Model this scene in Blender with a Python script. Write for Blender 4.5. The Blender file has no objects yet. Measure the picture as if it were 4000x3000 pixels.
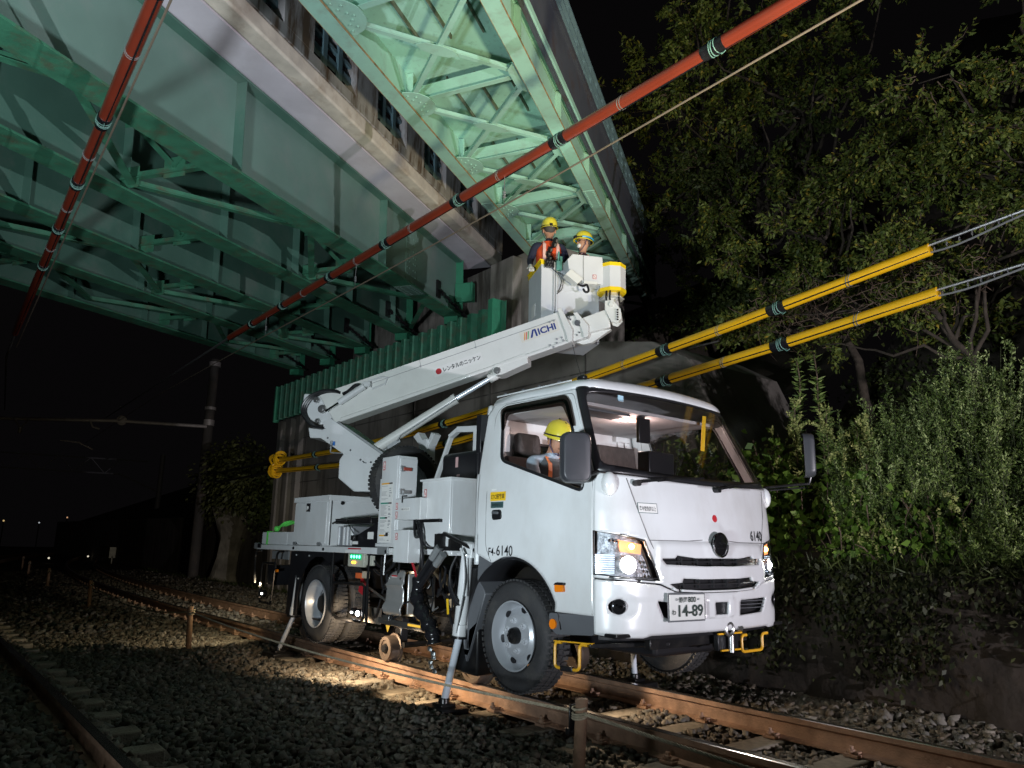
import bpy, bmesh, math, random
import numpy as np
from math import sin, cos, pi, radians, sqrt, atan2
from mathutils import Vector, Matrix, Quaternion
from mathutils.geometry import tessellate_polygon

# ------------------------------------------------------------------ camera
scene = bpy.context.scene
col = scene.collection
V = Vector
CAM = V((4.519, -4.629, 1.156))
YAW, PITCH, ROLL = radians(141.26), radians(12.14), radians(1.13)
FWD = V((cos(YAW)*cos(PITCH), sin(YAW)*cos(PITCH), sin(PITCH)))
RGT = V((sin(YAW), -cos(YAW), 0)); UPV = RGT.cross(FWD)
R2 = RGT*cos(ROLL) + UPV*sin(ROLL); U2 = -RGT*sin(ROLL) + UPV*cos(ROLL)
cd = bpy.data.cameras.new('camera'); cam = bpy.data.objects.new('camera', cd); col.objects.link(cam)
cd.sensor_width = 36; cd.lens = 36*2929/4000; cd.clip_end = 400; cd.clip_start = 0.05
M3 = Matrix((R2, U2, -FWD)).transposed()
cam.matrix_world = Matrix.Translation(CAM) @ M3.to_4x4()
scene.camera = cam

# ------------------------------------------------------------------ world (night) and exposure
world = bpy.data.worlds.new('World'); scene.world = world; world.use_nodes = True
nt = world.node_tree; nt.nodes.clear()
bg = nt.nodes.new('ShaderNodeBackground'); wo = nt.nodes.new('ShaderNodeOutputWorld')
bg.inputs[0].default_value = (0.62, 0.55, 0.62, 1); bg.inputs[1].default_value = 0.0032
nt.links.new(bg.outputs[0], wo.inputs[0])
scene.view_settings.view_transform = 'Standard'; scene.view_settings.look = 'None'
scene.view_settings.exposure = 0.0; scene.view_settings.gamma = 1
scene.cycles.use_denoising = True
scene.cycles.max_bounces = 5; scene.cycles.transparent_max_bounces = 12
scene.cycles.sample_clamp_indirect = 3.0

# ------------------------------------------------------------------ work lights of the site (floodlights standing beside the photographer)
def spot(name, loc, target, power, color, angle, blend=0.3, radius=0.08, parent=None):
    l = bpy.data.lights.new(name, 'SPOT'); l.energy = power; l.color = color
    l.spot_size = radians(angle); l.spot_blend = blend; l.shadow_soft_size = radius
    o = bpy.data.objects.new(name, l); col.objects.link(o); o.location = loc
    o.rotation_euler = (V(target)-V(loc)).to_track_quat('-Z', 'Y').to_euler()
    return o
COOL = (0.82, 0.93, 1.0); WARM = (1.0, 0.90, 0.76)
def aim(loc, az, el): return (loc[0]+cos(radians(az))*cos(radians(el)), loc[1]+sin(radians(az))*cos(radians(el)), loc[2]+sin(radians(el)))
LC = (3.1, -6.9, .55); LW = (10.0, .50, .35); LD = (6.2, -1.6, .35)
spot('floodlight_cool', LC, aim(LC, 125, 34), 2050, COOL, 87, 0.5, 0.28)
spot('floodlight_violet', LW, aim(LW, 168, 30), 3050, (.97, .91, 1.0), 84, 0.5, 0.05)
spot('floodlight_warm', LD, aim(LD, 157, 40), 3700, (1, .90, .58), 40, 0.9, 0.30)
# ------------------------------------------------------------------ helpers
rnd = random.Random(7)
OBJ = {}
def setp(o, label=None, cat=None, group=None, kind=None):
    if label: o['label'] = label
    if cat: o['category'] = cat
    if group: o['group'] = group
    if kind: o['kind'] = kind
    return o
def thing(name, label, cat, loc=(0, 0, 0), group=None):
    o = bpy.data.objects.new(name, None); col.objects.link(o); o.location = loc
    o.empty_display_size = 0.2
    return setp(o, label, cat, group)
def wloc(o):
    p = V((0, 0, 0))
    while o is not None:
        p = p + V(o.location); o = o.parent
    return p
def frame(zaxis):
    z = V(zaxis).normalized()
    a = V((0, 0, 1)) if abs(z.z) < 0.95 else V((1, 0, 0))
    x = a.cross(z).normalized(); y = z.cross(x)
    return x, y, z
class MB:
    def __init__(s): s.v = []; s.f = []; s.m = []; s.cur = 0
    def add(s, vs, fs):
        n = len(s.v); s.v += [V(v) for v in vs]
        for f in fs: s.f.append([i+n for i in f]); s.m.append(s.cur)
        return s
    def box(s, c, sz, ax=None):
        c = V(c); X, Y, Z = ax if ax else (V((1, 0, 0)), V((0, 1, 0)), V((0, 0, 1)))
        X, Y, Z = V(X), V(Y), V(Z); vs = []
        for k in (-.5, .5):
            for i, j in ((-.5, -.5), (.5, -.5), (.5, .5), (-.5, .5)):
                vs.append(c + X*(i*sz[0]) + Y*(j*sz[1]) + Z*(k*sz[2]))
        return s.add(vs, [(0, 3, 2, 1), (4, 5, 6, 7), (0, 1, 5, 4), (1, 2, 6, 5), (2, 3, 7, 6), (3, 0, 4, 7)])
    def bb(s, a, b):
        a, b = V(a), V(b)
        return s.box((a+b)/2, (abs(b.x-a.x), abs(b.y-a.y), abs(b.z-a.z)))
    def bar(s, p0, p1, w, h, up=(0, 0, 1)):
        p0, p1 = V(p0), V(p1); d = (p1-p0); L = d.length; d.normalize()
        u = V(up); x = d.cross(u)
        if x.length < 1e-4: x = d.cross(V((0, 1, 0)))
        x.normalize(); u = x.cross(d)
        return s.box((p0+p1)/2, (w, L, h), (x, d, u))
    def cyl(s, p0, p1, r0, r1=None, n=16, cap=True):
        r1 = r0 if r1 is None else r1
        p0, p1 = V(p0), V(p1); x, y, z = frame(p1-p0); vs = []
        for p, r in ((p0, r0), (p1, r1)):
            for i in range(n):
                a = 2*pi*i/n; vs.append(p + x*(cos(a)*r) + y*(sin(a)*r))
        fs = [(i, (i+1) % n, n+(i+1) % n, n+i) for i in range(n)]
        if cap: fs += [tuple(range(n-1, -1, -1)), tuple(range(n, 2*n))]
        return s.add(vs, fs)
    def tube(s, pts, r, n=8, closed=False, rs=None):
        pts = [V(p) for p in pts]; m = len(pts); vs = []; prev = None
        for i, p in enumerate(pts):
            if closed: t = pts[(i+1) % m]-pts[i-1]
            else: t = pts[min(i+1, m-1)]-pts[max(i-1, 0)]
            t.normalize()
            if prev is None: x, y, _ = frame(t)
            else:
                x = prev - t*prev.dot(t)
                if x.length < 1e-5: x, y, _ = frame(t)
                x.normalize(); y = t.cross(x)
            prev = x; rr = rs[i] if rs else r
            for k in range(n):
                a = 2*pi*k/n; vs.append(p + x*(cos(a)*rr) + y*(sin(a)*rr))
        fs = []
        for i in range(m if closed else m-1):
            j = (i+1) % m
            for k in range(n):
                fs.append((i*n+k, i*n+(k+1) % n, j*n+(k+1) % n, j*n+k))
        if not closed: fs += [tuple(range(n-1, -1, -1)), tuple(range((m-1)*n, m*n))]
        return s.add(vs, fs)
    def prism(s, poly, o, u, v, w, t):
        """2D polygon at origin o with axes u, v, pushed along w by t"""
        o, u, v, w = V(o), V(u), V(v), V(w); n = len(poly)
        a = [o+u*p[0]+v*p[1] for p in poly]; b = [p+w*t for p in a]
        tri = tessellate_polygon([[V((p[0], p[1], 0)) for p in poly]])
        fs = [tuple(x) for x in tri] + [tuple(i+n for i in reversed(x)) for x in tri]
        fs += [(i, (i+1) % n, n+(i+1) % n, n+i) for i in range(n)]
        return s.add(a+b, fs)
    def lathe(s, prof, o, axis, n=32, cap=False):
        """prof: list of (radius, height along axis)"""
        o = V(o); x, y, z = frame(axis); vs = []; m = len(prof)
        for r, h in prof:
            for i in range(n):
                a = 2*pi*i/n; vs.append(o + z*h + x*(cos(a)*r) + y*(sin(a)*r))
        fs = [(j*n+i, j*n+(i+1) % n, (j+1)*n+(i+1) % n, (j+1)*n+i) for j in range(m-1) for i in range(n)]
        if cap: fs += [tuple(range(n-1, -1, -1)), tuple(range((m-1)*n, m*n))]
        return s.add(vs, fs)
    def sphere(s, c, r, n=12, sc=(1, 1, 1), ax=None):
        c = V(c); X, Y, Z = ax if ax else (V((1, 0, 0)), V((0, 1, 0)), V((0, 0, 1))); vs = []; h = n//2
        for j in range(h+1):
            b = -pi/2+pi*j/h
            for i in range(n):
                a = 2*pi*i/n
                vs.append(c + V(X)*(cos(a)*cos(b)*r*sc[0]) + V(Y)*(sin(a)*cos(b)*r*sc[1]) + V(Z)*(sin(b)*r*sc[2]))
        fs = [(j*n+i, j*n+(i+1) % n, (j+1)*n+(i+1) % n, (j+1)*n+i) for j in range(h) for i in range(n)]
        return s.add(vs, fs)
    def build(s, name, mat, parent=None, smooth=True, bevel=0, angle=35, seg=2, recalc=True, solid=0):
        me = bpy.data.meshes.new(name)
        base = V((0, 0, 0))
        if parent is None and s.v:
            base = V(((min(v.x for v in s.v)+max(v.x for v in s.v))/2, (min(v.y for v in s.v)+max(v.y for v in s.v))/2, min(v.z for v in s.v)))
        elif parent is not None: base = wloc(parent)
        me.from_pydata([tuple(v-base) for v in s.v], [], s.f)
        mats = mat if isinstance(mat, (list, tuple)) else [mat]
        for m in mats: me.materials.append(m)
        if len(mats) > 1: me.polygons.foreach_set('material_index', s.m)
        if recalc or bevel:
            bm = bmesh.new(); bm.from_mesh(me)
            bmesh.ops.remove_doubles(bm, verts=bm.verts, dist=1e-5)
            bmesh.ops.recalc_face_normals(bm, faces=bm.faces); bm.to_mesh(me); bm.free()
        if smooth:
            me.polygons.foreach_set('use_smooth', [True]*len(me.polygons))
            try: me.set_sharp_from_angle(angle=radians(angle))
            except Exception: pass
        me.update()
        o = bpy.data.objects.new(name, me); col.objects.link(o)
        if parent is None: o.location = base
        else: o.parent = parent
        if solid:
            md = o.modifiers.new('thickness', 'SOLIDIFY'); md.thickness = abs(solid); md.offset = -1 if solid > 0 else 1
        if bevel:
            md = o.modifiers.new('bevel', 'BEVEL'); md.width = bevel; md.segments = seg; md.limit_method = 'ANGLE'; md.angle_limit = radians(40)
            md.harden_normals = False
        return o
def npmesh(name, verts, faces, mat, parent=None, smooth=False, uv=None):
    """verts (n,3) array, faces (m,k) array"""
    me = bpy.data.meshes.new(name); n, (m, k) = len(verts), faces.shape
    base = wloc(parent) if parent is not None else V(((verts[:, 0].min()+verts[:, 0].max())/2, (verts[:, 1].min()+verts[:, 1].max())/2, verts[:, 2].min()))
    me.vertices.add(n); me.vertices.foreach_set('co', (verts-np.array(base)).astype(np.float32).ravel())
    me.loops.add(m*k); me.loops.foreach_set('vertex_index', faces.astype(np.int32).ravel())
    me.polygons.add(m); me.polygons.foreach_set('loop_start', np.arange(0, m*k, k, dtype=np.int32))
    me.update(calc_edges=True); me.validate()
    if smooth: me.polygons.foreach_set('use_smooth', [True]*m)
    for mm in (mat if isinstance(mat, (list, tuple)) else [mat]): me.materials.append(mm)
    o = bpy.data.objects.new(name, me); col.objects.link(o)
    if parent is None: o.location = base
    else: o.parent = parent
    return o

# ---- panel: a curved sheet cut from 2D outline with holes; f maps (u, v) to 3D
def inside(p, poly):
    x, y = p; c = False; n = len(poly); j = n-1
    for i in range(n):
        xi, yi = poly[i]; xj, yj = poly[j]
        if (yi > y) != (yj > y) and x < (xj-xi)*(y-yi)/(yj-yi)+xi: c = not c
        j = i
    return c
def near_pt(p, poly):
    best = None; n = len(poly); px, py = p
    for i in range(n):
        ax, ay = poly[i]; bx, by = poly[(i+1) % n]; dx, dy = bx-ax, by-ay; L = dx*dx+dy*dy
        t = 0 if L == 0 else max(0, min(1, ((px-ax)*dx+(py-ay)*dy)/L))
        q = (ax+dx*t, ay+dy*t); d = (q[0]-px)**2+(q[1]-py)**2
        if best is None or d < best[0]: best = (d, q)
    return best
def panel(outer, holes, f, step, mb=None):
    mb = mb or MB()
    us = [p[0] for p in outer]; vs_ = [p[1] for p in outer]
    u0, u1, v0, v1 = min(us), max(us), min(vs_), max(vs_)
    nu = max(1, round((u1-u0)/step)); nv = max(1, round((v1-v0)/step))
    du, dv = (u1-u0)/nu, (v1-v0)/nv
    keep = {}
    for i in range(nu):
        for j in range(nv):
            c = (u0+(i+.5)*du, v0+(j+.5)*dv)
            if inside(c, outer) and not any(inside(c, h) for h in holes): keep[(i, j)] = 1
    idx = {}; pts = []; fs = []
    for (i, j) in keep:
        q = []
        for a, b in ((i, j), (i+1, j), (i+1, j+1), (i, j+1)):
            if (a, b) not in idx:
                idx[(a, b)] = len(pts); p = (u0+a*du, v0+b*dv)
                if not all((a+x, b+y) in keep for x in (-1, 0) for y in (-1, 0)):
                    bst = min((near_pt(p, pl) for pl in [outer]+list(holes)), key=lambda t: t[0])
                    if bst[0] < (1.1*step)**2: p = bst[1]
                pts.append(p)
            q.append(idx[(a, b)])
        fs.append(q)
    mb.add([f(*p) for p in pts], fs)
    return mb
def rrect(x0, y0, x1, y1, r, n=4):
    out = []
    for cx, cy, a0 in ((x1-r, y1-r, 0), (x0+r, y1-r, 90), (x0+r, y0+r, 180), (x1-r, y0+r, 270)):
        for k in range(n+1):
            a = radians(a0+90*k/n); out.append((cx+r*cos(a), cy+r*sin(a)))
    return out
def rpoly(poly, r, n=3):
    """round the corners of a polygon"""
    out = []; m = len(poly)
    for i in range(m):
        p = V((poly[i][0], poly[i][1])); a = V(poly[i-1][:2])-p; b = V(poly[(i+1) % m][:2])-p
        ra = min(r, a.length*.45); rb = min(r, b.length*.45); a.normalize(); b.normalize()
        p0, p2 = p+a*ra, p+b*rb
        for k in range(n+1):
            t = k/n; q = p0*(1-t)**2+p*2*t*(1-t)+p2*t*t; out.append((q.x, q.y))
    return out
# ---- writing: text as thin mesh on a plane o with axes u (reading direction), v (up)
def text(body, name, mat, parent, o, u, v, size, bold=0.0, align='LEFT', depth=0.0015, sx=1.0, fit=None, shear=0):
    cu = bpy.data.curves.new(name, 'FONT'); cu.body = body; cu.size = 1.0; cu.extrude = 0.0; cu.offset = bold
    cu.align_x = align; cu.align_y = 'CENTER'; cu.resolution_u = 3; cu.shear = shear
    t = bpy.data.objects.new(name, cu); col.objects.link(t)
    dg = bpy.context.evaluated_depsgraph_get(); dg.update()
    me = bpy.data.meshes.new_from_object(t.evaluated_get(dg))
    bpy.data.objects.remove(t)
    xs = [q.co.x for q in me.vertices]; ys = [q.co.y for q in me.vertices]
    if not xs: return None
    w0, h0 = max(xs)-min(xs), max(ys)-min(ys)
    if fit: kx, ky = fit[0]/w0, fit[1]/h0
    else: kx = ky = size; kx *= sx
    cx = (min(xs) if align == 'LEFT' else (min(xs)+max(xs))/2); cy = (min(ys)+max(ys))/2
    o, u, v = V(o), V(u).normalized(), V(v).normalized(); w = u.cross(v)
    base = wloc(parent)
    for q in me.vertices:
        p = o+u*((q.co.x-cx)*kx)+v*((q.co.y-cy)*ky)+w*depth
        q.co = p-base
    me.materials.clear(); me.materials.append(mat)
    ob = bpy.data.objects.new(name, me); col.objects.link(ob); ob.parent = parent
    return ob
def apply_mods(o):
    dg = bpy.context.evaluated_depsgraph_get(); dg.update()
    me = bpy.data.meshes.new_from_object(o.evaluated_get(dg)); old = o.data
    o.modifiers.clear(); o.data = me
    return o
def arc(c, u, v, r, a0, a1, n=8):
    c, u, v = V(c), V(u), V(v)
    return [c+u*(r*cos(radians(a0+(a1-a0)*k/n)))+v*(r*sin(radians(a0+(a1-a0)*k/n))) for k in range(n+1)]
def spline(pts, n=6):
    pts = [V(p) for p in pts]; out = []
    for i in range(len(pts)-1):
        p0 = pts[max(i-1, 0)]; p1 = pts[i]; p2 = pts[i+1]; p3 = pts[min(i+2, len(pts)-1)]
        for k in range(n):
            t = k/n
            out.append(.5*((2*p1)+(p2-p0)*t+(2*p0-5*p1+4*p2-p3)*t*t+(3*p1-p0-3*p2+p3)*t**3))
    out.append(pts[-1]); return out

# ------------------------------------------------------------------ materials (procedural)
MATS = {}
def mat(name, color, rough=0.5, metal=0.0, var=0.12, vscale=6.0, bump=0.0, bscale=60.0, island=0.0, dirt=None, dscale=2.0, dcol=None,
        streak=None, spec=0.5, emit=None, estr=0, coat=0.0, translucent=0.0, island_cols=None, dmin=0.5, dmax=0.7):
    if name in MATS: return MATS[name]
    m = bpy.data.materials.new(name); m.use_nodes = True; MATS[name] = m
    t = m.node_tree; N = t.nodes; L = t.links; b = N['Principled BSDF']
    b.inputs['Roughness'].default_value = rough; b.inputs['Metallic'].default_value = metal
    b.inputs['Specular IOR Level'].default_value = spec
    if coat: b.inputs['Coat Weight'].default_value = coat; b.inputs['Coat Roughness'].default_value = .08
    tc = N.new('ShaderNodeTexCoord')
    base = N.new('ShaderNodeRGB'); base.outputs[0].default_value = (*color, 1); out = base.outputs[0]
    if island_cols:
        g = N.new('ShaderNodeNewGeometry'); cr = N.new('ShaderNodeValToRGB'); L.new(g.outputs['Random Per Island'], cr.inputs[0])
        e = cr.color_ramp.elements; cr.color_ramp.interpolation = 'LINEAR'
        for k, (p, c) in enumerate(island_cols):
            if k < 2: e[k].position = p; e[k].color = (*c, 1)
            else:
                x = e.new(p); x.color = (*c, 1)
        out = cr.outputs[0]
    elif island:
        g = N.new('ShaderNodeNewGeometry'); mr = N.new('ShaderNodeMapRange'); L.new(g.outputs['Random Per Island'], mr.inputs[0])
        mr.inputs[3].default_value = 1-island; mr.inputs[4].default_value = 1+island
        mx = N.new('ShaderNodeVectorMath'); mx.operation = 'SCALE'; L.new(out, mx.inputs[0]); L.new(mr.outputs[0], mx.inputs['Scale']); out = mx.outputs[0]
    if var:
        n = N.new('ShaderNodeTexNoise'); n.inputs['Scale'].default_value = vscale; n.inputs['Detail'].default_value = 5
        L.new(tc.outputs['Object'], n.inputs['Vector'])
        mr = N.new('ShaderNodeMapRange'); L.new(n.outputs[0], mr.inputs[0]); mr.inputs[1].default_value = .3; mr.inputs[2].default_value = .7
        mr.inputs[3].default_value = 1-var; mr.inputs[4].default_value = 1+var
        mx = N.new('ShaderNodeVectorMath'); mx.operation = 'SCALE'; L.new(out, mx.inputs[0]); L.new(mr.outputs[0], mx.inputs['Scale']); out = mx.outputs[0]
    if dirt is not None:
        n = N.new('ShaderNodeTexNoise'); n.inputs['Scale'].default_value = dscale; n.inputs['Detail'].default_value = 8; n.inputs['Roughness'].default_value = .65
        mp = N.new('ShaderNodeMapping'); L.new(tc.outputs['Object'], mp.inputs[0]); L.new(mp.outputs[0], n.inputs['Vector'])
        if streak: mp.inputs['Scale'].default_value = streak
        mr = N.new('ShaderNodeMapRange'); L.new(n.outputs[0], mr.inputs[0]); mr.inputs[1].default_value = dmin; mr.inputs[2].default_value = dmax
        mr.inputs[4].default_value = dirt
        mx = N.new('ShaderNodeMix'); mx.data_type = 'RGBA'; L.new(mr.outputs[0], mx.inputs['Factor']); L.new(out, mx.inputs['A'])
        mx.inputs['B'].default_value = (*(dcol or (0.05, 0.035, 0.02)), 1); out = mx.outputs['Result']
    L.new(out, b.inputs['Base Color'])
    if bump:
        n = N.new('ShaderNodeTexNoise'); n.inputs['Scale'].default_value = bscale; n.inputs['Detail'].default_value = 6
        L.new(tc.outputs['Object'], n.inputs['Vector'])
        bp = N.new('ShaderNodeBump'); bp.inputs['Strength'].default_value = bump; bp.inputs['Distance'].default_value = .02
        L.new(n.outputs[0], bp.inputs['Height']); L.new(bp.outputs[0], b.inputs['Normal'])
    if emit: b.inputs['Emission Color'].default_value = (*emit, 1); b.inputs['Emission Strength'].default_value = estr
    if translucent:
        tr = N.new('ShaderNodeBsdfTranslucent'); L.new(out, tr.inputs[0]); ms = N.new('ShaderNodeMixShader'); ms.inputs[0].default_value = translucent
        L.new(b.outputs[0], ms.inputs[1]); L.new(tr.outputs[0], ms.inputs[2]); L.new(ms.outputs[0], N['Material Output'].inputs[0])
    return m
def glass(name, tint=(1, 1, 1), refl=1.0, rough=0.02, base=0.0):
    if name in MATS: return MATS[name]
    m = bpy.data.materials.new(name); m.use_nodes = True; MATS[name] = m
    t = m.node_tree; N = t.nodes; L = t.links; N.remove(N['Principled BSDF'])
    tr = N.new('ShaderNodeBsdfTransparent'); tr.inputs[0].default_value = (*tint, 1)
    gl = N.new('ShaderNodeBsdfGlossy'); gl.inputs['Roughness'].default_value = rough
    fr = N.new('ShaderNodeFresnel'); fr.inputs[0].default_value = 1.45
    mu = N.new('ShaderNodeMath'); mu.operation = 'MULTIPLY_ADD'; L.new(fr.outputs[0], mu.inputs[0]); mu.inputs[1].default_value = refl; mu.inputs[2].default_value = base
    mu.use_clamp = True
    ms = N.new('ShaderNodeMixShader'); L.new(mu.outputs[0], ms.inputs[0]); L.new(tr.outputs[0], ms.inputs[1]); L.new(gl.outputs[0], ms.inputs[2])
    L.new(ms.outputs[0], N['Material Output'].inputs[0])
    return m
def emis(name, color, strength):
    return mat(name, (0.02, 0.02, 0.02), var=0, emit=color, estr=strength)

WHITE = mat('white_paint', (0.66, 0.68, 0.69), 0.28, var=0.06, vscale=2.5, coat=.6, dirt=.5, dscale=2.6, dcol=(.42, .40, .37), streak=(1, 1, .45), dmin=.45, dmax=.8)
CREAM = mat('boom_paint', (0.70, 0.71, 0.68), 0.35, var=0.03, coat=.4, dirt=.2, dscale=4, dcol=(.5, .49, .45))
GREYPLASTIC = mat('grey_plastic', (0.10, 0.105, 0.115), 0.45, var=0.06)
BLACK = mat('black_plastic', (0.012, 0.012, 0.014), 0.35, var=0.1)
BLACKM = mat('black_metal', (0.012, 0.012, 0.013), 0.28, metal=0.2, var=0.1, dirt=.5, dcol=(.05, .045, .04), dscale=8)
RUBBER = mat('tyre_rubber', (0.028, 0.028, 0.030), 0.75, var=0.2, bump=.25, bscale=90, dirt=.6, dcol=(.075, .07, .062), dscale=5)
RIM = mat('rim_paint', (0.42, 0.44, 0.47), 0.35, metal=0.35, var=0.06)
CHROME = mat('chrome', (0.75, 0.76, 0.78), 0.08, metal=1.0, var=0.02)
STEEL = mat('steel', (0.45, 0.45, 0.45), 0.3, metal=0.9, var=0.15)
GALV = mat('galvanised_steel', (0.38, 0.40, 0.41), 0.45, metal=0.6, var=0.15)
YEL = mat('yellow_tape', (0.80, 0.50, 0.02), 0.45, var=0.05)
RED = mat('red_paint', (0.45, 0.02, 0.03), 0.45, var=0.1)
ORANGE = mat('orange_lens', (0.75, 0.20, 0.01), 0.2, var=0.1)
INK = mat('black_ink', (0.015, 0.016, 0.018), 0.5, var=0)
STICK = mat('sticker_white', (0.72, 0.72, 0.70), 0.5, var=0.02)
GLASS = glass('window_glass', (.93, .95, .95), 1.0)
DGLASS = glass('lamp_glass', (.9, .92, .95), 1.2)
# ------------------------------------------------------------------ the setting: ground, tracks
EARTH = mat('earth', (0.045, 0.036, 0.026), 0.95, var=0.35, vscale=2, bump=.6, bscale=14)
GRAVELBED = mat('gravel_bed', (0.085, 0.075, 0.062), 0.95, var=0.4, vscale=20, bump=.9, bscale=45)
STONE = mat('ballast_stone', (0.2, 0.2, 0.2), 0.85, var=0.12, vscale=30, bump=.3, bscale=80,
            island_cols=[(0, (0.075, 0.06, 0.045)), (1, (0.24, 0.215, 0.17)), (.35, (0.14, 0.115, 0.085)), (.7, (0.12, 0.115, 0.10))])
RAILRUST = mat('rail_rust', (0.36, 0.225, 0.15), 0.62, metal=0.1, var=0.25, vscale=9, bump=.25, bscale=60, dirt=.8, dcol=(.14, .08, .05), dscale=4)
RAILTOP = mat('rail_head_shine', (0.50, 0.46, 0.42), 0.22, metal=0.95, var=0.15)
CONC = mat('sleeper_concrete', (0.24, 0.21, 0.165), 0.9, var=0.25, vscale=12, bump=.4, bscale=60, dirt=.6, dcol=(.09, .06, .04), dscale=7)
def yc(x): return 0.0031*max(0, -8.5-x)**2
XS = [8, 6, 4, 2, 0, -2, -4, -6, -8, -10, -12, -14, -16, -18, -20, -23, -26, -30, -34, -38, -43, -48, -54, -60]
def gz(x, y):
    yy = y-yc(x)
    z = -.195
    if abs(yy) > 1.35: z = -.195-.07*min(1, (abs(yy)-1.35)/.6)
    if -3.4 < yy < -1.0: z += .055*math.sin((yy+1.0)/-2.4*pi)
    if yy > 1.5: z += .10*min(1, (yy-1.5)/.5)
    return z + .012*sin(3.1*x+1.7*y)+.012*sin(5.3*y-2.2*x)
def ground_sheet():
    xs = list(np.arange(-10, 9, .5))+[14, 25, 60]; xs = [-120, -90, -70, -55, -45, -38, -32, -28, -24, -21, -18, -16, -14, -12]+xs
    ys = [-120, -60, -30, -15, -9]+list(np.arange(-7, 4.01, .35))+[5, 8, 15, 40, 120]
    vs = [(x, y, (gz(x, y) if -9 < y < 6 else -.3)-.02) for x in xs for y in ys]; n = len(ys)
    m = MB(); m.add(vs, [(i*n+j, i*n+j+1, (i+1)*n+j+1, (i+1)*n+j) for i in range(len(xs)-1) for j in range(n-1)])
    o = m.build('ground', GRAVELBED, recalc=False); setp(o, 'gravel ground under and between the railway tracks', 'ground', kind='structure')
ground_sheet()
def rail(name, off, label, x1=8, x0=-60, curve=True):
    prof = [(-.0635, -.16), (.0635, -.16), (.0635, -.15), (.012, -.135), (.009, -.122), (.009, -.052), (.0325, -.038), (.0325, -.004), (.028, 0), (-.028, 0), (-.0325, -.004), (-.0325, -.038), (-.009, -.052), (-.009, -.122), (-.012, -.135), (-.0635, -.15)]
    m = MB(); n = len(prof); vs = []; fs = []
    xs = [x for x in XS if x0 <= x <= x1]
    for x in xs:
        for (a, b) in prof: vs.append((x, (yc(x) if curve else yc(x))+off+a, b))
    m.v = [V(v) for v in vs]
    for i in range(len(xs)-1):
        for k in range(n):
            m.f.append([i*n+k, i*n+(k+1) % n, (i+1)*n+(k+1) % n, (i+1)*n+k]); m.m.append(1 if k in (7, 8, 9) else 0)
    o = m.build(name, [RAILRUST, RAILTOP], recalc=False, angle=20)
    return setp(o, label, 'rail')
rail('rail', -.566, 'near rusty rail of the track under the truck, lit warm beside the front tyre')
rail('rail', .566, 'far rusty rail of the track under the truck, next to the stone wall')
rail('rail', -3.50, 'dim rail crossing the lower left corner of the photo')
rail('rail', -4.633, 'rail of the neighbouring track lying nearest the photographer')
# sleepers with their clips
def make_sleeper():
    t = thing('railway_sleeper', 'concrete sleeper under the rails with bolted rail clips', 'sleeper', (0, 0, -.16), 'concrete sleepers of the tracks')
    m = MB()
    prof = [(-.12, -.15), (.12, -.15), (.10, 0), (-.10, 0)]
    m.prism([(p[0], p[1]-.004) for p in prof], (0, -1.0, -.16), (1, 0, 0), (0, 0, 1), (0, 1, 0), 2.0)
    m.build('beam', CONC, t, bevel=.012)
    for sgn in (-1, 1):
        for q in (-1, 1):
            y = sgn*.566+q*.085; c = MB()
            c.box((0, y, -.150), (.10, .06, .02)); c.box((0, y-q*.02, -.132), (.075, .07, .014))
            c.cyl((0, y+q*.008, -.15), (0, y+q*.008, -.088), .014, n=8); c.cyl((0, y+q*.008, -.13), (0, y+q*.008, -.108), .024, n=6)
            c.build('rail_clip', RAILRUST, t, bevel=.003)
    return t
sl0 = make_sleeper()
def copy_tree(o, parent=None):
    c = o.copy(); col.objects.link(c)
    if parent: c.parent = parent
    for ch in list(o.children): copy_tree(ch, c)
    return c
first = True
for row, (x0, x1, cy) in enumerate(((-30, 6.5, 0), (-16, 4.0, -4.067))):
    x = x0
    while x < x1:
        s = sl0 if first else copy_tree(sl0)
        first = False
        s.location = (x, yc(x)+cy, -.16); s.rotation_euler = (0, 0, 0.0062*max(0, -8.5-x)*-1 if x < -8.5 else 0)
        if row: s['label'] = 'dark concrete sleeper of the neighbouring track, half buried in ballast at the lower left'; s['group'] = 'sleepers of the neighbouring track'
        x += .60
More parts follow.
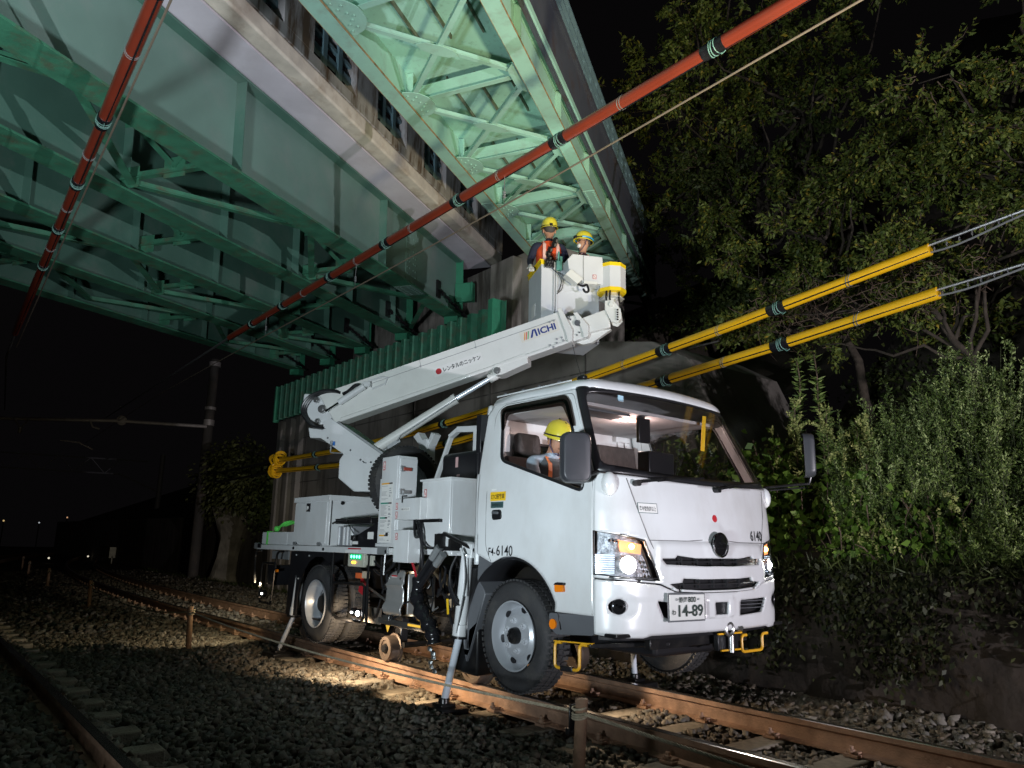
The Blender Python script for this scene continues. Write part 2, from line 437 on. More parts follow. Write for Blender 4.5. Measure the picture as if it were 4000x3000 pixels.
# loose stones
def stones(regions):
    rs = np.random.RandomState(3); C = []; S = []
    for (x0, x1, y0, y1, dens, sz, *up_) in regions:
        n = int((x1-x0)*(y1-y0)*dens); x = rs.uniform(x0, x1, n); y = rs.uniform(y0, y1, n)
        k = np.ones(n, bool)
        yo = y-np.array([yc(a) for a in x])
        onsl = (np.abs(((x-x0s+.3) % .6)-.3) < .115) & (np.abs(yo) < 1.02)
        k &= ~(onsl & (rs.rand(n) > .04))
        for r in (-.566, .566, -3.5, -4.633): k &= np.abs(yo-r) > .075
        x, y = x[k], y[k]
        z = np.array([gz(a, b) for a, b in zip(x, y)]) + rs.uniform(-.012, .022, len(x)) + (up_[0] if up_ else 0)
        C.append(np.stack([x, y, z], 1)); S.append(rs.uniform(.65, 1.35, len(x))*sz)
    C = np.concatenate(C); S = np.concatenate(S); n = len(C)
    cube = np.array([[i, j, k] for k in (-1, 1) for i, j in ((-1, -1), (1, -1), (1, 1), (-1, 1))], float)*.6
    P = cube[None]+rs.uniform(-.38, .38, (n, 8, 3))
    P *= rs.uniform(.6, 1.25, (n, 1, 3))
    a = rs.uniform(0, 2*pi, n); b = rs.uniform(-.9, .9, n)
    ca, sa, cb, sb = np.cos(a), np.sin(a), np.cos(b), np.sin(b)
    Rz = np.zeros((n, 3, 3)); Rz[:, 0, 0] = ca; Rz[:, 0, 1] = -sa; Rz[:, 1, 0] = sa; Rz[:, 1, 1] = ca; Rz[:, 2, 2] = 1
    Rx = np.zeros((n, 3, 3)); Rx[:, 0, 0] = 1; Rx[:, 1, 1] = cb; Rx[:, 1, 2] = -sb; Rx[:, 2, 1] = sb; Rx[:, 2, 2] = cb
    P = np.einsum('nij,nkj->nki', Rz @ Rx, P)*S[:, None, None]+C[:, None, :]
    f = np.array([(0, 3, 2, 1), (4, 5, 6, 7), (0, 1, 5, 4), (1, 2, 6, 5), (2, 3, 7, 6), (3, 0, 4, 7)])
    F = (f[None]+np.arange(n)[:, None, None]*8).reshape(-1, 4)
    o = npmesh('ballast', P.reshape(-1, 3), F, STONE)
    setp(o, 'crushed grey and brown stone ballast around the tracks', 'ballast', kind='stuff')
x0s = 0.0
stones([(-8, 5.0, -3.3, -1.0, 760, .033), (-8, 6, -1.0, 1.0, 700, .031), (-8, 7, 1.0, 2.15, 520, .040), (-30, -8, -4.5, 3.4, 170, .054), (-12, 3.2, -5.2, -3.3, 700, .036, .108)])

# ------------------------------------------------------------------ fence posts with a rope beside the near rail
POST = mat('fence_post_wood', (0.23, 0.14, 0.085), 0.85, var=0.3, vscale=14, bump=.3, dirt=.5, dcol=(.11, .09, .075), dscale=4)
ROPE = mat('rope_fibre', (0.36, 0.31, 0.22), 0.9, var=0.25, vscale=40)
PX = [(1.33, -1.55, 'thick brown post with rope and clamp, nearest post at the bottom centre'),
      (-5.55, -1.60, 'brown fence post on the ballast, second post from the camera'),
      (-12.3, -1.50, 'tan fence post with a pale rope end, third post from the camera'),
      (-18.9, -1.30, 'thin tan fence post, fourth post from the camera'),
      (-25.6, -.95, 'faint fence post, fifth post from the camera at the far left'),
      (-32.5, -.35, 'farthest faint fence post at the left edge')]
for i, (x, y, lab) in enumerate(PX):
    t = thing('fence_post', lab, 'post', (x, y, gz(x, y)), 'fence posts along the track')
    m = MB(); z0 = gz(x, y)-.1; lean = (.006, .012) if i == 0 else (rnd.uniform(-.02, .02), rnd.uniform(-.02, .02))
    m.cyl((x-lean[0], y-lean[1], z0), (x+lean[0], y+lean[1], .315), .034, n=20); m.cyl((x+lean[0], y+lean[1], .315), (x+lean[0], y+lean[1], .335), .037, .034, n=20)
    m.build('post', POST, t, bevel=.002)
    k = MB()
    for dz in (0, .012, .024, .05): k.tube([(x+.039*cos(a), y+.039*sin(a), .24+dz+.006*sin(a)) for a in [2*pi*q/14 for q in range(14)]], .006, 6, closed=True)
    k.build('rope_tie', ROPE, t)
    if i == 0:
        b = MB(); b.box((x-.044, y-.01, .235), (.012, .05, .13)); b.box((x-.055, y-.012, .16), (.03, .055, .035)); b.cyl((x-.07, y-.012, .16), (x-.03, y-.012, .16), .009, n=8)
        b.build('bracket', BLACKM, t, bevel=.002)
for i in range(len(PX)-1):
    a, b = PX[i], PX[i+1]; m = MB(); N_ = 60
    pts = []
    for k in range(N_+1):
        u = k/N_; sag = (.075 if i == 0 else .16)*4*u*(1-u)
        pts.append(V((a[0]+(b[0]-a[0])*u, a[1]+(b[1]-a[1])*u+.0, .265-sag)))
    for ph in range(3):
        dense = []
        L = sum((pts[k+1]-pts[k]).length for k in range(N_)); M_ = int(L/.012) if i == 0 else 80
        for k in range(M_+1):
            u = k/M_*N_; q = min(int(u), N_-1); p = pts[q].lerp(pts[q+1], u-q); an = 2*pi*(k/7.0)+ph*2*pi/3 if i == 0 else ph*2
            dense.append(p+V((0, cos(an), sin(an)))*.0048)
        m.tube(dense, .0052, 5)
    o = m.build('rope', ROPE, recalc=False); setp(o, ['twisted tan rope strung from the nearest post back along the rail', 'sagging rope between the second and third posts', 'pale rope sagging between the third and fourth posts', 'faint rope between the fourth and fifth posts', 'faint rope between the two farthest posts'][i], 'rope')
m = MB(); pts = []
for k in range(41):
    u = k/40; pts.append(V((1.33+u*5.2, -1.55+.02*u, .265-.30*u*(1-u)*1.0)))
for ph in range(3):
    dense = []; M_ = 430
    for k in range(M_+1):
        u = k/M_*40; q = min(int(u), 39); p = pts[q].lerp(pts[q+1], u-q); an = 2*pi*(k/7.0)+ph*2*pi/3
        dense.append(p+V((0, cos(an), sin(an)))*.0048)
    m.tube(dense, .0052, 5)
setp(m.build('rope', ROPE, recalc=False), 'twisted tan rope running from the nearest post to the lower right', 'rope')

# ------------------------------------------------------------------ walls
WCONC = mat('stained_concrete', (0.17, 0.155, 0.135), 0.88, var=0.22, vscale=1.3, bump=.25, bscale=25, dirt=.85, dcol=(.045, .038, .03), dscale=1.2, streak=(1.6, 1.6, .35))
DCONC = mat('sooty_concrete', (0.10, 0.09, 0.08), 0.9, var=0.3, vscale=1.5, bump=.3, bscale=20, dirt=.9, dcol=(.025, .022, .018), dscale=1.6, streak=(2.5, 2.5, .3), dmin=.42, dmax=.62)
MASON = mat('mossy_stone_wall', (0.032, 0.025, 0.019), 0.98, var=0.5, vscale=3.5, bump=1.0, bscale=7, dirt=.85, dcol=(.008, .009, .006), dscale=1.5, streak=(1.5, 1.5, .5))
LEAFD = [(0, (0.05, 0.075, 0.016)), (1, (0.13, 0.135, 0.03)), (.5, (0.08, 0.105, 0.022))]
# abutment of the left bridge with its lower face
t = thing('bridge_abutment', 'tall stained concrete abutment wall behind the truck, carrying the yellow cables', 'abutment', (-10, 4.6, -.3))
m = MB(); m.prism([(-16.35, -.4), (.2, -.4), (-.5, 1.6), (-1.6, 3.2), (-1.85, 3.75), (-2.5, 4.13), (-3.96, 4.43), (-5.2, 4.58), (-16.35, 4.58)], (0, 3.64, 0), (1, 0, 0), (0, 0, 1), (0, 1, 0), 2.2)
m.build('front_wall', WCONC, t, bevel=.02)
m = MB()
for x in (-14.6, -11.8, -9.1, -6.4, -3.9): m.box((x, 3.636, 2.2), (.03, .012, 4.5))
for z in (1.25, 2.7, 3.9): m.box((-8.6, 3.634, z), (14.5, .008, .02))
m.build('joint_line', DCONC, t)
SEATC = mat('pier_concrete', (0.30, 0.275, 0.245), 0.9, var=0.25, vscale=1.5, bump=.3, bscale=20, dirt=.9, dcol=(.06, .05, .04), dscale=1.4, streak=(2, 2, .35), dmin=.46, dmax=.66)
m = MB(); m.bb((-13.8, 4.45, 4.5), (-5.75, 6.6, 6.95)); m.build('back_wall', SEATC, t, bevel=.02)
m = MB(); m.bb((-7.3, 4.22, 4.55), (-6.55, 4.46, 6.85)); m.bb((-16.3, 4.3, 4.58), (-5.8, 4.46, 5.25)); m.build('bearing_seat', SEATC, t, bevel=.015)
# pilasters left end
m = MB()
for x in (-16.2, -15.5, -14.9): m.bb((x-.12, 3.5, -.4), (x+.12, 3.66, 4.5))
m.build('pilaster', WCONC, t, bevel=.02)
# corrugated barrier on the abutment
GREEN = mat('green_paint', (0.05, 0.29, 0.16), 0.5, var=0.12, vscale=3, dirt=.5, dcol=(.05, .13, .085), dscale=4, bump=.1, bscale=30)
GREEND = mat('weathered_green_paint', (0.045, 0.20, 0.12), 0.6, var=0.22, vscale=5, bump=.2, bscale=40, dirt=.75, dcol=(.12, .10, .06), dscale=6)
t = thing('corrugated_barrier', 'green corrugated steel barrier standing on the abutment below the bridge ends', 'barrier', (-11.3, 3.55, 4.5))
prof = []; x = -16.55
while x < -6.1:
    prof += [(x, 0), (x+.13, 0), (x+.18, -.11), (x+.31, -.11)]; x += .36
m = MB(); n = len(prof); vs = [(p[0], 3.58+p[1], 4.56) for p in prof]+[(p[0], 3.58+p[1], 5.55) for p in prof]
m.add(vs, [(i, i+1, n+i+1, n+i) for i in range(n-1)]); m.build('sheet', GREEND, t, solid=.012, recalc=False, smooth=False)
m = MB(); m.bb((-6.12, 3.30, 4.5), (-5.98, 3.60, 5.60)); m.build('end_plate', GREEN, t, bevel=.004)
m = MB(); m.bb((-16.6, 3.44, 4.5), (-16.53, 3.6, 5.56)); m.build('end_plate', GREEN, t, bevel=.004)
m = MB(); q = 0
for k in range(29):
    xx = -16.55+.36*k+.24
    for z in (4.7, 5.05, 5.4): m.cyl((xx, 3.455, z), (xx, 3.475, z), .018, n=6)
m.build('bolt_rows', GREEND, t)
# masonry wall beside the track
t = thing('stone_retaining_wall', 'low dark stone retaining wall behind the far rail, below the bushes', 'wall', (4, 2.3, -.3))
m = MB(); N_ = 60
def wy(x, z): return 2.14+.10*z+.03*sin(5*x+3*z)+.025*sin(11*x-7*z)
xs = [-2.2+i*.22 for i in range(66)]; zs = [-.3+.13*j for j in range(11)]
m.add([(x, wy(x, z), z+.03*sin(2.1*x)) for x in xs for z in zs], [(i*11+j, (i+1)*11+j, (i+1)*11+j+1, i*11+j+1) for i in range(65) for j in range(10)])
m.add([(x, wy(x, 1.0)+d, 1.0+.03*sin(2.1*x)-(.02 if d else 0)) for x in xs for d in (0, .9)], [(i*2, i*2+2, i*2+3, i*2+1) for i in range(65)])
m.build('wall_face', MASON, t, recalc=False)
# hillside
m = MB(); xs = [-60, -45, -34, -26, -21, -17.5, -16.5]; n = 0
def hz(x, y):
    base = 1.0+(y-2.3)*.42
    if y > 7: base += (y-7)*.55
    return base+.25*sin(.9*x+.5*y)+.15*sin(2.3*x-1.1*y)
def hillpatch(xs, ys, zf, name, label):
    m = MB(); n = len(ys)
    m.add([(x, y, zf(x, y)) for x in xs for y in ys], [(i*n+j, (i+1)*n+j, (i+1)*n+j+1, i*n+j+1) for i in range(len(xs)-1) for j in range(n-1)])
    o = m.build(name, EARTH, recalc=False); return setp(o, label, 'hill', kind='structure')
hillpatch([-1.5+.5*i for i in range(34)]+[20, 30], [2.35+.35*j for j in range(16)]+[9, 11, 14, 18, 25], lambda x, y: hz(x, y) if y > 2.4 else .96, 'hillside', 'dark earth slope rising behind the stone wall')
hillpatch([-14, -12, -10, -8, -6, -5, -4, -3, -2, -1.5], [6.6, 8, 10, 14, 18, 25], lambda x, y: 5.0+(y-6)*.5 if x < -5 else hz(x, y)+(.6 if x > -5 else 0), 'hillside', 'dark ground behind the bridge abutments')
DARKW = DCONC
m = MB(); m.prism([(-60, -.4), (-16.3, -.4), (-16.3, 3.4), (-19, 2.4), (-24, 2.0), (-60, 2.2)], (0, 4.6, 0), (1, 0, .0), (0, 0, 1), (0, 1, 0), .5)
o = m.build('retaining_wall', DARKW); setp(o, 'dark plain retaining wall behind the ivy-covered tree at the left', 'wall'); 
hillpatch([-60, -50, -40, -30, -25, -20, -16.4], [5.05, 7, 10, 15, 25], lambda x, y: 1.9+(y-5)*.4, 'hillside', 'dark slope above the plain retaining wall')
# ------------------------------------------------------------------ bridges  (s along the bridge, l to its right, h up)
BD = V((-.55206572, .83201423, .05455051)); BN = V((.83325494, .55288896, 0)); BU = V((.03016038, -.04545448, .99851101))
def BW0(s, l, h): return BD*s+BN*l+BU*h
def B(s, l, h): return BW0(s, l, h)
AX = (BD, BN, BU)
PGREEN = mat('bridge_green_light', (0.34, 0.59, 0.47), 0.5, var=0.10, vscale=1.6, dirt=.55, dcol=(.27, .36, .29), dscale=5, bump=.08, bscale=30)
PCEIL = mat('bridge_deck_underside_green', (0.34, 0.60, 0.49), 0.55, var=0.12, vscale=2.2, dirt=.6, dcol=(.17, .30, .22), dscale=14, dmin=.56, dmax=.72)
MGREEN = mat('bridge_green_shaded', (0.085, 0.19, 0.145), 0.5, var=0.15, vscale=1.2, dirt=.5, dcol=(.20, .225, .20), dscale=1.2, bump=.06, bscale=30)  # girder green darkened to put the deep shade of the inner girders into colour
WEBG = mat('outer_web_green_lit', (0.17, 0.285, 0.24), 0.45, var=0.15, vscale=.9, dirt=.5, dcol=(.27, .30, .28), dscale=1.1)  # paler copy of the girder green, light on the outer web put into colour
FGREEN = mat('flange_green', (0.05, 0.205, 0.118), 0.6, var=0.25, vscale=4, dirt=.75, dcol=(.11, .10, .06), dscale=5, bump=.2, bscale=30)  # darkened as well for the shade among the girders, with real rust runs
RUSTE = mat('rusty_edge', (0.33, 0.22, 0.10), 0.8, var=0.4, vscale=12)
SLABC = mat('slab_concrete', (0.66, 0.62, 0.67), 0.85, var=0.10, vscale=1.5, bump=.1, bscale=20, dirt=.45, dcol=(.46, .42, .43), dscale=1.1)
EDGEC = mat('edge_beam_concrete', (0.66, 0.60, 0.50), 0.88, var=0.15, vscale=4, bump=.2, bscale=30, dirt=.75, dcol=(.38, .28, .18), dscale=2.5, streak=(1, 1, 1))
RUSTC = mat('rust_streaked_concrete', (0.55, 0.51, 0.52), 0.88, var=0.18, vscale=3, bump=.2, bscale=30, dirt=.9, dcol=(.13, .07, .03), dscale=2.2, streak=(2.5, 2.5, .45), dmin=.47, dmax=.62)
BLUEG = mat('bluegreen_rail_paint', (0.16, 0.26, 0.30), 0.5, var=0.1)
FASCIA = mat('stained_fascia_paint', (0.075, 0.085, 0.11), 0.6, var=0.2, vscale=2, dirt=.8, dcol=(.06, .035, .025), dscale=2.0, streak=(1, 1, 1), bump=.1)
def bx(m, s0, s1, l0, l1, h0, h1): return m.box(BW0((s0+s1)/2, (l0+l1)/2, (h0+h1)/2), (abs(s1-s0), abs(l1-l0), abs(h1-h0)), AX)
def send(l, y=4.02): return (y-.5529*l+.245)/.832
left = thing('road_bridge', 'wide green plate girder bridge with a concrete slab, on the left above the truck', 'bridge', tuple(B(8, -7.5, 5.4)))
GL = [-4.62, -6.31, -7.98, -9.65, -11.35]
HT = 6.68
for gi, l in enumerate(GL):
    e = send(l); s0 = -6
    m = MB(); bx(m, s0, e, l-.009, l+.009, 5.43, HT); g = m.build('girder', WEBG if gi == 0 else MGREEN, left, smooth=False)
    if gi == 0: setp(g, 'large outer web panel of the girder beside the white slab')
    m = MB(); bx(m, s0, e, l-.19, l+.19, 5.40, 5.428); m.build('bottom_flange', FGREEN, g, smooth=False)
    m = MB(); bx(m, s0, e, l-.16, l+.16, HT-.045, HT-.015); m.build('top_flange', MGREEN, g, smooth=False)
    k = 0
    for j in range(-4, 8):
        s = .85+j*(1.89 if gi else 3.78)
        if s < s0 or s > e-.1: continue
        m = MB()
        for sd in ((-1, 1) if gi else (1, -1)):
            bx(m, s-.006, s+.006, l+sd*.01, l+sd*.15, 5.435, HT-.05)
        m.build('stiffener', MGREEN, g, smooth=False)
    # end stiffener, bracket and bearing
    m = MB(); bx(m, e-.06, e-.04, l-.17, l+.17, 5.43, HT); bx(m, e-.30, e-.05, l-.15, l+.15, 5.24, 5.398); m.build('bearing', GREEN, g, smooth=False)
    m = MB()
    p0 = B(e-1.0, l+.06, 5.75); p1 = B(e-.05, l+.25, 5.42)
    nl = 9
    for k in range(nl):
        u = k/(nl-1); p = p0.lerp(p1, u); m.box(p, (.11, .05, .07) if k % 2 else (.11, .085, .03), AX)
    m.tube([p0, p1], .028, 8); bx(m, e-1.12, e-.95, l+.012, l+.05, 5.6, 5.95)
    m.build('restraint_chain', BLACKM, g)
    if gi == 0:
        m = MB(); bx(m, e-.13, e-.12, l+.02, l+.42, 5.75, 6.15); bx(m, e-.02, e-.01, l+.02, l+.42, 5.75, 6.15)
        for h in (5.75, 5.88, 6.02, 6.14): bx(m, e-.13, e-.01, l+.02, l+.40, h-.006, h+.006)
        bx(m, e-.16, e+.02, l+.39, l+.41, 5.74, 6.16); m.build('end_bracket', GREEN, g, bevel=.003)
m = MB(); l = GL[0]
for s in (5.9,):
    bx(m, s-.22, s+.22, l+.0095, l+.018, 5.50, 6.60); bx(m, s-.30, s+.30, l-.185, l+.185, 5.392, 5.399)
    for k in range(9):
        for q in (-.17, -.08, .08, .17): p_ = B(s+q, l+.018, 5.56+k*.12); m.cyl(p_, p_+BN*.012, .015, n=6)
    for k in range(7):
        for q in (-.14, -.07, .07, .14): p_ = B(s-.24+k*.08, l+q, 5.392); m.cyl(p_, p_-BU*.012, .014, n=6)
    sp_ = m.build('splice_plate', WEBG, left, smooth=False); m = MB()
# cross frames between girders
for gi in range(4):
    l0, l1 = GL[gi], GL[gi+1]
    for j in range(-3, 8):
        s = .85+j*1.89*1.09
        if s > send(l1)-.3 and s > send(l0)-.2: continue
        if s < -6: continue
        m = MB()
        if (j+gi) % 2 == 0:
            m.bar(B(s, l0-.02, 5.58), B(s, l1+.02, 5.58), .09, .012, BU); m.bar(B(s, l0-.02, 5.62), B(s, l1+.02, 5.62), .012, .09, BU)
            lm = (l0+l1)/2
            m.bar(B(s, l0-.05, 6.45), B(s, lm, 5.66), .07, .07, BD); m.bar(B(s, l1+.05, 6.45), B(s, lm, 5.66), .07, .07, BD)
            m.bar(B(s, l0-.02, 6.45), B(s, l1+.02, 6.45), .08, .08, BU)
            bx(m, s-.008, s+.008, lm-.16, lm+.16, 5.52, 5.78)
            for l, sg in ((l0, -1), (l1, 1)):
                bx(m, s-.012, s-.004, min(l, l+sg*.3), max(l, l+sg*.3), 5.46, 5.74); bx(m, s-.012, s-.004, min(l, l+sg*.26), max(l, l+sg*.26), 6.3, 6.56)
        if m.v: m.build('cross_frame', FGREEN, left, smooth=False)
# lateral bracing at bottom between girders 1-2 and 3-4
for gi in (0, 2, 3):
    l0, l1 = GL[gi]-.2, GL[gi+1]+.2
    for j in range(-2, 6):
        s = .85+j*1.89*1.09; a, b = (l0, l1) if j % 2 else (l1, l0)
        if s+2 > send(l1): continue
        m = MB(); m.bar(B(s, a, 5.50), B(s+2.06, b, 5.50), .10, .012, BU); m.bar(B(s, a, 5.54), B(s+2.06, b, 5.54), .012, .08, BU)
        m.build('lateral_brace', FGREEN, left, smooth=False)
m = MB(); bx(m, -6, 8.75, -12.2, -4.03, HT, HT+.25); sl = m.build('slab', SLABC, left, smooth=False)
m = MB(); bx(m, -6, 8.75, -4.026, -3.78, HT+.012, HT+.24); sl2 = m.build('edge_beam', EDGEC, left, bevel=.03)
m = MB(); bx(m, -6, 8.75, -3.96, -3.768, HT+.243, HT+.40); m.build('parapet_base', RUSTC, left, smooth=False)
# parapet: posts (rust streaked wall pieces) and gaps with rails
s = -6.0; openings = []
cuts = [(.66-2*1.7-.6, .66-1.7-.55), (-1.05-.0, -.42+.15), (1.18, 2.26), (2.88, 3.86), (4.54, 5.5), (6.2, 7.2)]
cuts = [(-4.0, -2.95), (-2.25, -1.2), (-.50, .55), (1.18, 2.26), (2.88, 3.86), (4.54, 5.5), (6.2, 7.15)]
prev = -6
for a, b in cuts+[(8.75, None)]:
    m = MB(); bx(m, prev, a, -3.96, -3.765, HT+.402, HT+1.0); w = m.build('parapet_pier', RUSTC, left, smooth=False)
    if b is None: break
    m = MB()
    for h, t_ in ((.44, .05), (.60, .09), (.84, .05)): bx(m, a+.003, b-.003, -3.92, -3.86, HT+h, HT+h+t_)
    for ss in (a+.35*(b-a), a+.7*(b-a)): bx(m, ss-.05, ss+.05, -3.88, -3.84, HT+.41, HT+.98)
    m.build('parapet_rail', BLUEG, left, smooth=False)
    prev = b
m = MB(); bx(m, -6, 8.75, -4.0, -3.75, HT+1.002, HT+1.08); m.build('parapet_cap', RUSTC, left, smooth=False)
m = MB(); bx(m, -6, 12.9, -12.25, -11.95, HT+.0, HT+.9); m.build('far_parapet', RUSTC, left, smooth=False)

# ---- right bridge (narrow, braced); it stands higher than the road bridge
KR = 1.27
CB = V((BD.dot(CAM), BN.dot(CAM), BU.dot(CAM)))
def kp(s, l, h): return (CB.x+(s-CB.x)*KR, CB.y+(l-CB.y)*KR, CB.z+(h-CB.z)*KR)
B0 = B; bx0 = bx
def B(s, l, h): return BW0(*kp(s, l, h))
def bx(m, s0, s1, l0, l1, h0, h1):
    a, b = kp(s0, l0, h0), kp(s1, l1, h1); return bx0(m, a[0], b[0], a[1], b[1], a[2], b[2])
def SP(x, y, z): return CAM+(V((x, y, z))-CAM)*KR
right = thing('foot_bridge', 'narrow brightly lit pale green bridge with cross bracing underneath, above the workers', 'bridge', tuple(B(8.5, -1.25, 5.4)))
E_R = 8.85
def fl(l0, l1, s1=E_R):
    m = MB(); bx(m, -5, s1, l0, l1, 5.40, 5.418); return m
g1 = thing('x', None, None); bpy.data.objects.remove(g1)
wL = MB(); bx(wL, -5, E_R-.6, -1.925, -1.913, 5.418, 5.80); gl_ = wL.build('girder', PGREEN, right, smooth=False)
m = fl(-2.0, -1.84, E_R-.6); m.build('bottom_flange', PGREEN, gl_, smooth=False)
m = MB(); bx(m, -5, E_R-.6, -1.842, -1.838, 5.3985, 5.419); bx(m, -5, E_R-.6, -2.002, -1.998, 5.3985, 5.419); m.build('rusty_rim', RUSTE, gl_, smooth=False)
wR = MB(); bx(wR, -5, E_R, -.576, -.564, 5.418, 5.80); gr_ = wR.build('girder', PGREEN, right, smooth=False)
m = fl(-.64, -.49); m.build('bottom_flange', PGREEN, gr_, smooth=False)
m = MB(); bx(m, -5, E_R, -.492, -.488, 5.3985, 5.419); bx(m, -5, E_R, -.642, -.638, 5.3985, 5.419); m.build('rusty_rim', RUSTE, gr_, smooth=False)
m = MB()
for g, lc in ((0, -1.92), (0, -.566)):
    for k in range(9):
        for q in (-.05, .05):
            m.cyl(B(2.55+k*.055, lc+q, 5.40), B(2.55+k*.055, lc+q, 5.385), .014, n=6)
    bx(m, 2.5, 3.05, lc-.075, lc+.075, 5.392, 5.3995)
m.build('splice_bolts', PGREEN, right)
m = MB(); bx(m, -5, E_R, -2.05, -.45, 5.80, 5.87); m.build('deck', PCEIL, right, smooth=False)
m = MB()
for l in (-1.55, -1.25, -.93):
    s = -4.4
    while s < E_R-.5:
        m = MB(); bx(m, s+.26, s+1.10, l-.008, l+.008, 5.76, 5.80); m.build('deck_rib', mat('rusty_rib', (0.12, 0.14, 0.09), .8, var=.4, vscale=10), right, smooth=False); s += 1.45
# fascia and railing on the outer side
m = MB(); bx(m, -5, E_R, -.50, -.47, 5.74, 6.42); m.build('side_fascia', FASCIA, right, smooth=False)
m = MB(); bx(m, -5, E_R, -.50, -.44, 6.42, 6.50); m.build('fascia_ledge', FASCIA, right, smooth=False)
m = MB()
for h in (6.58, 6.72, 6.88): bx(m, -5, E_R, -.48, -.44, h, h+.03)
s = -5
while s < E_R: bx(m, s-.015, s+.015, -.48, -.45, 6.48, 6.9); s += .4
m.build('railing', BLUEG, right, smooth=False)
s = -5
while s < E_R: m = MB(); bx(m, s-.006, s+.006, -.563, -.50, 5.42, 5.79); m.build('web_stiffener', PGREEN, right, smooth=False); s += 1.45
# bracing panels
per = 1.43; sk = .15
for j in range(-3, 6):
    s = .05+per*j
    if s > E_R-1: continue
    L_, R_ = -1.84, -.64
    m = MB(); m.bar(B(s, L_, 5.47), B(s-sk, R_, 5.47), .075, .010, BU); m.bar(B(s+.034, L_, 5.57), B(s-sk+.034, R_, 5.57), .010, .20, BU)
    m.build('cross_strut', PGREEN, right, smooth=False)
    if s+per < E_R:
        m = MB(); m.bar(B(s+.08, L_+.02, 5.455), B(s+per-sk-.05, R_-.02, 5.455), .062, .009, BU); m.bar(B(s+.08, L_+.02, 5.485), B(s+per-sk-.05, R_-.02, 5.485), .009, .055, BU)
        m.build('diagonal_brace', PGREEN, right, smooth=False)
        m = MB(); m.bar(B(s+per-.08, L_+.02, 5.443), B(s-sk+.1, R_-.02, 5.443), .062, .009, BU); m.bar(B(s+per-.08, L_+.02, 5.515), B(s-sk+.1, R_-.02, 5.515), .009, .05, BU)
        m.build('diagonal_brace', PGREEN, right, smooth=False)
        c = V(((s+s+per-sk)/2, (L_+R_)/2, 0)); PS = KR; m = MB()
        th = atan2(R_-L_, per-sk-.1)
        poly = [(-.20, 0), (-.13, -.055), (.0, -.075), (.13, -.055), (.20, 0), (.13, .055), (0, .075), (-.13, .055)]
        m.prism([(q[0]*KR, q[1]*KR) for q in poly], B(c.x, c.y, 5.430), BD*cos(th)+BN*sin(th), BN*cos(th)-BD*sin(th), BU, .008); m.build('gusset_plate', PGREEN, right, smooth=False)
    m = MB(); poly = rpoly([(-.26, 0), (.26, 0), (.20, .16), (.08, .24), (-.08, .24), (-.20, .16)], .05)
    m.prism([(q[0]*KR, q[1]*KR) for q in poly], B(s, L_-.02, 5.436), BD, BN, BU, .010)
    for q in ((-.18, .05), (-.10, .07), (-.14, .12), (.14, .12), (.18, .05), (.10, .07), (0, .16), (-.04, .12), (.05, .12)): p_ = B(s+q[0], L_-.02+q[1], 5.434); m.cyl(p_, p_-BU*.012, .014, n=6)
    m.build('gusset_plate', PGREEN, right, smooth=False)
    m = MB(); poly = [(-.30, 0), (.30, 0), (.16, -.12), (-.16, -.12)]
    m.prism([(q[0]*KR, q[1]*KR) for q in poly], B(s-sk, R_+.01, 5.436), BD, BN, BU, .010); m.build('gusset_plate', PGREEN, right, smooth=False)
    m = MB(); bx(m, s-.005, s+.005, -1.912, -1.845, 5.42, 5.79); m.build('web_stiffener', PGREEN, right, smooth=False)
# seat of the right bridge
def sbox(m, a, b_):
    a, b_ = SP(*a), SP(*b_); m.bb(a, b_)
t = thing('bridge_pier_seat', 'concrete seat under the end of the narrow bridge with an upright block', 'bridge seat', tuple(SP(-5.4, 6.8, 4.2)))
m = MB(); o_ = SP(0, 6.25, 0); m.prism([(SP(a, 0, c).x, SP(a, 0, c).z) for a, c in [(-8, 3.4), (-4.2, 3.4), (-4.2, 4.9), (-4.45, 5.55), (-8, 5.6)]], (0, o_.y, 0), (1, 0, 0), (0, 0, 1), (0, 1, 0), 2.5); m.build('seat', DCONC, t, bevel=.02)
m = MB(); sbox(m, (-4.70, 6.1, 4.95), (-4.38, 6.24, 5.86)); m.build('upright_block', WCONC, t, bevel=.01)
m = MB(); sbox(m, (-5.55, 6.35, 5.602), (-4.95, 6.8, 5.68)); sbox(m, (-5.45, 6.4, 5.68), (-5.05, 6.75, 5.76)); m.build('bearing_plate', FGREEN, t, bevel=.005)
B = B0; bx = bx0
# ------------------------------------------------------------------ the truck
TR = thing('bucket_truck', 'white rail-going bucket truck standing on the track with its boom raised and headlights on', 'truck', (-1.6, 0, 0))
def lerp(z, T):
    if z <= T[0][0]: return T[0][1]
    for (a, b), (c, d) in zip(T, T[1:]):
        if z <= c: return b+(d-b)*(z-a)/(c-a)
    return T[-1][1]
def W_(z): return lerp(z, [(.5, .965), (.62, .982), (.8, .987), (1.4, .985), (1.66, .972), (1.8, .955), (2.2, .888), (2.30, .865), (2.4, .82)])
def XC_(z): return lerp(z, [(.5, 1.10), (.56, 1.13), (.62, 1.15), (.92, 1.16), (1.1, 1.145), (1.4, 1.115), (1.64, 1.07), (2.32, .72), (2.4, .66)])
def X0_(z): return lerp(z, [(.5, .88), (1.66, .88), (2.30, .585), (2.4, .55)])
def G_(t): t = min(1, abs(t)); return 1-.45*t*t-.55*t**16
TB = [(0.0, 0.0)]; pa = 0
for k in range(1, 401):
    t0, t1 = (k-1)/400, k/400
    pa += sqrt((.985*(t1-t0))**2+(.26*(G_(t1)-G_(t0)))**2); TB.append((t1, pa))
UM = pa
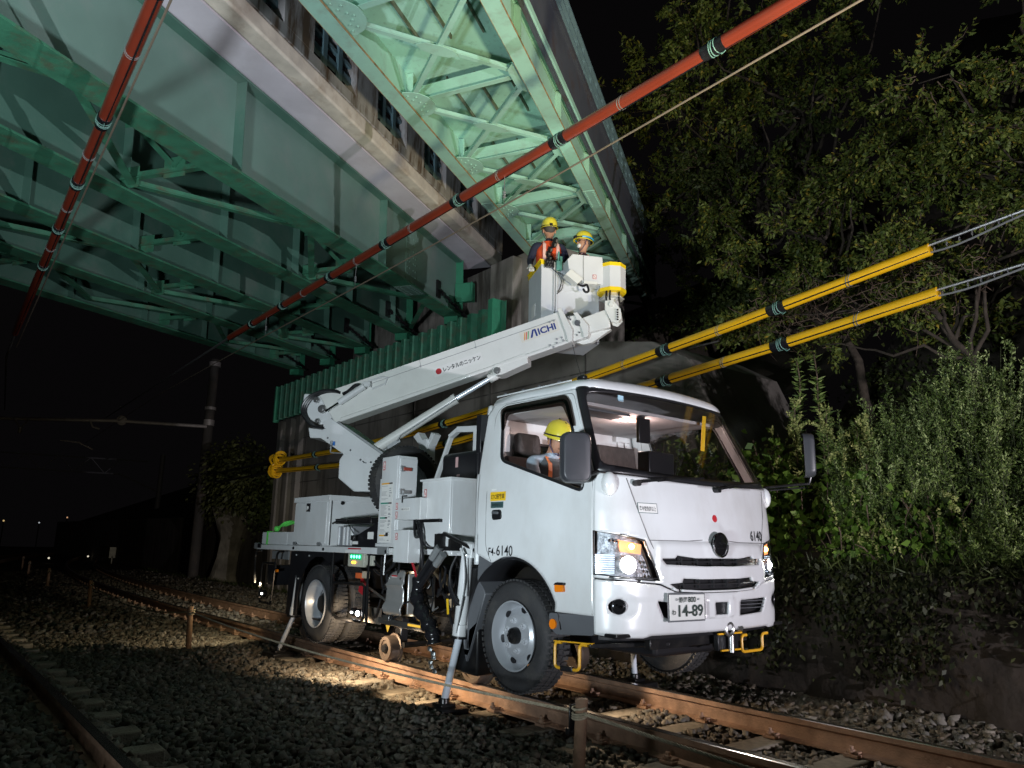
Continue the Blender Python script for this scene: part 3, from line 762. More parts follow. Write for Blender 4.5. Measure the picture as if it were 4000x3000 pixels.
def u2t(u):
    a = min(abs(u), UM); lo, hi = 0, 400
    while hi-lo > 1:
        mid = (lo+hi)//2
        if TB[mid][1] < a: lo = mid
        else: hi = mid
    f = (a-TB[lo][1])/(TB[hi][1]-TB[lo][1]); return (TB[lo][0]+(TB[hi][0]-TB[lo][0])*f)*(1 if u >= 0 else -1)
def t2u(t):
    a = min(abs(t), 1); k = min(int(a*400), 399); f = a*400-k
    return (TB[k][1]+(TB[k+1][1]-TB[k][1])*f)*(1 if t >= 0 else -1)
def FR(u, z, off=0.0):
    t = u2t(u); x = X0_(z)+(XC_(z)-X0_(z))*G_(t); y = W_(z)*t
    if off:
        t2 = min(1, abs(t)+.002); t1 = t2-.004
        dx = (XC_(z)-X0_(z))*(G_(t2)-G_(t1)); dy = W_(z)*(t2-t1); n = V((dy, -dx*(1 if t >= 0 else -1), 0)); n.normalize()
        return V((x, y, z))+n*off
    return V((x, y, z))
def Fu(y, z): return (t2u(y/W_(z)), z)
def P2(lst): return [Fu(y, z) for y, z in lst]
def mirror(l): return [(-y, z) for y, z in reversed(l)]
def FN(y, z, off=0.0):
    u, _ = Fu(y, z); return FR(u, z, off)
def Fframe(y, z):
    p = FN(y, z); a = (FN(y+.01, z)-FN(y-.01, z)).normalized(); b = (FN(y, z+.01)-FN(y, z-.01)).normalized(); return p, a, b, a.cross(b)
UE = UM
# -- headlight outline (near side y<0)
HL = [(-.9855, 1.262), (-.86, 1.238), (-.70, 1.205), (-.655, 1.10), (-.597, .94), (-.78, .953), (-.9855, .978)]
S1 = [(-.585, 1.090), (-.456, 1.091), (-.440, 1.111), (-.25, 1.093), (-.10, 1.093), (.10, 1.093), (.25, 1.093), (.440, 1.111), (.456, 1.091), (.585, 1.090), (.545, 1.05), (.17, 1.037), (-.17, 1.037), (-.545, 1.05)]
S2 = [(-.525, .922), (-.413, .930), (-.400, .958), (-.2, .951), (.2, .951), (.400, .958), (.413, .930), (.525, .922), (.465, .888), (.2, .874), (-.2, .874), (-.465, .888)]
BP = MB()
out = [(-UE, 1.655), (-UE*.9, 1.645), (-UE*.6, 1.632), (-UE*.3, 1.618), (0, 1.612), (UE*.3, 1.618), (UE*.6, 1.632), (UE*.9, 1.645), (UE, 1.655), (UE, .963), Fu(.78, .94), Fu(.6, .925), Fu(.46, .872), Fu(.2, .862), Fu(-.2, .862), Fu(-.46, .872), Fu(-.6, .925), Fu(-.78, .94), (-UE, .963)]
def bump_em(u, z):
    # raised boss round the emblem and crease lines of the bonnet
    p = FR(u, z); d = sqrt(u*u+(z-1.185)**2); o = 0
    if d < .17: o += .009*(1-((d-.09)/.08)**2 if d > .09 else 1) if d < .17 else 0
    if z < 1.20 and abs(u) < .63:
        o += .020*min(1, (1.205-z)/.02)*min(1, (.63-abs(u)+.17*max(0, (1.2-z)))/.05) if z < 1.205 else 0
    return p+V((max(0, o), 0, 0))
panel(out, [P2(HL), P2(mirror(HL)), P2(S1), P2(S2)], bump_em, .0165, BP)
cab = BP.build('cab', WHITE, TR, solid=.022, angle=28)
# dark shell behind the openings
m = MB(); panel([(-UE, .56), (UE, .56), (UE, 1.60), (-UE, 1.60)], [], lambda u, z: FR(u, z, -.06), .07, m)
m.build('inner_shell', BLACK, cab)
m = MB(); 
for y in (-.36, -.20, -.04, .12, .28):
    for z, dz in ((1.07, .05), (.92, .06)):
        p = FN(y, z, -.03); m.box(p, (.02, .012, dz))
for z in (1.068, .915): 
    for k in range(20):
        y = -.52+k*1.04/19; 
    m.tube([FN(-.52+k*1.04/19, z, -.028) for k in range(20)], .006, 6)
m.build('grille', mat('grille_black', (0.02, 0.02, 0.022), .35, var=.05), cab)
# crease lines
for sg in (-1, 1):
    m = MB(); pts = [(.80, 1.62), (.74, 1.42), (.665, 1.226), (.60, 1.10), (.52, .935)]
    m.tube([FN(sg*y, z, .001) for y, z in pts], .0035, 5); m.build('bonnet_crease', mat('panel_gap', (.12, .12, .12), .6, var=0), cab)
m = MB(); m.tube([FN(y, 1.228-.02*min(1, abs(y)/.3) if abs(y) > .12 else 1.235, .0015) for y in [-.66+.033*k for k in range(17)]], .003, 5)
m.tube([FN(y, 1.228-.02*min(1, abs(y)/.3), .0015) for y in [.13+.033*k for k in range(18)]], .003, 5); m.build('bonnet_seam', MATS['panel_gap'], cab)
# emblem
ep, ea, eb, en = Fframe(0, 1.187); ep = ep+V((.012, 0, 0))
m = MB(); m.lathe([(0, .036), (.07, .036), (.078, .032), (.086, .010)], ep, V((1, 0, -.08)), 32); e1 = m.build('emblem', mat('emblem_black', (.008, .008, .009), .12, var=0, coat=1), cab)
m = MB(); m.tube(arc(ep+V((.034, 0, 0)), (0, 1, 0), (-.05, 0, 1), .084, 0, 360, 40)[:-1], .006, 8, closed=True)
m.build('emblem_ring', CHROME, e1)
m = MB(); ec = ep+V((.041, 0, 0))
m.tube([ec+V((0, -.055+.011*k, .004+.012*abs(sin(k*.63)))) for k in range(11)], .0022, 5); m.tube([ec+V((0, -.045+.01*k, -.022)) for k in range(10)], .0018, 5)
m.tube([ec+V((0, .03*cos(a), .03*sin(a)+.035)) for a in (2.5, 2, 1.5, 1, .6)], .0018, 5)
m.build('emblem_mark', mat('emblem_grey', (.10, .10, .11), .25, metal=.8, var=0), e1)
# headlights
HEMIT = emis('headlamp_beam', (1.0, 1.0, .92), 60); TEMIT = emis('turn_lamp_glow', (1.0, .42, .10), 22)
LDIM = mat('lamp_reflector', (.55, .56, .58), .12, metal=.9, var=.05)
for sg in (-1, 1):
    hl = HL if sg < 0 else mirror(HL)
    m = MB(); panel(P2(hl), [], lambda u, z: FR(u, z, -.055), .03, m)
    h = m.build('headlight', mat('headlight_bezel', (.32, .33, .34), .35, metal=.35, var=.5, vscale=22, bump=.6, bscale=30), cab)
    m = MB(); panel(P2(hl), [], lambda u, z: FR(u, z, .004), .03, m); m.build('lens', DGLASS, h)
    m = MB(); pts = [FN(y, z, .003) for y, z in hl]; m.tube(pts, .006, 6, closed=True); m.build('lens_rim', BLACK, h)
    c, a, b, nn = Fframe(sg*.825, 1.045); c = c-nn*.045
    m = MB(); m.lathe([(.022, -.02), (.045, .0), (.056, .028), (.060, .03)], c, nn, 28); m.build('projector', LDIM, h)
    m = MB(); m.sphere(c+nn*.006, .040, 14, (1, 1, 1)); m.build('beam_lamp', HEMIT, h)
    m = MB()
    for k in range(9): 
        z = .99+k*.0145; m.tube([FN(sg*(.984), z, -.02), FN(sg*.955, z, -.028), FN(sg*.915+sg*(-.0008*k), z, -.035)], .0045, 5)
    m.build('running_lamp_fins', mat('drl', (.5, .6, .75), .2, metal=.4, var=0, emit=(.75, .87, 1), estr=1.0), h)
    hp_ = bpy.data.lights.new('headlamp_inner_light', 'POINT'); hp_.energy = 20; hp_.color = (1, .98, .9); hp_.shadow_soft_size = .03
    ho_ = bpy.data.objects.new('headlamp_inner_light', hp_); col.objects.link(ho_); ho_.location = c+nn*.046
    c2, a, b, nn = Fframe(sg*.79, 1.165); c2 = c2-nn*.03
    m = MB(); m.add([c2+a*x+b*z-nn*.005 for x, z in ((-.085*1, -.035), (.075, -.05), (.085, .015), (-.10, .045))] if sg < 0 else [c2+a*x+b*z-nn*.005 for x, z in ((.085*1, -.035), (-.075, -.05), (-.085, .015), (.10, .045))], [(0, 1, 2, 3)])
    m.build('turn_reflector', mat('turn_reflector', (.6, .28, .16), .25, metal=.3, var=.1, emit=(1, .32, .08), estr=1.3), h)
    m = MB(); m.sphere(c2+nn*.006, .021, 10); m.build('turn_lamp', TEMIT, h)
    m = MB()
    for k in range(5): m.sphere(FN(sg*(.70-.012*k), 1.06-.03*k+.0, -.03), .011, 8)
    for k in range(3): m.sphere(FN(sg*(.93-.02*k), 1.20-.005*k, -.03), .015, 8)
    m.build('small_reflectors', CHROME, h)
# bumper
bo = [(-UE, .948), Fu(-.78, .93), Fu(-.6, .914), Fu(-.46, .866), Fu(-.2, .855), Fu(.2, .855), Fu(.46, .866), Fu(.6, .914), Fu(.78, .93), (UE, .948), (UE, .60), Fu(.93, .587), Fu(.72, .578), Fu(.655, .592), Fu(-.655, .592), Fu(-.72, .578), Fu(-.93, .587), (-UE, .60)]
I1 = [(-.615, .812), (-.50, .80), (-.16, .80), (-.16, .685), (-.49, .685), (-.565, .71)]
SQ = rpoly([(-.07, .792), (.10, .790), (.092, .698), (-.058, .700)], .012)
I2 = rpoly([(.258, .797), (.665, .805), (.595, .70), (.25, .688)], .015)
FOGH = [(-.896+.047*cos(a), .778+.047*sin(a)) for a in [2*pi*k/16 for k in range(16)]]
FOGM = mirror(FOGH)
def bump_b(u, z):
    p = FR(u, z); y = p.y; o = 0
    for sg in (-1, 1):
        d = sqrt((y-sg*.855)**2*.6+(z-.778)**2)
        if d < .075: o -= .03*(1-d/.075)
    if abs(y-.015) < .15 and .68 < z < .83: o += .012
    if .83 < z: o += .004
    return p+V((o, 0, 0))
m = MB(); panel(bo, [P2(I1), P2(SQ), P2(I2), P2(FOGH), P2(FOGM)], bump_b, .0165, m)
bump = m.build('bumper', WHITE, TR, solid=.022, angle=28)
m = MB(); m.tube([FN(-.984+1.968*k/40, .958 if abs(-.984+1.968*k/40) > .62 else .958, .0) for k in range(9)], .004, 5); m.build('bumper_seam', BLACK, bump)
for sg in (-1, 1):
    c = FN(sg*.896, .778, -.012); _, a, b, nn = Fframe(sg*.896, .778)
    m = MB(); m.lathe([(0, .004), (.03, .006), (.043, .0), (.046, -.02)], c, nn, 20); f = m.build('fog_lamp', mat('fog_lamp_dark', (.02, .02, .022), .15, metal=.6, var=0), bump)
    m = MB(); m.tube(arc(c+nn*.006, a, b, .046, 0, 360, 24)[:-1], .004, 6, closed=True); m.build('fog_ring', BLACK, f)
    m = MB(); m.sphere(c+nn*.01+a*.012, .011, 8); m.sphere(c+nn*.01-a*.014+b*.01, .008, 8); m.build('fog_facet', CHROME, f)
m = MB(); p = FN(.015, .745, .0); m.box(p+V((-.02, 0, 0)), (.01, .20, .12)); m.build('intake_cover', BLACK, bump)
m = MB()
for k in range(3): m.box(FN(.44, .735+.025*k, -.03), (.01, .36, .005))
m.build('intake_mesh', GREYPLASTIC, bump)
# number plate
PLATE = mat('plate_white', (.62, .63, .61), .45, var=.02); PGRN = mat('plate_ink', (.015, .03, .025), .5, var=0)
px = 1.178; pc = V((px, -.3875, .770)); pu = V((.10, 1, 0)).normalized(); pv = V((0, 0, 1))
m = MB(); m.box(pc-V((.006, 0, 0)), (.33, .165, .004), (pu, pv, pu.cross(pv))); plate = m.build('number_plate', PLATE, bump, bevel=.002)
m = MB(); m.box(pc-V((.012, 0, 0)), (.352, .187, .006), (pu, pv, pu.cross(pv))); m.build('plate_holder', GREYPLASTIC, plate, bevel=.003)
def pt_(x, z): return pc+pu*x+pv*z
text('静岡', 'lettering', PGRN, plate, pt_(-.083, .050), pu, pv, .05, .012, fit=(.076, .036))
text('800', 'lettering', PGRN, plate, pt_(.003, .050), pu, pv, .05, .008, fit=(.074, .036))
text('わ', 'lettering', PGRN, plate, pt_(-.150, -.030), pu, pv, .05, .015, fit=(.036, .034))
text('14-89', 'lettering', PGRN, plate, pt_(-.088, -.022), pu, pv, .1, .018, fit=(.232, .078))
m = MB(); m.cyl(pt_(-.105, .052), pt_(-.105, .052)+V((.004, 0, 0)), .008, n=10); m.cyl(pt_(.100, .052), pt_(.100, .052)+V((.004, 0, 0)), .008, n=10); m.build('plate_bolt', GALV, plate)

# windshield with black border
WO = [(-UE, 1.662), (-UE*.6, 1.638), (-UE*.3, 1.624), (0, 1.618), (UE*.3, 1.624), (UE*.6, 1.638), (UE, 1.662), (UE, 2.315), (UE*.5, 2.335), (0, 2.34), (-UE*.5, 2.335), (-UE, 2.315)]
WI = rpoly([(-UE*.925, 1.715), (-UE*.5, 1.675), (0, 1.665), (UE*.5, 1.675), (UE*.925, 1.715), (UE*.91, 2.265), (UE*.5, 2.295), (0, 2.30), (-UE*.5, 2.295), (-UE*.91, 2.265)], .06, 4)
m = MB(); panel(WO, [WI], lambda u, z: FR(u, z, .003), .025, m); fr_ = m.build('windshield_frame', BLACK, cab, solid=.012)
m = MB(); panel(WI, [], lambda u, z: FR(u, z, .002), .06, m); m.build('windshield_glass', GLASS, fr_)
# wipers
for (y0, y1, s_) in ((-.724, -.1, 1), (.095, .62, 1)):
    m = MB(); a = FN(y0, 1.593, .035); b = FN(y1, 1.655, .03)
    m.cyl(FN(y0-.01, 1.588, .0), FN(y0-.01, 1.588, .05), .022, n=12); m.bar(a, a.lerp(b, .35)+V((.01, 0, .01)), .022, .015); m.tube([a.lerp(b, .3), a.lerp(b, .65)+V((0, 0, .012)), b], .006, 6)
    m.tube([FN(y0+.12, 1.628, .018), b+V((0, .05, .01))], .008, 6)
    m.build('wiper', BLACKM, cab)
m = MB(); m.box(FN(-.55, 2.245, .004), (.006, .055, .045)); m.build('inspection_sticker', mat('sticker_blue', (.35, .55, .65), .5, var=0), cab)

# cab sides
def side(sg):
    return lambda x, z: V((x, sg*W_(z), z))
arch_c = (0.0, .50)
def archpts(r, a0, a1, n): return [(arch_c[0]+r*cos(radians(a0+(a1-a0)*k/n)), arch_c[1]+r*sin(radians(a0+(a1-a0)*k/n))) for k in range(n+1)]
SO = [(.872, .712), (.872, 1.655)] + [(X0_(z)-.012, z) for z in (1.75, 1.9, 2.05, 2.2, 2.30)] + [(-.40, 2.30), (-.46, 2.22), (-.45, 1.6), (-.43, 1.085), (-.235, 1.02)] + archpts(.575, 108, 22, 14)[1:]
SO[-1] = (.50, .712)
SWIN = rpoly([(-.175, 1.815), (-.255, 2.235), (.50, 2.225), (.765, 1.66), (.775, 1.53)], .06, 4)
for sg in (-1, 1):
    f = side(sg)
    m = MB(); panel(SO, [SWIN], f, .0165, m); d = m.build('cab_side', WHITE, cab, solid=.02 if sg < 0 else -.02, angle=30)
    m = MB(); ring = SWIN+[SWIN[0]]; m.tube([f(x, z)+V((0, sg*.002, 0)) for x, z in SWIN], .013, 8, closed=True); m.build('window_seal', BLACK, d)
    m = MB(); panel(SWIN, [], lambda x, z: V((x, sg*(W_(z)-.012), z)), .08, m); m.build('side_glass', GLASS, d)
    m = MB(); vis = [(-.215, 2.06), (-.275, 2.245), (-.20, 2.268), (.50, 2.262), (.57, 2.20), (.66, 2.0), (.62, 2.0), (.49, 2.175), (-.15, 2.19), (-.17, 2.06)]
    panel(rpoly(vis, .03), [], lambda x, z: V((x, sg*(W_(z)+.022-.05*max(0, z-2.2)), z)), .02, m); m.build('rain_visor', glass('smoked_plastic', (.16, .13, .12), .5, base=.03), d)
    # door gap lines
    m = MB(); gp = [(.866, .715), (.866, 1.655), (.570, 2.268), (-.26, 2.285), (-.345, 2.22), (-.325, 1.5), (-.315, 1.14), (-.240, 1.03)]
    m.tube([f(x, z)+V((0, sg*.0005, 0)) for x, z in [gp[0]]+rpoly(gp, .05, 5)[6:-6]+[gp[-1]]] , .0026, 5); m.build('door_gap', MATS['panel_gap'], d)
    # handle
    m = MB(); hp = rpoly([(-.225, 1.345), (-.235, 1.425), (-.12, 1.425), (-.115, 1.352)], .025, 4)
    m.prism(hp, (0, sg*(W_(1.39)+.002), 0), (1, 0, 0), (0, 0, 1), (0, -sg, 0), -.010); hh = m.build('door_handle', BLACK, d, bevel=.006)
    m = MB(); m.bar((-.215, sg*1.006, 1.405), (-.135, sg*1.006, 1.40), .02, .022); m.build('handle_grip', GREYPLASTIC, hh, bevel=.008)
    # side marker
    m = MB(); m.prism(rpoly([(.52, .845), (.515, .895), (.60, .905), (.61, .85)], .012), (0, sg*.985, 0), (1, 0, 0), (0, 0, 1), (0, sg, 0), .022); mk = m.build('side_marker', ORANGE, d, bevel=.006)
    m = MB(); m.prism(rpoly([(.51, .893), (.53, .91), (.612, .911), (.612, .895)], .004), (0, sg*.984, 0), (1, 0, 0), (0, 0, 1), (0, sg, 0), .026); m.build('marker_hood', BLACK, mk, bevel=.003)
    # sill (dark valance below the door), step and reflector
    m = MB(); m.prism(rpoly([(.42, .70), (.875, .715), (.875, .588), (.50, .560), (.44, .60)], .03), (0, sg*.972, 0), (1, 0, 0), (0, 0, 1), (0, -sg, 0), .10); sv = m.build('side_valance', GREYPLASTIC, cab, bevel=.012)
    m = MB(); m.cyl((.475, sg*.968, .628), (.475, sg*.984, .628), .034, n=24); m.build('reflector', mat('reflector_orange', (.85, .22, .01), .25, var=.1), sv)
    # corner block below the pillar
    m = MB(); m.sphere(FN(sg*.915, 1.575, .0), .062, 16, (.85, .95, 1.35)); m.build('corner_fairing', WHITE, cab)
    # mud guard (inner arch + rear part)
    m = MB(); ya, yb = sg*.975, sg*.62
    pr = archpts(.565, 10, 188, 20); vs = []
    for x, z in pr: vs += [V((x, ya, z)), V((x, yb, z))]
    m.add(vs, [(2*k, 2*k+2, 2*k+3, 2*k+1) for k in range(20)]); m.build('wheel_arch', BLACK, cab, solid=.01)
    m = MB(); m.prism([(-.235, 1.01), (-.43, 1.075), (-.445, .90), (-.36, .82), (-.33, .78)]+[(arch_c[0]+.62*cos(radians(a)), arch_c[1]+.60*sin(radians(a))) for a in (205, 190)]+[(-.60, .55), (-.585, .35), (-.53, .35)]+[(arch_c[0]+.568*cos(radians(a)), arch_c[1]+.568*sin(radians(a))) for a in (185, 165, 140, 120)], (0, sg*.965, 0), (1, 0, 0), (0, 0, 1), (0, -sg, 0), .34)
    m.build('mudguard', GREYPLASTIC, cab, bevel=.008)
# lettering on the door (right side of the truck faces the camera)
def SD(x, z, off=.0015): return V((x, -W_(z)-off, z))
dx = V((1, 0, 0)); dz = V((0, 0, 1))
text('F4-', 'lettering', INK, cab, SD(-.272, 1.105), dx, dz, .1, .006, fit=(.088, .060))
text('6140', 'lettering', INK, cab, SD(-.172, 1.115), dx, dz, .1, .006, fit=(.198, .078))
def sticker(x0, x1, z0, z1, m_, name, par=cab, f=SD):
    m = MB(); c = (f(x0, z0)+f(x1, z1))/2; m.box(c, (abs(x1-x0), .0015, abs(z1-z0))); return m.build(name, m_, par)
s_ = sticker(-.275, -.08, 1.495, 1.565, YEL, 'yellow_label'); text('ETC搭載車', 'lettering', INK, s_, SD(-.258, 1.530, .003), dx, dz, .05, .008, fit=(.165, .040))
s_ = sticker(-.262, -.105, 1.440, 1.488, mat('label_border', (.05, .10, .10), .5, var=0), 'licence_label'); m = MB(); m.box(SD(-.1835, 1.464, .001), (.149, .0015, .040)); m.build('label_face', STICK, s_)
text('準中型免許以上', 'lettering', INK, s_, SD(-.250, 1.463, .0035), dx, dz, .03, .004, fit=(.134, .026))
s_ = sticker(-.265, -.205, 1.578, 1.590, STICK, 'small_label')
# front stickers
fp, fa, fb, fn = Fframe(-.65, 1.422)
m = MB(); m.box(fp+fn*.002, (.172, .070, .001), (fa, fb, fn)); s_ = m.build('licence_label', MATS['label_border'], cab)
m = MB(); m.box(fp+fn*.003, (.164, .062, .001), (fa, fb, fn)); m.build('label_face', STICK, s_)
text('準中型免許以上', 'lettering', INK, s_, fp-fa*.074-fb*.004+fn*.003, fa, fb, .03, .006, fit=(.146, .034))
fp, fa, fb, fn = Fframe(.575, 1.262)
text('6140', 'lettering', INK, cab, fp-fa*.09+fn*.002, fa, fb, .1, .006, fit=(.185, .078))
fp, fa, fb, fn = Fframe(.024, 1.375)
m = MB(); m.cyl(fp, fp+fn*.003, .027, n=24); m.build('red_dot', RED, cab)
# roof and rear wall
m = MB(); ring = []
NS = 24
for k in range(NS+1): t = -1+2*k/NS; ring.append(V((X0_(2.31)+(XC_(2.31)-X0_(2.31))*G_(t)+0.0, W_(2.31)*t, 2.318+.018*(1-t*t))))
back = [V((-.40, W_(2.3), 2.31)), V((-.46, W_(2.3)-.06, 2.30)), V((-.465, .3, 2.30)), V((-.465, -.3, 2.30)), V((-.46, -W_(2.3)+.06, 2.30)), V((-.40, -W_(2.3), 2.31))]
midR = [V((.35, W_(2.3), 2.315)), V((.1, W_(2.3), 2.32)), V((-.15, W_(2.3), 2.32))]
midL = [V((-.15, -W_(2.3), 2.32)), V((.1, -W_(2.3), 2.32)), V((.35, -W_(2.3), 2.315))]
R0 = ring+midR+back+midL; n = len(R0); cc = V((.1, 0, 0)); vs = []
for sc_, dz_ in ((1.004, -.02), (1.004, .0), (.985, .035), (.955, .062), (.90, .085), (.75, .105), (.5, .118), (.25, .124)):
    for p in R0: vs.append(V((cc.x+(p.x-cc.x)*sc_, p.y*sc_, p.z+dz_*.85)))
fs = [(j*n+i, j*n+(i+1) % n, (j+1)*n+(i+1) % n, (j+1)*n+i) for j in range(7) for i in range(n)]+[tuple(range(7*n, 8*n))]
m.add(vs, fs); m.build('roof', WHITE, cab, angle=60, solid=.015)
m = MB(); 
m.tube([V((x, -W_(2.3)*.985, 2.372)) for x in (.52, .2, -.1, -.38)], .006, 6); m.build('roof_gutter', WHITE, cab)
m = MB(); m.tube([V((x, W_(2.3)*.985, 2.372)) for x in (.52, .2, -.1, -.38)], .006, 6); m.build('roof_gutter', WHITE, cab)
m = MB(); 
for x in (.38, .15, -.05, -.28): m.sphere((x, -.845, 2.385), .014, 8, (1.4, 1, .7))
m.build('roof_plug', GREYPLASTIC, cab)
m = MB(); m.sphere((.52, -.74, 2.408), .045, 12, (1.2, .6, .55)); m.tube([(.51, -.74, 2.42), (.47, -.755, 2.56), (.44, -.765, 2.68)], .0025, 5); m.build('antenna', BLACKM, cab)
m = MB(); rw = rrect(-.42, 1.62, .42, 2.05, .06)
def rwf(y, z): return V((-.452+.0*z, y, z))
SB = [(-.965, 1.0), (.965, 1.0), (.965, 1.66), (.86, 2.31), (-.86, 2.31), (-.965, 1.66)]
RW1 = rrect(-.62, 1.70, -.12, 2.02, .05); RW2 = rrect(.12, 1.70, .62, 2.02, .05)
panel(SB, [RW1, RW2], rwf, .03, m)
bw = m.build('rear_wall', WHITE, cab, solid=.04)
for r in (RW1, RW2):
    m = MB(); m.tube([rwf(y, z)+V((.02, 0, 0)) for y, z in r], .014, 6, closed=True); m.build('rear_window_seal', BLACK, bw)
    m = MB(); m.add([rwf(y, z) for y, z in r], [tuple(range(len(r)))]); m.build('rear_glass', glass('dark_glass', (.5, .5, .5), 1), bw)
m = MB()
for y in (-.80, -.70, .70, .80): m.bb((-.445, y-.035, 1.66), (-.425, y+.035, 2.15))
m.build('wall_ribs', WHITE, bw, bevel=.015)
m = MB(); m.bb((-.44, -.84, 2.20), (.55, .84, 2.225)); m.build('headliner', mat('headliner_grey', (.42, .40, .40), .9, var=.05), cab)
m = MB(); m.bb((-.43, -.93, 1.05), (.85, .93, 1.10)); m.build('cab_floor', GREYPLASTIC, cab)
# interior
DASH = mat('dashboard_dark', (.025, .023, .022), .6, var=.1)
m = MB(); m.prism([(.45, 1.30), (.50, 1.60), (.62, 1.635), (.93, 1.60), (.98, 1.55), (.90, 1.25)], (0, -.92, 0), (1, 0, 0), (0, 0, 1), (0, 1, 0), 1.84); dsh = m.build('dashboard', DASH, cab, bevel=.02)
SEAT = mat('seat_cloth', (.055, .045, .042), .9, var=.2, vscale=20, bump=.2)
for (y, w) in ((-.52, .48), (.02, .30), (.55, .48)):
    m = MB(); m.prism(rpoly([(-.34, 1.28), (-.43, 1.86 if y < .3 else 2.06), (-.34, 1.90 if y < .3 else 2.10), (-.22, 1.32)], .05), (0, y-w/2, 0), (1, 0, 0), (0, 0, 1), (0, 1, 0), w)
    s_ = m.build('seat', SEAT, cab, bevel=.05, seg=3)
    m = MB(); m.prism(rpoly([(-.33, 1.15), (-.33, 1.33), (.14, 1.37), (.17, 1.15)], .05), (0, y-w/2, 0), (1, 0, 0), (0, 0, 1), (0, 1, 0), w); m.build('cushion', SEAT, s_, bevel=.04)
    if y < -.3:
        m = MB(); m.box((-.375, y, 2.0), (.09, .26, .19), (V((1, 0, .12)).normalized(), V((0, 1, 0)), V((-.12, 0, 1)).normalized())); m.build('headrest', SEAT, s_, bevel=.04, seg=3)
sw = V((.42, -.52, 1.62)); sn = V((-.55, 0, .83)).normalized(); su = V((0, 1, 0)); sv_ = sn.cross(su)
m = MB(); m.tube(arc(sw, su, sv_, .20, 0, 360, 36)[:-1], .016, 8, closed=True)
for a in (90, 210, 330): m.bar(sw, sw+su*(.19*cos(radians(a)))+sv_*(.19*sin(radians(a))), .03, .012, sn)
m.cyl(sw-sn*.25, sw+sn*.02, .04, n=12); m.build('steering_wheel', DASH, cab)
m = MB(); m.bb((.58, -.20, 1.64), (.70, .10, 1.89)); m.build('dashboard_box', BLACK, dsh, bevel=.008)
m = MB(); m.box((.60, -.30, 1.665), (.06, .11, .10)); m.build('yellow_device', mat('device_yellow', (.55, .55, .03), .4, var=.2), dsh, bevel=.015)
m = MB(); m.bb((.50, -.12, 1.98), (.53, .02, 2.18)); m.box((.49, -.05, 2.2), (.03, .08, .08)); m.build('interior_mirror', BLACK, cab, bevel=.006)
m = MB(); m.box((.60, .62, 2.12), (.004, .05, .30), (V((1, 0, 0)), V((0, 1, 0)), V((.1, 0, 1)).normalized())); m.build('yellow_strap', YEL, cab)
m = MB(); m.box((.38, -.42, 2.19), (.22, .5, .02)); m.build('sun_visor', GREYPLASTIC, cab, bevel=.008)
m = MB(); m.box((.36, 0, 2.192), (.10, .16, .022)); m.build('dome_lamp', emis('dome_lamp_glow', (1, .55, .36), 3.0), cab, bevel=.006)
dl = bpy.data.lights.new('dome_lamp_light', 'POINT'); dl.energy = 13; dl.color = (1, .70, .64); dl.shadow_soft_size = .06
do = bpy.data.objects.new('dome_lamp_light', dl); col.objects.link(do); do.location = (.34, 0, 2.14)
# mirrors
MIR = mat('mirror_housing', (.035, .037, .043), .4, var=.08)
def mirror_house(name, c, w, h, t, rz, lab=None):
    ax = (V((cos(rz), sin(rz), 0)), V((-sin(rz), cos(rz), 0)), V((0, 0, 1))); m = MB()
    n_ = 7; prof = rrect(-w/2, -h/2, w/2, h/2, .055, 5)
    rings = [(1, -t/2), (1, -t*.1), (.97, t*.25), (.86, t*.44), (.55, t*.5)]
    vs = []
    for sc_, d in rings:
        for (a, b) in prof: vs.append(V(c)+ax[0]*(a*sc_)+ax[2]*(b*(1-(1-sc_)*.6))+ax[1]*(-d))
    n2 = len(prof); fs = [(j*n2+i, j*n2+(i+1) % n2, (j+1)*n2+(i+1) % n2, (j+1)*n2+i) for j in range(4) for i in range(n2)]+[tuple(range(4*n2, 5*n2)), tuple(reversed(range(n2)))]
    m.add(vs, fs); o = m.build(name, MIR, cab, bevel=.004)
    m = MB(); m.add([V(c)+ax[0]*(a*.9)+ax[2]*(b*.94)+ax[1]*(t/2+.002) for a, b in prof], [tuple(range(n2))]); m.build('mirror_glass', mat('mirror_silver', (.8, .8, .8), .03, metal=1, var=0), o)
    return o
mh = mirror_house('door_mirror', (.862, -1.13, 1.745), .205, .345, .10, radians(60))
m = MB(); m.tube([(.90, -.97, 1.655), (.92, -1.03, 1.64), (.90, -1.12, 1.60), (.88, -1.13, 1.62)], .016, 8); m.tube([(.80, -.95, 1.70), (.84, -1.08, 1.72)], .012, 8); m.build('mirror_arm', BLACKM, mh)
mh = mirror_house('door_mirror', (1.24, 1.17, 1.93), .20, .36, .09, radians(125))
m = MB(); m.tube([(.93, .96, 1.665), (1.1, 1.08, 1.685), (1.22, 1.18, 1.70), (1.235, 1.19, 1.77)], .012, 8); m.tube([(.93, .96, 1.64), (1.2, 1.15, 1.668)], .008, 6); m.build('mirror_arm', BLACKM, mh)

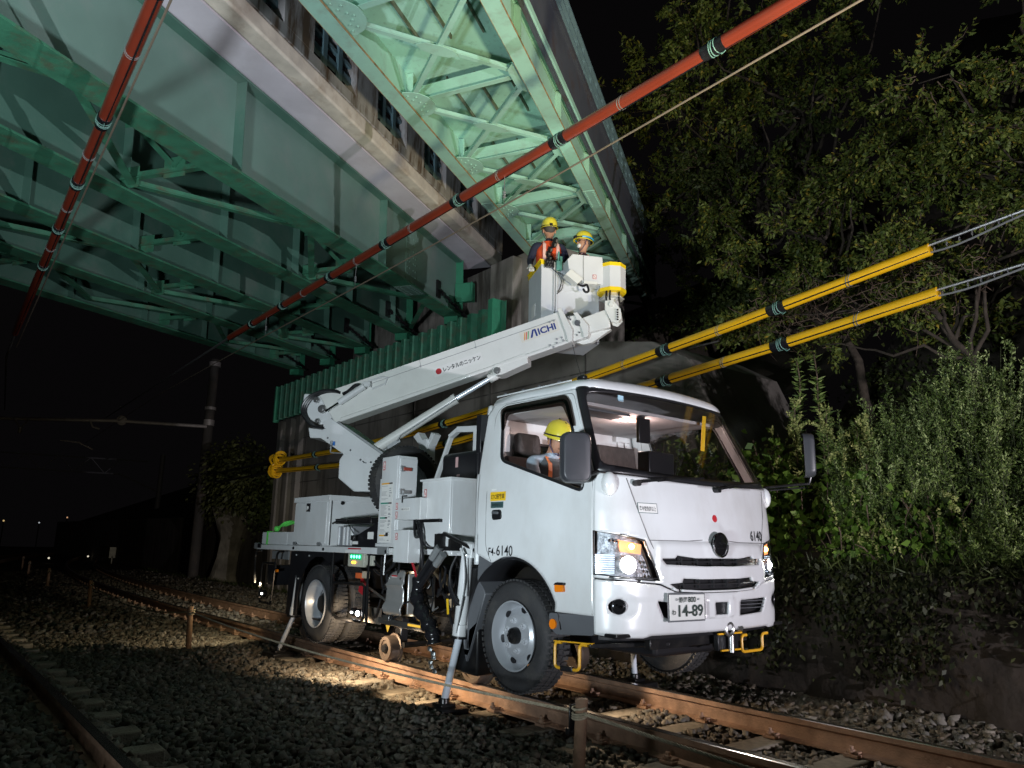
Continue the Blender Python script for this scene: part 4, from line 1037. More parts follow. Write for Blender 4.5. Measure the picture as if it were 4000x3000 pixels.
# ------------------------------------------------------------------ wheels
def wheel(name, x, y, sg, z=.50, R=.402, wd=.215, dish=1, lab=None, par=TR):
    """sg = side the outer face looks to (-1: camera side); dish 1: front type, -1: deep rear type"""
    ax = V((0, sg, 0)); c = V((x, y, z)); h = wd/2
    m = MB()
    m.lathe([(.245, h-.02), (.265, h-.002), (.30, h+.004), (.34, h+.002), (.372, h-.012), (.385, h-.025), (.394, h-.05), (.401, h-.07), (R, 0), (.401, -h+.07), (.394, -h+.05), (.375, -h+.012), (.33, -h), (.245, -h+.02)], c, ax, 64)
    # tread grooves as raised blocks
    NB = 60
    for k in range(NB):
        a = 2*pi*k/NB
        for q, off in ((-1, 0), (1, .5)):
            a2 = a+off*2*pi/NB; d = V((cos(a2), 0, sin(a2))); tt = V((-sin(a2), 0, cos(a2)))
            m.box(c+d*(R-.001)+ax*(q*(h-.045)), (.026, .055, .014), (tt, ax, d))
        a2 = a+.25*2*pi/NB; d = V((cos(a2), 0, sin(a2))); tt = V((-sin(a2), 0, cos(a2)))
        m.box(c+d*R+ax*.0, (.030, .045, .012), (tt, ax, d)) if k % 1 == 0 else None
    w = m.build(name, RUBBER, par, angle=30)
    m = MB()
    if dish > 0:
        m.lathe([(.246, h-.012), (.252, h+.006), (.243, h+.008), (.232, h-.01), (.225, h-.05), (.205, h-.075), (.175, h-.055), (.150, h-.035), (.06, h-.03), (0, h-.03)], c, ax, 48)
        face = h-.038
    else:
        m.lathe([(.246, h-.012), (.252, h+.006), (.243, h+.008), (.232, h-.01), (.222, h-.05), (.205, h-.09), (.195, h-.13), (.17, h-.155), (.14, h-.16), (.08, h-.16)], c, ax, 48); face = h-.158
    r_ = m.build('rim', RIM, w, angle=35)
    if dish > 0:
        m = MB()
        for k in range(6):
            a = radians(60*k+12); p = c+V((cos(a), 0, sin(a)))*.192+ax*(h-.058)
            q = [(.030*cos(b), .021*sin(b)) for b in [2*pi*i/14 for i in range(14)]]
            m.prism(q, p+ax*-.004, V((-sin(a), 0, cos(a))), V((cos(a), 0, sin(a))), ax, .010)
        m.build('hand_hole', BLACK, w)
        m = MB()
        for k in range(6):
            a = radians(60*k+42); p = c+V((cos(a), 0, sin(a)))*.108+ax*(h-.036)
            m.cyl(p, p+ax*.010, .024, n=16); m.cyl(p+ax*.008, p+ax*.030, .017, n=6); m.cyl(p+ax*.03, p+ax*.042, .009, n=8)
        m.build('wheel_nut', mat('nut_zinc', (.55, .57, .6), .4, metal=.3, var=.1), w)
        m = MB(); m.lathe([(.062, -.0), (.060, .03), (.055, .045), (.035, .05), (.03, .035), (0, .034)], c+ax*(h-.035), ax, 24)
        for k in range(6): a = 2*pi*k/6; m.cyl(c+V((cos(a), 0, sin(a)))*.045+ax*(h+.008), c+V((cos(a), 0, sin(a)))*.045+ax*(h+.018), .007, n=6)
        m.build('hub', BLACKM, w)
    else:
        m = MB(); m.lathe([(.12, h-.17), (.115, h-.10), (.08, h-.06), (0, h-.06)], c, ax, 24)
        for k in range(24): a = 2*pi*k/24; m.cyl(c+V((cos(a), 0, sin(a)))*.135+ax*(h-.16), c+V((cos(a), 0, sin(a)))*.135+ax*(h-.145), .012, n=6)
        m.build('hub', BLACKM, w)
        m = MB(); m.lathe([(.165, h-.12), (.175, h-.125), (.18, h-.15)], c, ax, 40); m.build('trim_ring', RIM, w)
    return w
wheel('wheel', .0, -.84, -1); wheel('wheel', .0, .84, 1)
XR = -3.36
wheel('wheel', XR, -.875, -1, dish=-1, wd=.20); wheel('wheel', XR, .875, 1, dish=-1, wd=.20)
wheel('wheel', XR, -.62, -1, dish=-1, wd=.20); wheel('wheel', XR, .62, 1, dish=-1, wd=.20)
# small flanged rail wheels and their arms
RWM = mat('rail_wheel_steel', (.13, .10, .08), .5, metal=.5, var=.2)
for x in (-.95, -2.42, -4.35):
    for sg in (-1, 1):
        R = .165 if x > -1 or x < -3 else .12
        ax = V((0, sg, 0)); c = V((x, sg*.566, R)); m = MB()
        m.lathe([(.03, .055), (R-.04, .05), (R-.037, .065), (R-.006, .065), (R, .05), (R, -.02), (R+.004, -.035), (R+.024, -.04), (R+.022, -.06), (R-.045, -.062), (R-.05, -.03), (.03, -.03)], c, ax, 36)
        w = m.build('rail_wheel', RWM, TR); m = MB(); m.lathe([(0, .085), (.035, .085), (.045, .07), (.05, .04)], c, ax, 16); m.build('wheel_cap', BLACKM, w)
        m = MB(); m.bar((x, sg*.45, .165), (x-.02, sg*.42, .48), .09, .12, (1, 0, 0)); m.bb((x-.10, sg*.40-.04, .40), (x+.10, sg*.40+.04, .62)); m.build('wheel_arm', BLACKM, w, bevel=.01)
m = MB()
for x in (-.92, -2.25, -4.35): m.cyl((x, -.52, .165), (x, .52, .165), .028, n=12); m.bb((x-.09, -.35, .44), (x+.09, .35, .60))
m.build('rail_axle', BLACKM, TR)
# ------------------------------------------------------------------ chassis, deck and cabinets
m = MB()
for sg in (-1, 1): m.bb((-5.2, sg*.36-.035, .66), (.9, sg*.36+.035, .86))
for x in (-4.9, -4.0, -2.9, -2.0, -1.2, -.5, .6): m.bb((x-.05, -.33, .68), (x+.05, .33, .84))
ch = m.build('chassis_frame', BLACKM, TR, bevel=.006)
m = MB(); m.cyl((XR, -.9, .50), (XR, .9, .50), .055, n=12); m.sphere((XR, 0, .5), .17, 14); m.build('axle', BLACKM, ch); m = MB(); m.cyl((0, -.78, .5), (0, .78, .5), .045, n=12)
m.build('axle', BLACKM, ch)
for sg in (-1, 1): m = MB(); m.bb((XR-.55, sg*.46-.04, .58), (XR+.55, sg*.46+.04, .62)); m.build('leaf_spring', BLACKM, ch)
m = MB(); m.bb((-2.6, .35, .45), (-1.6, .85, .95)); m.bb((-3.0, -.3, .45), (-.6, .3, .66)); m.bb((-.45, -.35, .40), (.85, .35, .70)); m.bb((-.95, -.62, .45), (-.5, -.2, 1.0)); m.build('drive_train', BLACK, ch, bevel=.03)
m = MB(); m.bb((-5.31, -.95, 1.045), (-1.90, .95, 1.108)); dk = m.build('deck', WHITE, TR, bevel=.006)
m = MB(); m.bb((-1.895, -.93, 1.06), (-.86, .93, 1.11)); m.build('deck_step', WHITE, dk, bevel=.006)
m = MB(); m.bb((-5.36, -.955, 1.05), (-5.24, -.90, 1.125)); m.bb((-2.1, -.958, 1.043), (-1.9, -.94, 1.12)); m.build('deck_bracket', GALV, dk, bevel=.004)
m = MB(); m.box((-5.17, -.957, 1.09), (.10, .012, .06)); m.cyl((-5.14, -.96, 1.09), (-5.14, -.966, 1.09), .016, n=12)
for x in (-4.10, -3.30, -1.93): m.cyl((x, -.951, 1.075), (x, -.962, 1.075), .016, n=12)
m.build('rubber_stop', BLACK, dk)
sticker(-2.72, -2.44, 1.085, 1.098, RED, 'red_label', dk, lambda x, z: V((x, -.9515, z))); sticker(-2.78, -2.50, 1.052, 1.078, STICK, 'small_label', dk, lambda x, z: V((x, -.9515, z)))
def cabinet(name, a, b, lab=None, doorside=None, par=TR, trim=True):
    m = MB(); m.bb(a, b); o = m.build(name, WHITE, par, bevel=.006)
    if lab: setp(o, lab)
    return o
def nosmoke(x, z, y, par, w=.045, h=.07, axis='y', xx=0):
    """red bordered warning sticker with a struck-out sign"""
    if axis == 'y': o_, u, v = V((x, y, z)), V((1, 0, 0)), V((0, 0, 1))
    else: o_, u, v = V((xx, y, z)), V((0, 1, 0)), V((0, 0, 1))
    n_ = u.cross(v); m = MB(); m.box(o_+n_*.001, (w, h, .001), (u, v, n_)); s = m.build('warning_label', RED, par)
    m = MB(); m.box(o_+n_*.002, (w*.74, h*.82, .001), (u, v, n_)); f = m.build('label_face', STICK, s)
    m = MB(); m.bar(o_+n_*.003+u*(-w*.3)+v*(h*.33), o_+n_*.003+u*(w*.3)-v*(h*.33), .004, .001, n_); m.tube([o_+n_*.003+u*(-w*.15)-v*(h*.2), o_+n_*.003+v*(h*.1), o_+n_*.003+u*(w*.15)-v*(h*.2)], .0025, 4); m.build('label_mark', RED, s)
# big cabinet
b1 = cabinet('tool_cabinet', (-4.14, -.945, 1.112), (-3.225, -.30, 1.645), 'widest white cabinet on the rear deck')
m = MB(); m.bb((-4.16, -.965, 1.60), (-3.205, -.28, 1.66)); m.build('cabinet_lid', WHITE, b1, bevel=.004)
m = MB(); m.bb((-4.125, -.957, 1.135), (-3.27, -.946, 1.59)); m.build('cabinet_door', WHITE, b1, bevel=.004)
m = MB(); m.box((-3.75, -.960, 1.535), (.095, .010, .095)); m.box((-3.75, -.966, 1.535), (.065, .006, .065)); k = m.build('latch', BLACK, b1, bevel=.006)
m = MB(); m.box((-3.765, -.970, 1.53), (.012, .004, .045)); m.box((-3.74, -.970, 1.535), (.015, .004, .03)); m.build('latch_lever', STICK, k)
m = MB()
for x in (-4.05, -3.40): m.box((x, -.962, 1.13), (.09, .01, .035)); m.cyl((x-.045, -.965, 1.13), (x+.045, -.965, 1.13), .008, n=8)
m.build('hinge', GALV, b1)
m = MB(); m.bb((-3.222, -.93, 1.12), (-3.214, -.925, 1.60)); m.cyl((-3.222, -.80, 1.58), (-3.212, -.80, 1.58), .022, n=16); m.build('rubber_plug', BLACK, b1)
# small box with the green strap at the tail
b0 = cabinet('wheel_chock_box', (-5.17, -.93, 1.11), (-4.36, -.45, 1.262), 'low white box at the rear end of the deck')
m = MB(); m.bb((-4.36, -.93, 1.11), (-4.16, -.80, 1.262)); m.build('box_extension', WHITE, b0, bevel=.004)
GRNS = mat('green_strap', (.12, .62, .10), .7, var=.15)
m = MB(); m.box((-4.98, -.937, 1.16), (.045, .004, .22)); m.box((-4.98, -.85, 1.268), (.045, .18, .006))
for k in range(5): m.tube(spline([(-4.95+.02*k, -.85, 1.275), (-4.80+.03*k, -.86, 1.33+.01*k), (-4.60, -.85+.02*k, 1.345+.012*k), (-4.38+.02*k, -.82, 1.39-.012*k)], 5), .011, 5)
m.sphere((-4.88, -.86, 1.305), .045, 10, (1.2, .8, .8)); o = m.build('lashing_strap', GRNS); setp(o, 'bright green lashing strap tied over the low box at the tail of the truck', 'strap')
# mid deck: silver box, black bag, folded step
m = MB(); m.bb((-3.09, -.90, 1.115), (-2.74, -.55, 1.32)); md_ = m.build('aluminium_box', mat('aluminium', (.50, .52, .55), .35, metal=.6, var=.08), TR, bevel=.006)
m = MB()
for x in (-3.05, -2.93, -2.85, -2.76): m.box((x, -.905, 1.22), (.03, .012, .19))
m.build('box_ribs', WHITE, md_, bevel=.003)
m = MB(); m.prism([(-2.74, 1.112), (-2.20, 1.112), (-2.20, 1.36), (-2.30, 1.33), (-2.74, 1.20)], (0, -.905, 0), (1, 0, 0), (0, 0, 1), (0, 1, 0), .55); bg_ = m.build('engine_cover', BLACK, TR, bevel=.01)
sticker(-2.72, -2.60, 1.135, 1.165, STICK, 'small_label', bg_, lambda x, z: V((x, -.907, z))); sticker(-2.40, -2.28, 1.19, 1.26, STICK, 'white_label', bg_, lambda x, z: V((x, -.907, z)))
m = MB(); m.bb((-3.10, -.93, 1.345), (-2.30, -.62, 1.40)); m.tube([(-3.14, -.94, 1.35), (-3.05, -.94, 1.37), (-2.3, -.94, 1.40)], .012, 6); m.tube([(-2.8, -.945, 1.375), (-2.62, -.95, 1.24)], .006, 5); m.box((-2.62, -.95, 1.20), (.07, .03, .05)); m.sphere((-2.79, -.95, 1.38), .016, 8)
m.build('folded_step', BLACKM, TR, bevel=.003)
# tall operating cabinet
b2 = cabinet('control_cabinet', (-2.10, -.95, 1.15), (-1.80, -.73, 1.985), 'tall white cabinet covered with instruction labels')
m = MB(); m.bb((-2.17, -.925, 1.14), (-2.098, -.70, 1.78)); m.bb((-2.15, -.955, 1.118), (-1.78, -.70, 1.15)); m.build('cabinet_side', WHITE, b2, bevel=.005)
m = MB(); m.bb((-1.803, -.925, 1.17), (-1.787, -.735, 1.96)); m.build('cabinet_door', WHITE, b2, bevel=.003)
yl = -.951
def SC(x, z): return V((x, yl, z))
s_ = sticker(-2.085, -1.865, 1.16, 1.73, STICK, 'instruction_sheet', b2, SC)
OR_ = mat('label_orange', (.75, .38, .03), .5, var=0); GN_ = mat('label_green', (.03, .25, .18), .5, var=0); GREYINK = mat('grey_ink', (.30, .31, .32), .6, var=0)
m = MB(); f = lambda x0, x1, z0, z1: m.box(((x0+x1)/2, yl-.0025, (z0+z1)/2), (x1-x0, .001, z1-z0))
rr = random.Random(5)
for (z0, z1) in ((1.56, 1.70), (1.40, 1.515), (1.24, 1.37), (1.17, 1.205)):
    z = z1
    while z > z0:
        if rr.random() < .85: f(-2.075, -2.075+rr.uniform(.07, .13), z-.0035, z)
        if rr.random() < .4: f(-1.93, -1.93+rr.uniform(.02, .05), z-.008, z)
        z -= .011
m.build('printed_lines', GREYINK, s_)
for z, mm in ((1.722, OR_), (1.532, GN_), (1.392, GN_), (1.225, OR_)):
    m = MB(); w = .21 if z > 1.5 else .14; m.box((-2.085+w*.36, yl-.0025, z), (w*.72, .001, .014)); m.build('label_band', mm, s_)
    m = MB(); m.box((-2.085+w*.86, yl-.0025, z), (w*.28, .001, .014)); m.build('label_band', mat('label_dark', (.06, .05, .05), .5, var=0), s_)
nosmoke(-2.055, 1.90, yl, b2, .045, .085)
m = MB(); m.cyl((-1.93, -.951, 1.235), (-1.93, -.963, 1.235), .02, n=6); m.build('rubber_plug', BLACK, b2)
for i, z in enumerate((1.86, 1.64, 1.42, 1.22)):
    m = MB(); m.box((-1.785, -.90, z), (.014, .05, .055)); lt = m.build('toggle_latch', GALV, b2, bevel=.004)
    m = MB(); m.box((-1.778, -.85, z-.003), (.018, .09, .032)); m.build('latch_handle', mat('latch_red', (.35, .07, .05), .5, var=0) if i == 0 else GALV, lt, bevel=.004)
# spare tyre lying upright behind the tall cabinet
sp = V((-2.50, -.44, 1.785)); sa = V((1, -.06, 0)).normalized()
m = MB(); pr = [(.22, .08), (.25, .10), (.34, .105), (.385, .07), (.402, 0), (.385, -.07), (.34, -.105), (.25, -.10), (.22, -.08)]
m.lathe(pr, sp, sa, 56); x_, y_, z_ = frame(sa)
for k in range(56):
    a = 2*pi*k/56; d = x_*cos(a)+y_*sin(a); tt = y_*cos(a)-x_*sin(a)
    for q in (-1, 1): m.box(sp+d*.392+sa*(q*.045)+tt*(.01*q), (.028, .06, .014), (tt, sa, d))
tyre = m.build('spare_tyre', RUBBER, TR)
m = MB(); m.lathe([(.22, .06), (.2, .03), (.12, .0), (0, 0)], sp, sa, 32); m.build('rim', RIM, tyre)
# boxes behind the cab
b3 = cabinet('side_box', (-1.34, -.95, 1.13), (-.885, -.50, 1.72), 'white box standing right behind the cab'); nosmoke(-1.28, 1.60, -.952, b3, .04, .07)
m = MB(); m.bb((-.888, -.93, 1.15), (-.882, -.55, 1.70)); m.bb((-1.36, -.965, 1.705), (-.86, -.48, 1.725)); m.build('box_lid', WHITE, b3, bevel=.003)
m = MB(); m.bb((-1.15, -.90, 1.10), (-.96, -.60, 1.135)); m.bb((-.80, -.92, 1.07), (-.45, -.75, 1.085)); m.build('box_foot', WHITE, b3)
b4 = cabinet('control_box', (-1.69, -1.02, 1.365), (-1.25, -.80, 1.56), 'small white box with two red warning stickers'); nosmoke(-1.655, 1.49, -1.022, b4, .035, .062); nosmoke(-1.655, 1.41, -1.022, b4, .035, .062)
s_ = sticker(-1.57, -1.43, 1.445, 1.475, STICK, 'small_label', b4, lambda x, z: V((x, -1.021, z))); text('作業バッテリスイッチ', 'lettering', INK, s_, (-1.568, -1.022, 1.46), dx, dz, .02, .01, fit=(.135, .018))
m = MB(); m.tube([(-1.55, -1.03, 1.52), (-1.55, -1.03, 1.58), (-1.47, -1.03, 1.58)], .007, 6); m.build('box_handle', BLACKM, b4)
m = MB(); m.bb((-1.30, -.99, 1.34), (-.99, -.80, 1.366)); m.build('box_bracket', BLACKM, b4)
b5 = cabinet('lower_box', (-1.65, -1.04, .985), (-1.39, -.88, 1.275), 'white box hanging below the deck level'); nosmoke(-1.60, 1.215, -1.042, b5, .035, .062)
# hoses hanging from the control box
m = MB()
for (p, r_) in (([(-1.42, -.97, 1.37), (-1.36, -.99, 1.22), (-1.25, -1.0, 1.20), (-1.22, -1.0, 1.02), (-1.30, -.98, .90)], .012), ([(-1.32, -.97, 1.37), (-1.24, -1.0, 1.27), (-1.21, -1.0, 1.10), (-1.20, -1.0, .95), (-1.27, -.98, .85)], .012),
        ([(-1.28, -.97, 1.37), (-1.30, -1.0, 1.26), (-1.20, -1.0, 1.16), (-1.12, -1.0, 1.12), (-1.08, -.95, 1.12)], .010), ([(-1.37, -.97, 1.37), (-1.30, -1.0, 1.30), (-1.24, -1.0, 1.18), (-1.24, -1.0, .98)], .010)):
    m.tube(spline(p, 6), r_, 7)
m.build('cable_bundle', BLACK, TR)
m = MB()
rr = random.Random(11)
for k in range(26):
    x0 = rr.uniform(-2.1, -.9); z0 = rr.uniform(.85, 1.04); x1 = x0+rr.uniform(-.3, .5); z1 = rr.uniform(.45, .8); y = rr.uniform(-.92, -.6)
    m.tube(spline([(x0, y, z0), (x0+.05, y-.02, z0-.2*rr.random()-.05), ((x0+x1)/2, y-.03, min(z0, z1)-.06), (x1, y, z1)], 6), rr.uniform(.007, .013), 6)
m.build('hose_bundle', mat('hose_black', (.018, .018, .02), .3, var=.2), TR)
m = MB()
for (a, b, r_) in (((-.98, -.99, 1.12), (-1.28, -1.0, .82), .030), ((-.93, -.99, 1.06), (-1.22, -1.0, .80), .028)): m.tube([a, V(a).lerp(V(b), .5), b], r_, 8)
hz_ = m.build('sleeved_hose', BLACK, TR)
m = MB(); m.cyl((-.96, -.99, 1.13), (-1.06, -.995, 1.03), .035, n=10); m.cyl((-.90, -.99, 1.07), (-1.0, -.995, .98), .033, n=10); m.build('hose_fitting', GALV, hz_)
m = MB(); m.tube(spline([(-1.40, -.98, .98), (-1.33, -1.0, .93), (-1.29, -1.0, .86)], 5), .012, 6); m.build('red_cable', RED, TR)
m = MB(); m.tube([(-.98, -.95, 1.22), (-.93, -.97, 1.245), (-.60, -.97, 1.15), (-.50, -.94, 1.10)], .016, 6); m.tube([(-.98, -.90, 1.20), (-.93, -.92, 1.225), (-.60, -.92, 1.12)], .014, 6); m.box((-.98, -.96, 1.18), (.10, .08, .12)); m.bb((-.95, -.95, 1.10), (-.85, -.85, 1.2)); m.build('hose_guide', BLACKM, TR)
# black dust cover (bellows of the steering hoses)
m = MB(); pts = [(-1.28, -.96, .86), (-1.30, -.98, .72), (-1.20, -1.0, .60), (-1.08, -1.0, .50), (-1.0, -1.0, .42), (-.97, -1.0, .34)]
sp_ = spline(pts, 5); rr = random.Random(3); m.tube(sp_, .07, 10, rs=[.060+.008*rr.random()+.012*sin(k*1.3) for k in range(len(sp_))]); m.build('wrinkled_cover', mat('black_vinyl', (.012, .012, .014), .18, var=.1, bump=.5, bscale=9), TR, angle=180)
m = MB()
for k in range(6): m.sphere((-1.0+.02*(k % 2), -1.02+.02*(k % 3), .30-.035*k), .032, 7, (1, .7, .8))
m.build('hose_end', mat('foil', (.25, .27, .27), .3, metal=.7, var=.4, bump=.6, bscale=30), TR)
# muffler guard (stainless heat shield)
SST = mat('stainless', (.55, .55, .54), .28, metal=.6, var=.1)
m = MB(); prof = [(-.10, 0), (-.10, .28), (-.06, .34), (.0, .36), (.18, .36), (.22, .33)]
pts = [(-1.93, .51), (-1.90, .80), (-1.87, .87), (-1.80, .905), (-1.66, .905), (-1.615, .88), (-1.60, .80), (-1.60, .51)]
def mg(u, v):
    # u along x, v vertical with ribs
    z = v; y = -.93-.03*max(0, sin((z-.5)*26))*(1 if z < .78 else 0)+max(0, z-.82)**2*6
    return V((u, y, z))
panel(rpoly(pts, .03), [], mg, .022, m); mg_ = m.build('heat_shield', SST, TR, solid=-.01, angle=60)
m = MB(); m.cyl((-1.75, -.72, .50), (-1.75, -.72, .90), .15, n=20); m.tube(spline([(-1.75, -.7, .9), (-1.6, -.65, .95), (-1.4, -.6, .8), (-1.35, -.55, .6)], 6), .05, 10); m.build('muffler', mat('hot_pipe', (.35, .26, .16), .35, metal=.8, var=.3), mg_)
m = MB(); m.bb((-1.605, -.90, .52), (-1.585, -.6, .88)); m.build('shield_side', SST, mg_, bevel=.01)
sticker(-1.83, -1.73, .80, .85, STICK, 'small_label', mg_, lambda x, z: V((x, -.936, z))); sticker(-1.83, -1.73, .85, .862, RED, 'red_label', mg_, lambda x, z: V((x, -.936, z)))
for x in (-1.87, -1.66):
    m = MB(); m.sphere((x, -.938, .835), .014, 8); m.build('shield_bolt', CHROME, mg_)
# plate and linkage under the truck
m = MB(); m.box((-2.36, -.83, .455), (.36, .012, .15)); m.build('side_plate', mat('bare_plate', (.30, .26, .22), .4, metal=.5, var=.15), TR)
m = MB(); m.bar((-2.05, -.92, .44), (-1.15, -.92, .43), .03, .05); m.bar((-2.0, -.80, .40), (-1.3, -.70, .37), .05, .03); m.box((-1.9, -.90, .47), (.12, .08, .05)); m.tube([(-2.35, -.9, .72), (-2.2, -.92, .70), (-1.93, -.92, .62)], .012, 6); lk = m.build('linkage', STEEL, TR, bevel=.004)
m = MB(); m.prism([(-1.87, .41), (-1.80, .41), (-1.835, .35)], (0, -.95, 0), (1, 0, 0), (0, 0, 1), (0, 1, 0), .004); m.bb((-1.50, -.94, .435), (-1.20, -.93, .455)); m.build('yellow_marker', mat('marker_yellow', (.8, .45, .02), .4, var=0, emit=(1, .6, .1), estr=.6), lk)
# mud flap panel in front of the rear wheel and the black side guards
m = MB(); m.prism([(-4.12, 1.04), (-4.14, .33), (-3.86, .33)]+[(XR+.50*cos(radians(a)), .50+.50*sin(radians(a))) for a in (190, 175, 160, 140, 120, 100, 80, 60)]+[(-3.02, .98), (-3.02, 1.04)], (0, -.97, 0), (1, 0, 0), (0, 0, 1), (0, 1, 0), .012)
mf = m.build('rear_fender', BLACK, TR)
m = MB()
for p in ((-3.95, 1.0), (-3.6, 1.0), (-3.85, .74)): m.sphere((p[0], -.975, p[1]), .012, 8)
m.build('fender_bolt', GALV, mf)
m = MB(); m.bb((-4.14, -.93, .32), (-3.0, -.35, .34)); m.bb((-4.15, -.95, .30), (-4.10, -.3, 1.04)); m.build('fender_back', BLACK, mf)
m = MB(); BG = BLACKM
m.tube([(-3.01, -.97, 1.045), (-3.0, -.975, .75), (-3.02, -.97, .46)], .014, 8); m.tube([(-2.22, -.97, 1.045), (-2.22, -.975, .75), (-2.21, -.97, .40)], .014, 8)
m.tube(rpoly3 if False else [(-2.93, -.99, .74), (-2.30, -.99, .755), (-2.245, -.99, .735), (-2.24, -.99, .44), (-2.28, -.99, .405), (-2.80, -.99, .40), (-2.90, -.99, .43), (-2.93, -.99, .50)], .016, 8, closed=True); m.bb((-3.03, -.98, .70), (-2.97, -.96, .82))
m.build('side_guard', BG, TR)
m = MB(); m.tube([(-1.93, -.96, 1.05), (-1.94, -.96, .86)], .012, 7); m.build('guard_post', BG, TR)
m = MB()
m.tube(spline([(-5.15, -.93, 1.03), (-5.30, -.94, 1.0), (-5.30, -.94, .80), (-5.28, -.93, .62)], 5), .014, 7)
m.tube([(-5.03, -.94, .88), (-5.06, -.94, .84), (-5.07, -.94, .45), (-5.03, -.94, .405), (-4.72, -.94, .40), (-4.68, -.94, .44), (-4.64, -.94, .85), (-4.66, -.94, .885)], .015, 7, closed=True)
m.tube(spline([(-4.45, -.93, 1.03), (-4.60, -.94, 1.0), (-4.62, -.94, .80)], 5), .014, 7)
rg = m.build('rear_guard', BG, TR)
m = MB(); m.bb((-5.12, -.80, .93), (-4.6, -.78, 1.03)); m.build('rear_plate', GALV, rg)
m = MB(); m.bb((-4.98, -.90, .62), (-4.72, -.6, .86)); m.build('battery_box', BLACK, TR, bevel=.01)
m = MB(); m.box((-4.55, -.95, .80), (.05, .02, .03)); m.build('rear_marker', ORANGE, TR)
# things seen inside the guard: rusty spring, red flag, orange block
m = MB(); m.box((-2.62, -.80, .70), (.17, .01, .14), (V((1, 0, -.35)).normalized(), V((0, 1, 0)), V((.35, 0, 1)).normalized())); m.build('red_tag', RED, TR)
m = MB(); m.box((-2.68, -.82, .82), (.14, .03, .055)); m.build('orange_marker', mat('orange_part', (.7, .14, .04), .5, var=.2), TR, bevel=.005)
m = MB(); m.box((-2.53, -.83, .835), (.12, .03, .07)); m.build('pale_marker', mat('cream_part', (.5, .42, .32), .5, var=.1), TR, bevel=.005)
# work lamps under the deck (lit)
LAMP = emis('work_lamp_glow', (1, .97, .95), 26)
def worklamp(name, c, r=.024, L=None):
    m = MB(); m.cyl(V(c)+V((0, .05, 0)), V(c), .045, n=16); o = m.build(name, BLACKM, TR, bevel=.005); m = MB(); m.sphere(V(c)+V((0, -.004, 0)), r, 12, (1.2, .5, .8)); m.build('lamp_glass', L or LAMP, o); return o
worklamp('work_lamp', (-2.36, -.985, .475), .030); worklamp('work_lamp', (-2.50, -.98, .475), .013); worklamp('work_lamp', (-4.93, -.965, .51), .017, emis('work_lamp_glow_rear', (.95, 1, .95), 10))
# led display
lb = MB(); lb.bb((-2.66, -.975, .915), (-2.32, -.94, 1.045)); lb_ = lb.build('display_box', mat('display_plastic', (.45, .45, .38), .4, var=.05), TR, bevel=.005)
m = MB(); m.bb((-2.31, -.97, .935), (-2.15, -.945, 1.03)); m.bb((-2.30, -.974, .955), (-2.285, -.97, 1.01)); m.build('display_box', MATS['display_plastic'], TR, bevel=.004)
m = MB(); m.box((-2.49, -.978, 1.013), (.24, .004, .055)); m.build('green_panel', emis('led_green_panel', (.0, .8, .22), .55), lb_)
m = MB()
for k in range(4): m.sphere((-2.575+.057*k, -.982, 1.014), .014, 8, (.8, .5, 1.1))
m.build('green_led', emis('led_green', (.1, 1, .5), 9), lb_)
m = MB()
for k in range(2): m.sphere((-2.545+.045*k, -.982, .958), .012, 8)
m.build('amber_led', emis('led_amber', (1, .45, .02), 7), lb_)
m = MB(); m.tube(spline([(-2.15, -.95, .98), (-2.0, -.96, .93), (-1.85, -.95, 1.0), (-1.8, -.94, 1.03)], 6), .012, 6); m.tube(spline([(-2.18, -.93, .90), (-2.0, -.95, .86), (-1.8, -.95, .95), (-1.75, -.94, 1.03)], 6), .014, 6); m.build('cable', BLACK, TR)

# outriggers
def jack(name, top, bot, foot, r=.062, rod=.030, paint=CREAM):
    top, bot, foot = V(top), V(bot), V(foot); m = MB(); m.cyl(top, bot, r*.9, r, n=20); m.cyl(bot, bot+(bot-top).normalized()*.09, r*1.12, r*1.12, n=20); j = m.build(name, WHITE, TR, bevel=.004)
    e = bot+(bot-top).normalized()*.09; m = MB(); m.cyl(e, foot+V((0, 0, .07)), rod, n=20); m.build('jack_rod', mat('rod_chrome', (.80, .86, .95), .25, metal=.25, var=0), j)
    m = MB(); m.cyl(e, e+(bot-top).normalized()*.02, r*1.15, n=20); m.build('seal_ring', BLACKM, j)
    m = MB(); m.cyl(foot+V((0, 0, .03)), foot+V((0, 0, .10)), .055, .045, n=12); m.bb(foot+V((-.17, -.13, -.02)), foot+V((.17, .13, .035))); m.bb(foot+V((-.07, -.07, .03)), foot+V((.07, .07, .06))); m.build('jack_foot', BLACKM, j, bevel=.008)
    return j
j1 = jack('outrigger_jack', (-.585, -.965, 1.08), (-.62, -.985, .53), (-.83, -.975, -.155), .054)
m = MB(); m.box((-.56, -1.0, .9), (.055, .02, .30)); m.bb((-.66, -.97, 1.05), (-.52, -.88, 1.16)); m.build('jack_bracket', WHITE, j1, bevel=.004)
m = MB(); m.tube(spline([(-.60, -1.02, 1.12), (-.54, -1.04, 1.05), (-.52, -1.04, .86), (-.565, -1.05, .60), (-.60, -1.05, .47)], 6), .012, 8); m.build('jack_pipe', WHITE, j1)
m = MB(); m.tube(spline([(-.66, -1.02, 1.06), (-.68, -1.06, .95), (-.66, -1.07, .83), (-.60, -1.07, .74), (-.545, -1.05, .68)], 6), .011, 8); m.tube(spline([(-.69, -1.0, 1.06), (-.72, -1.04, .90), (-.68, -1.06, .78), (-.58, -1.06, .68)], 6), .009, 8); m.build('jack_hose', BLACK, j1)
m = MB(); m.box((-.722, -1.047, .66), (.028, .002, .12), (V((1, 0, .15)).normalized(), V((0, 1, 0)), V((-.15, 0, 1)).normalized())); m.build('caution_label', YEL, j1)
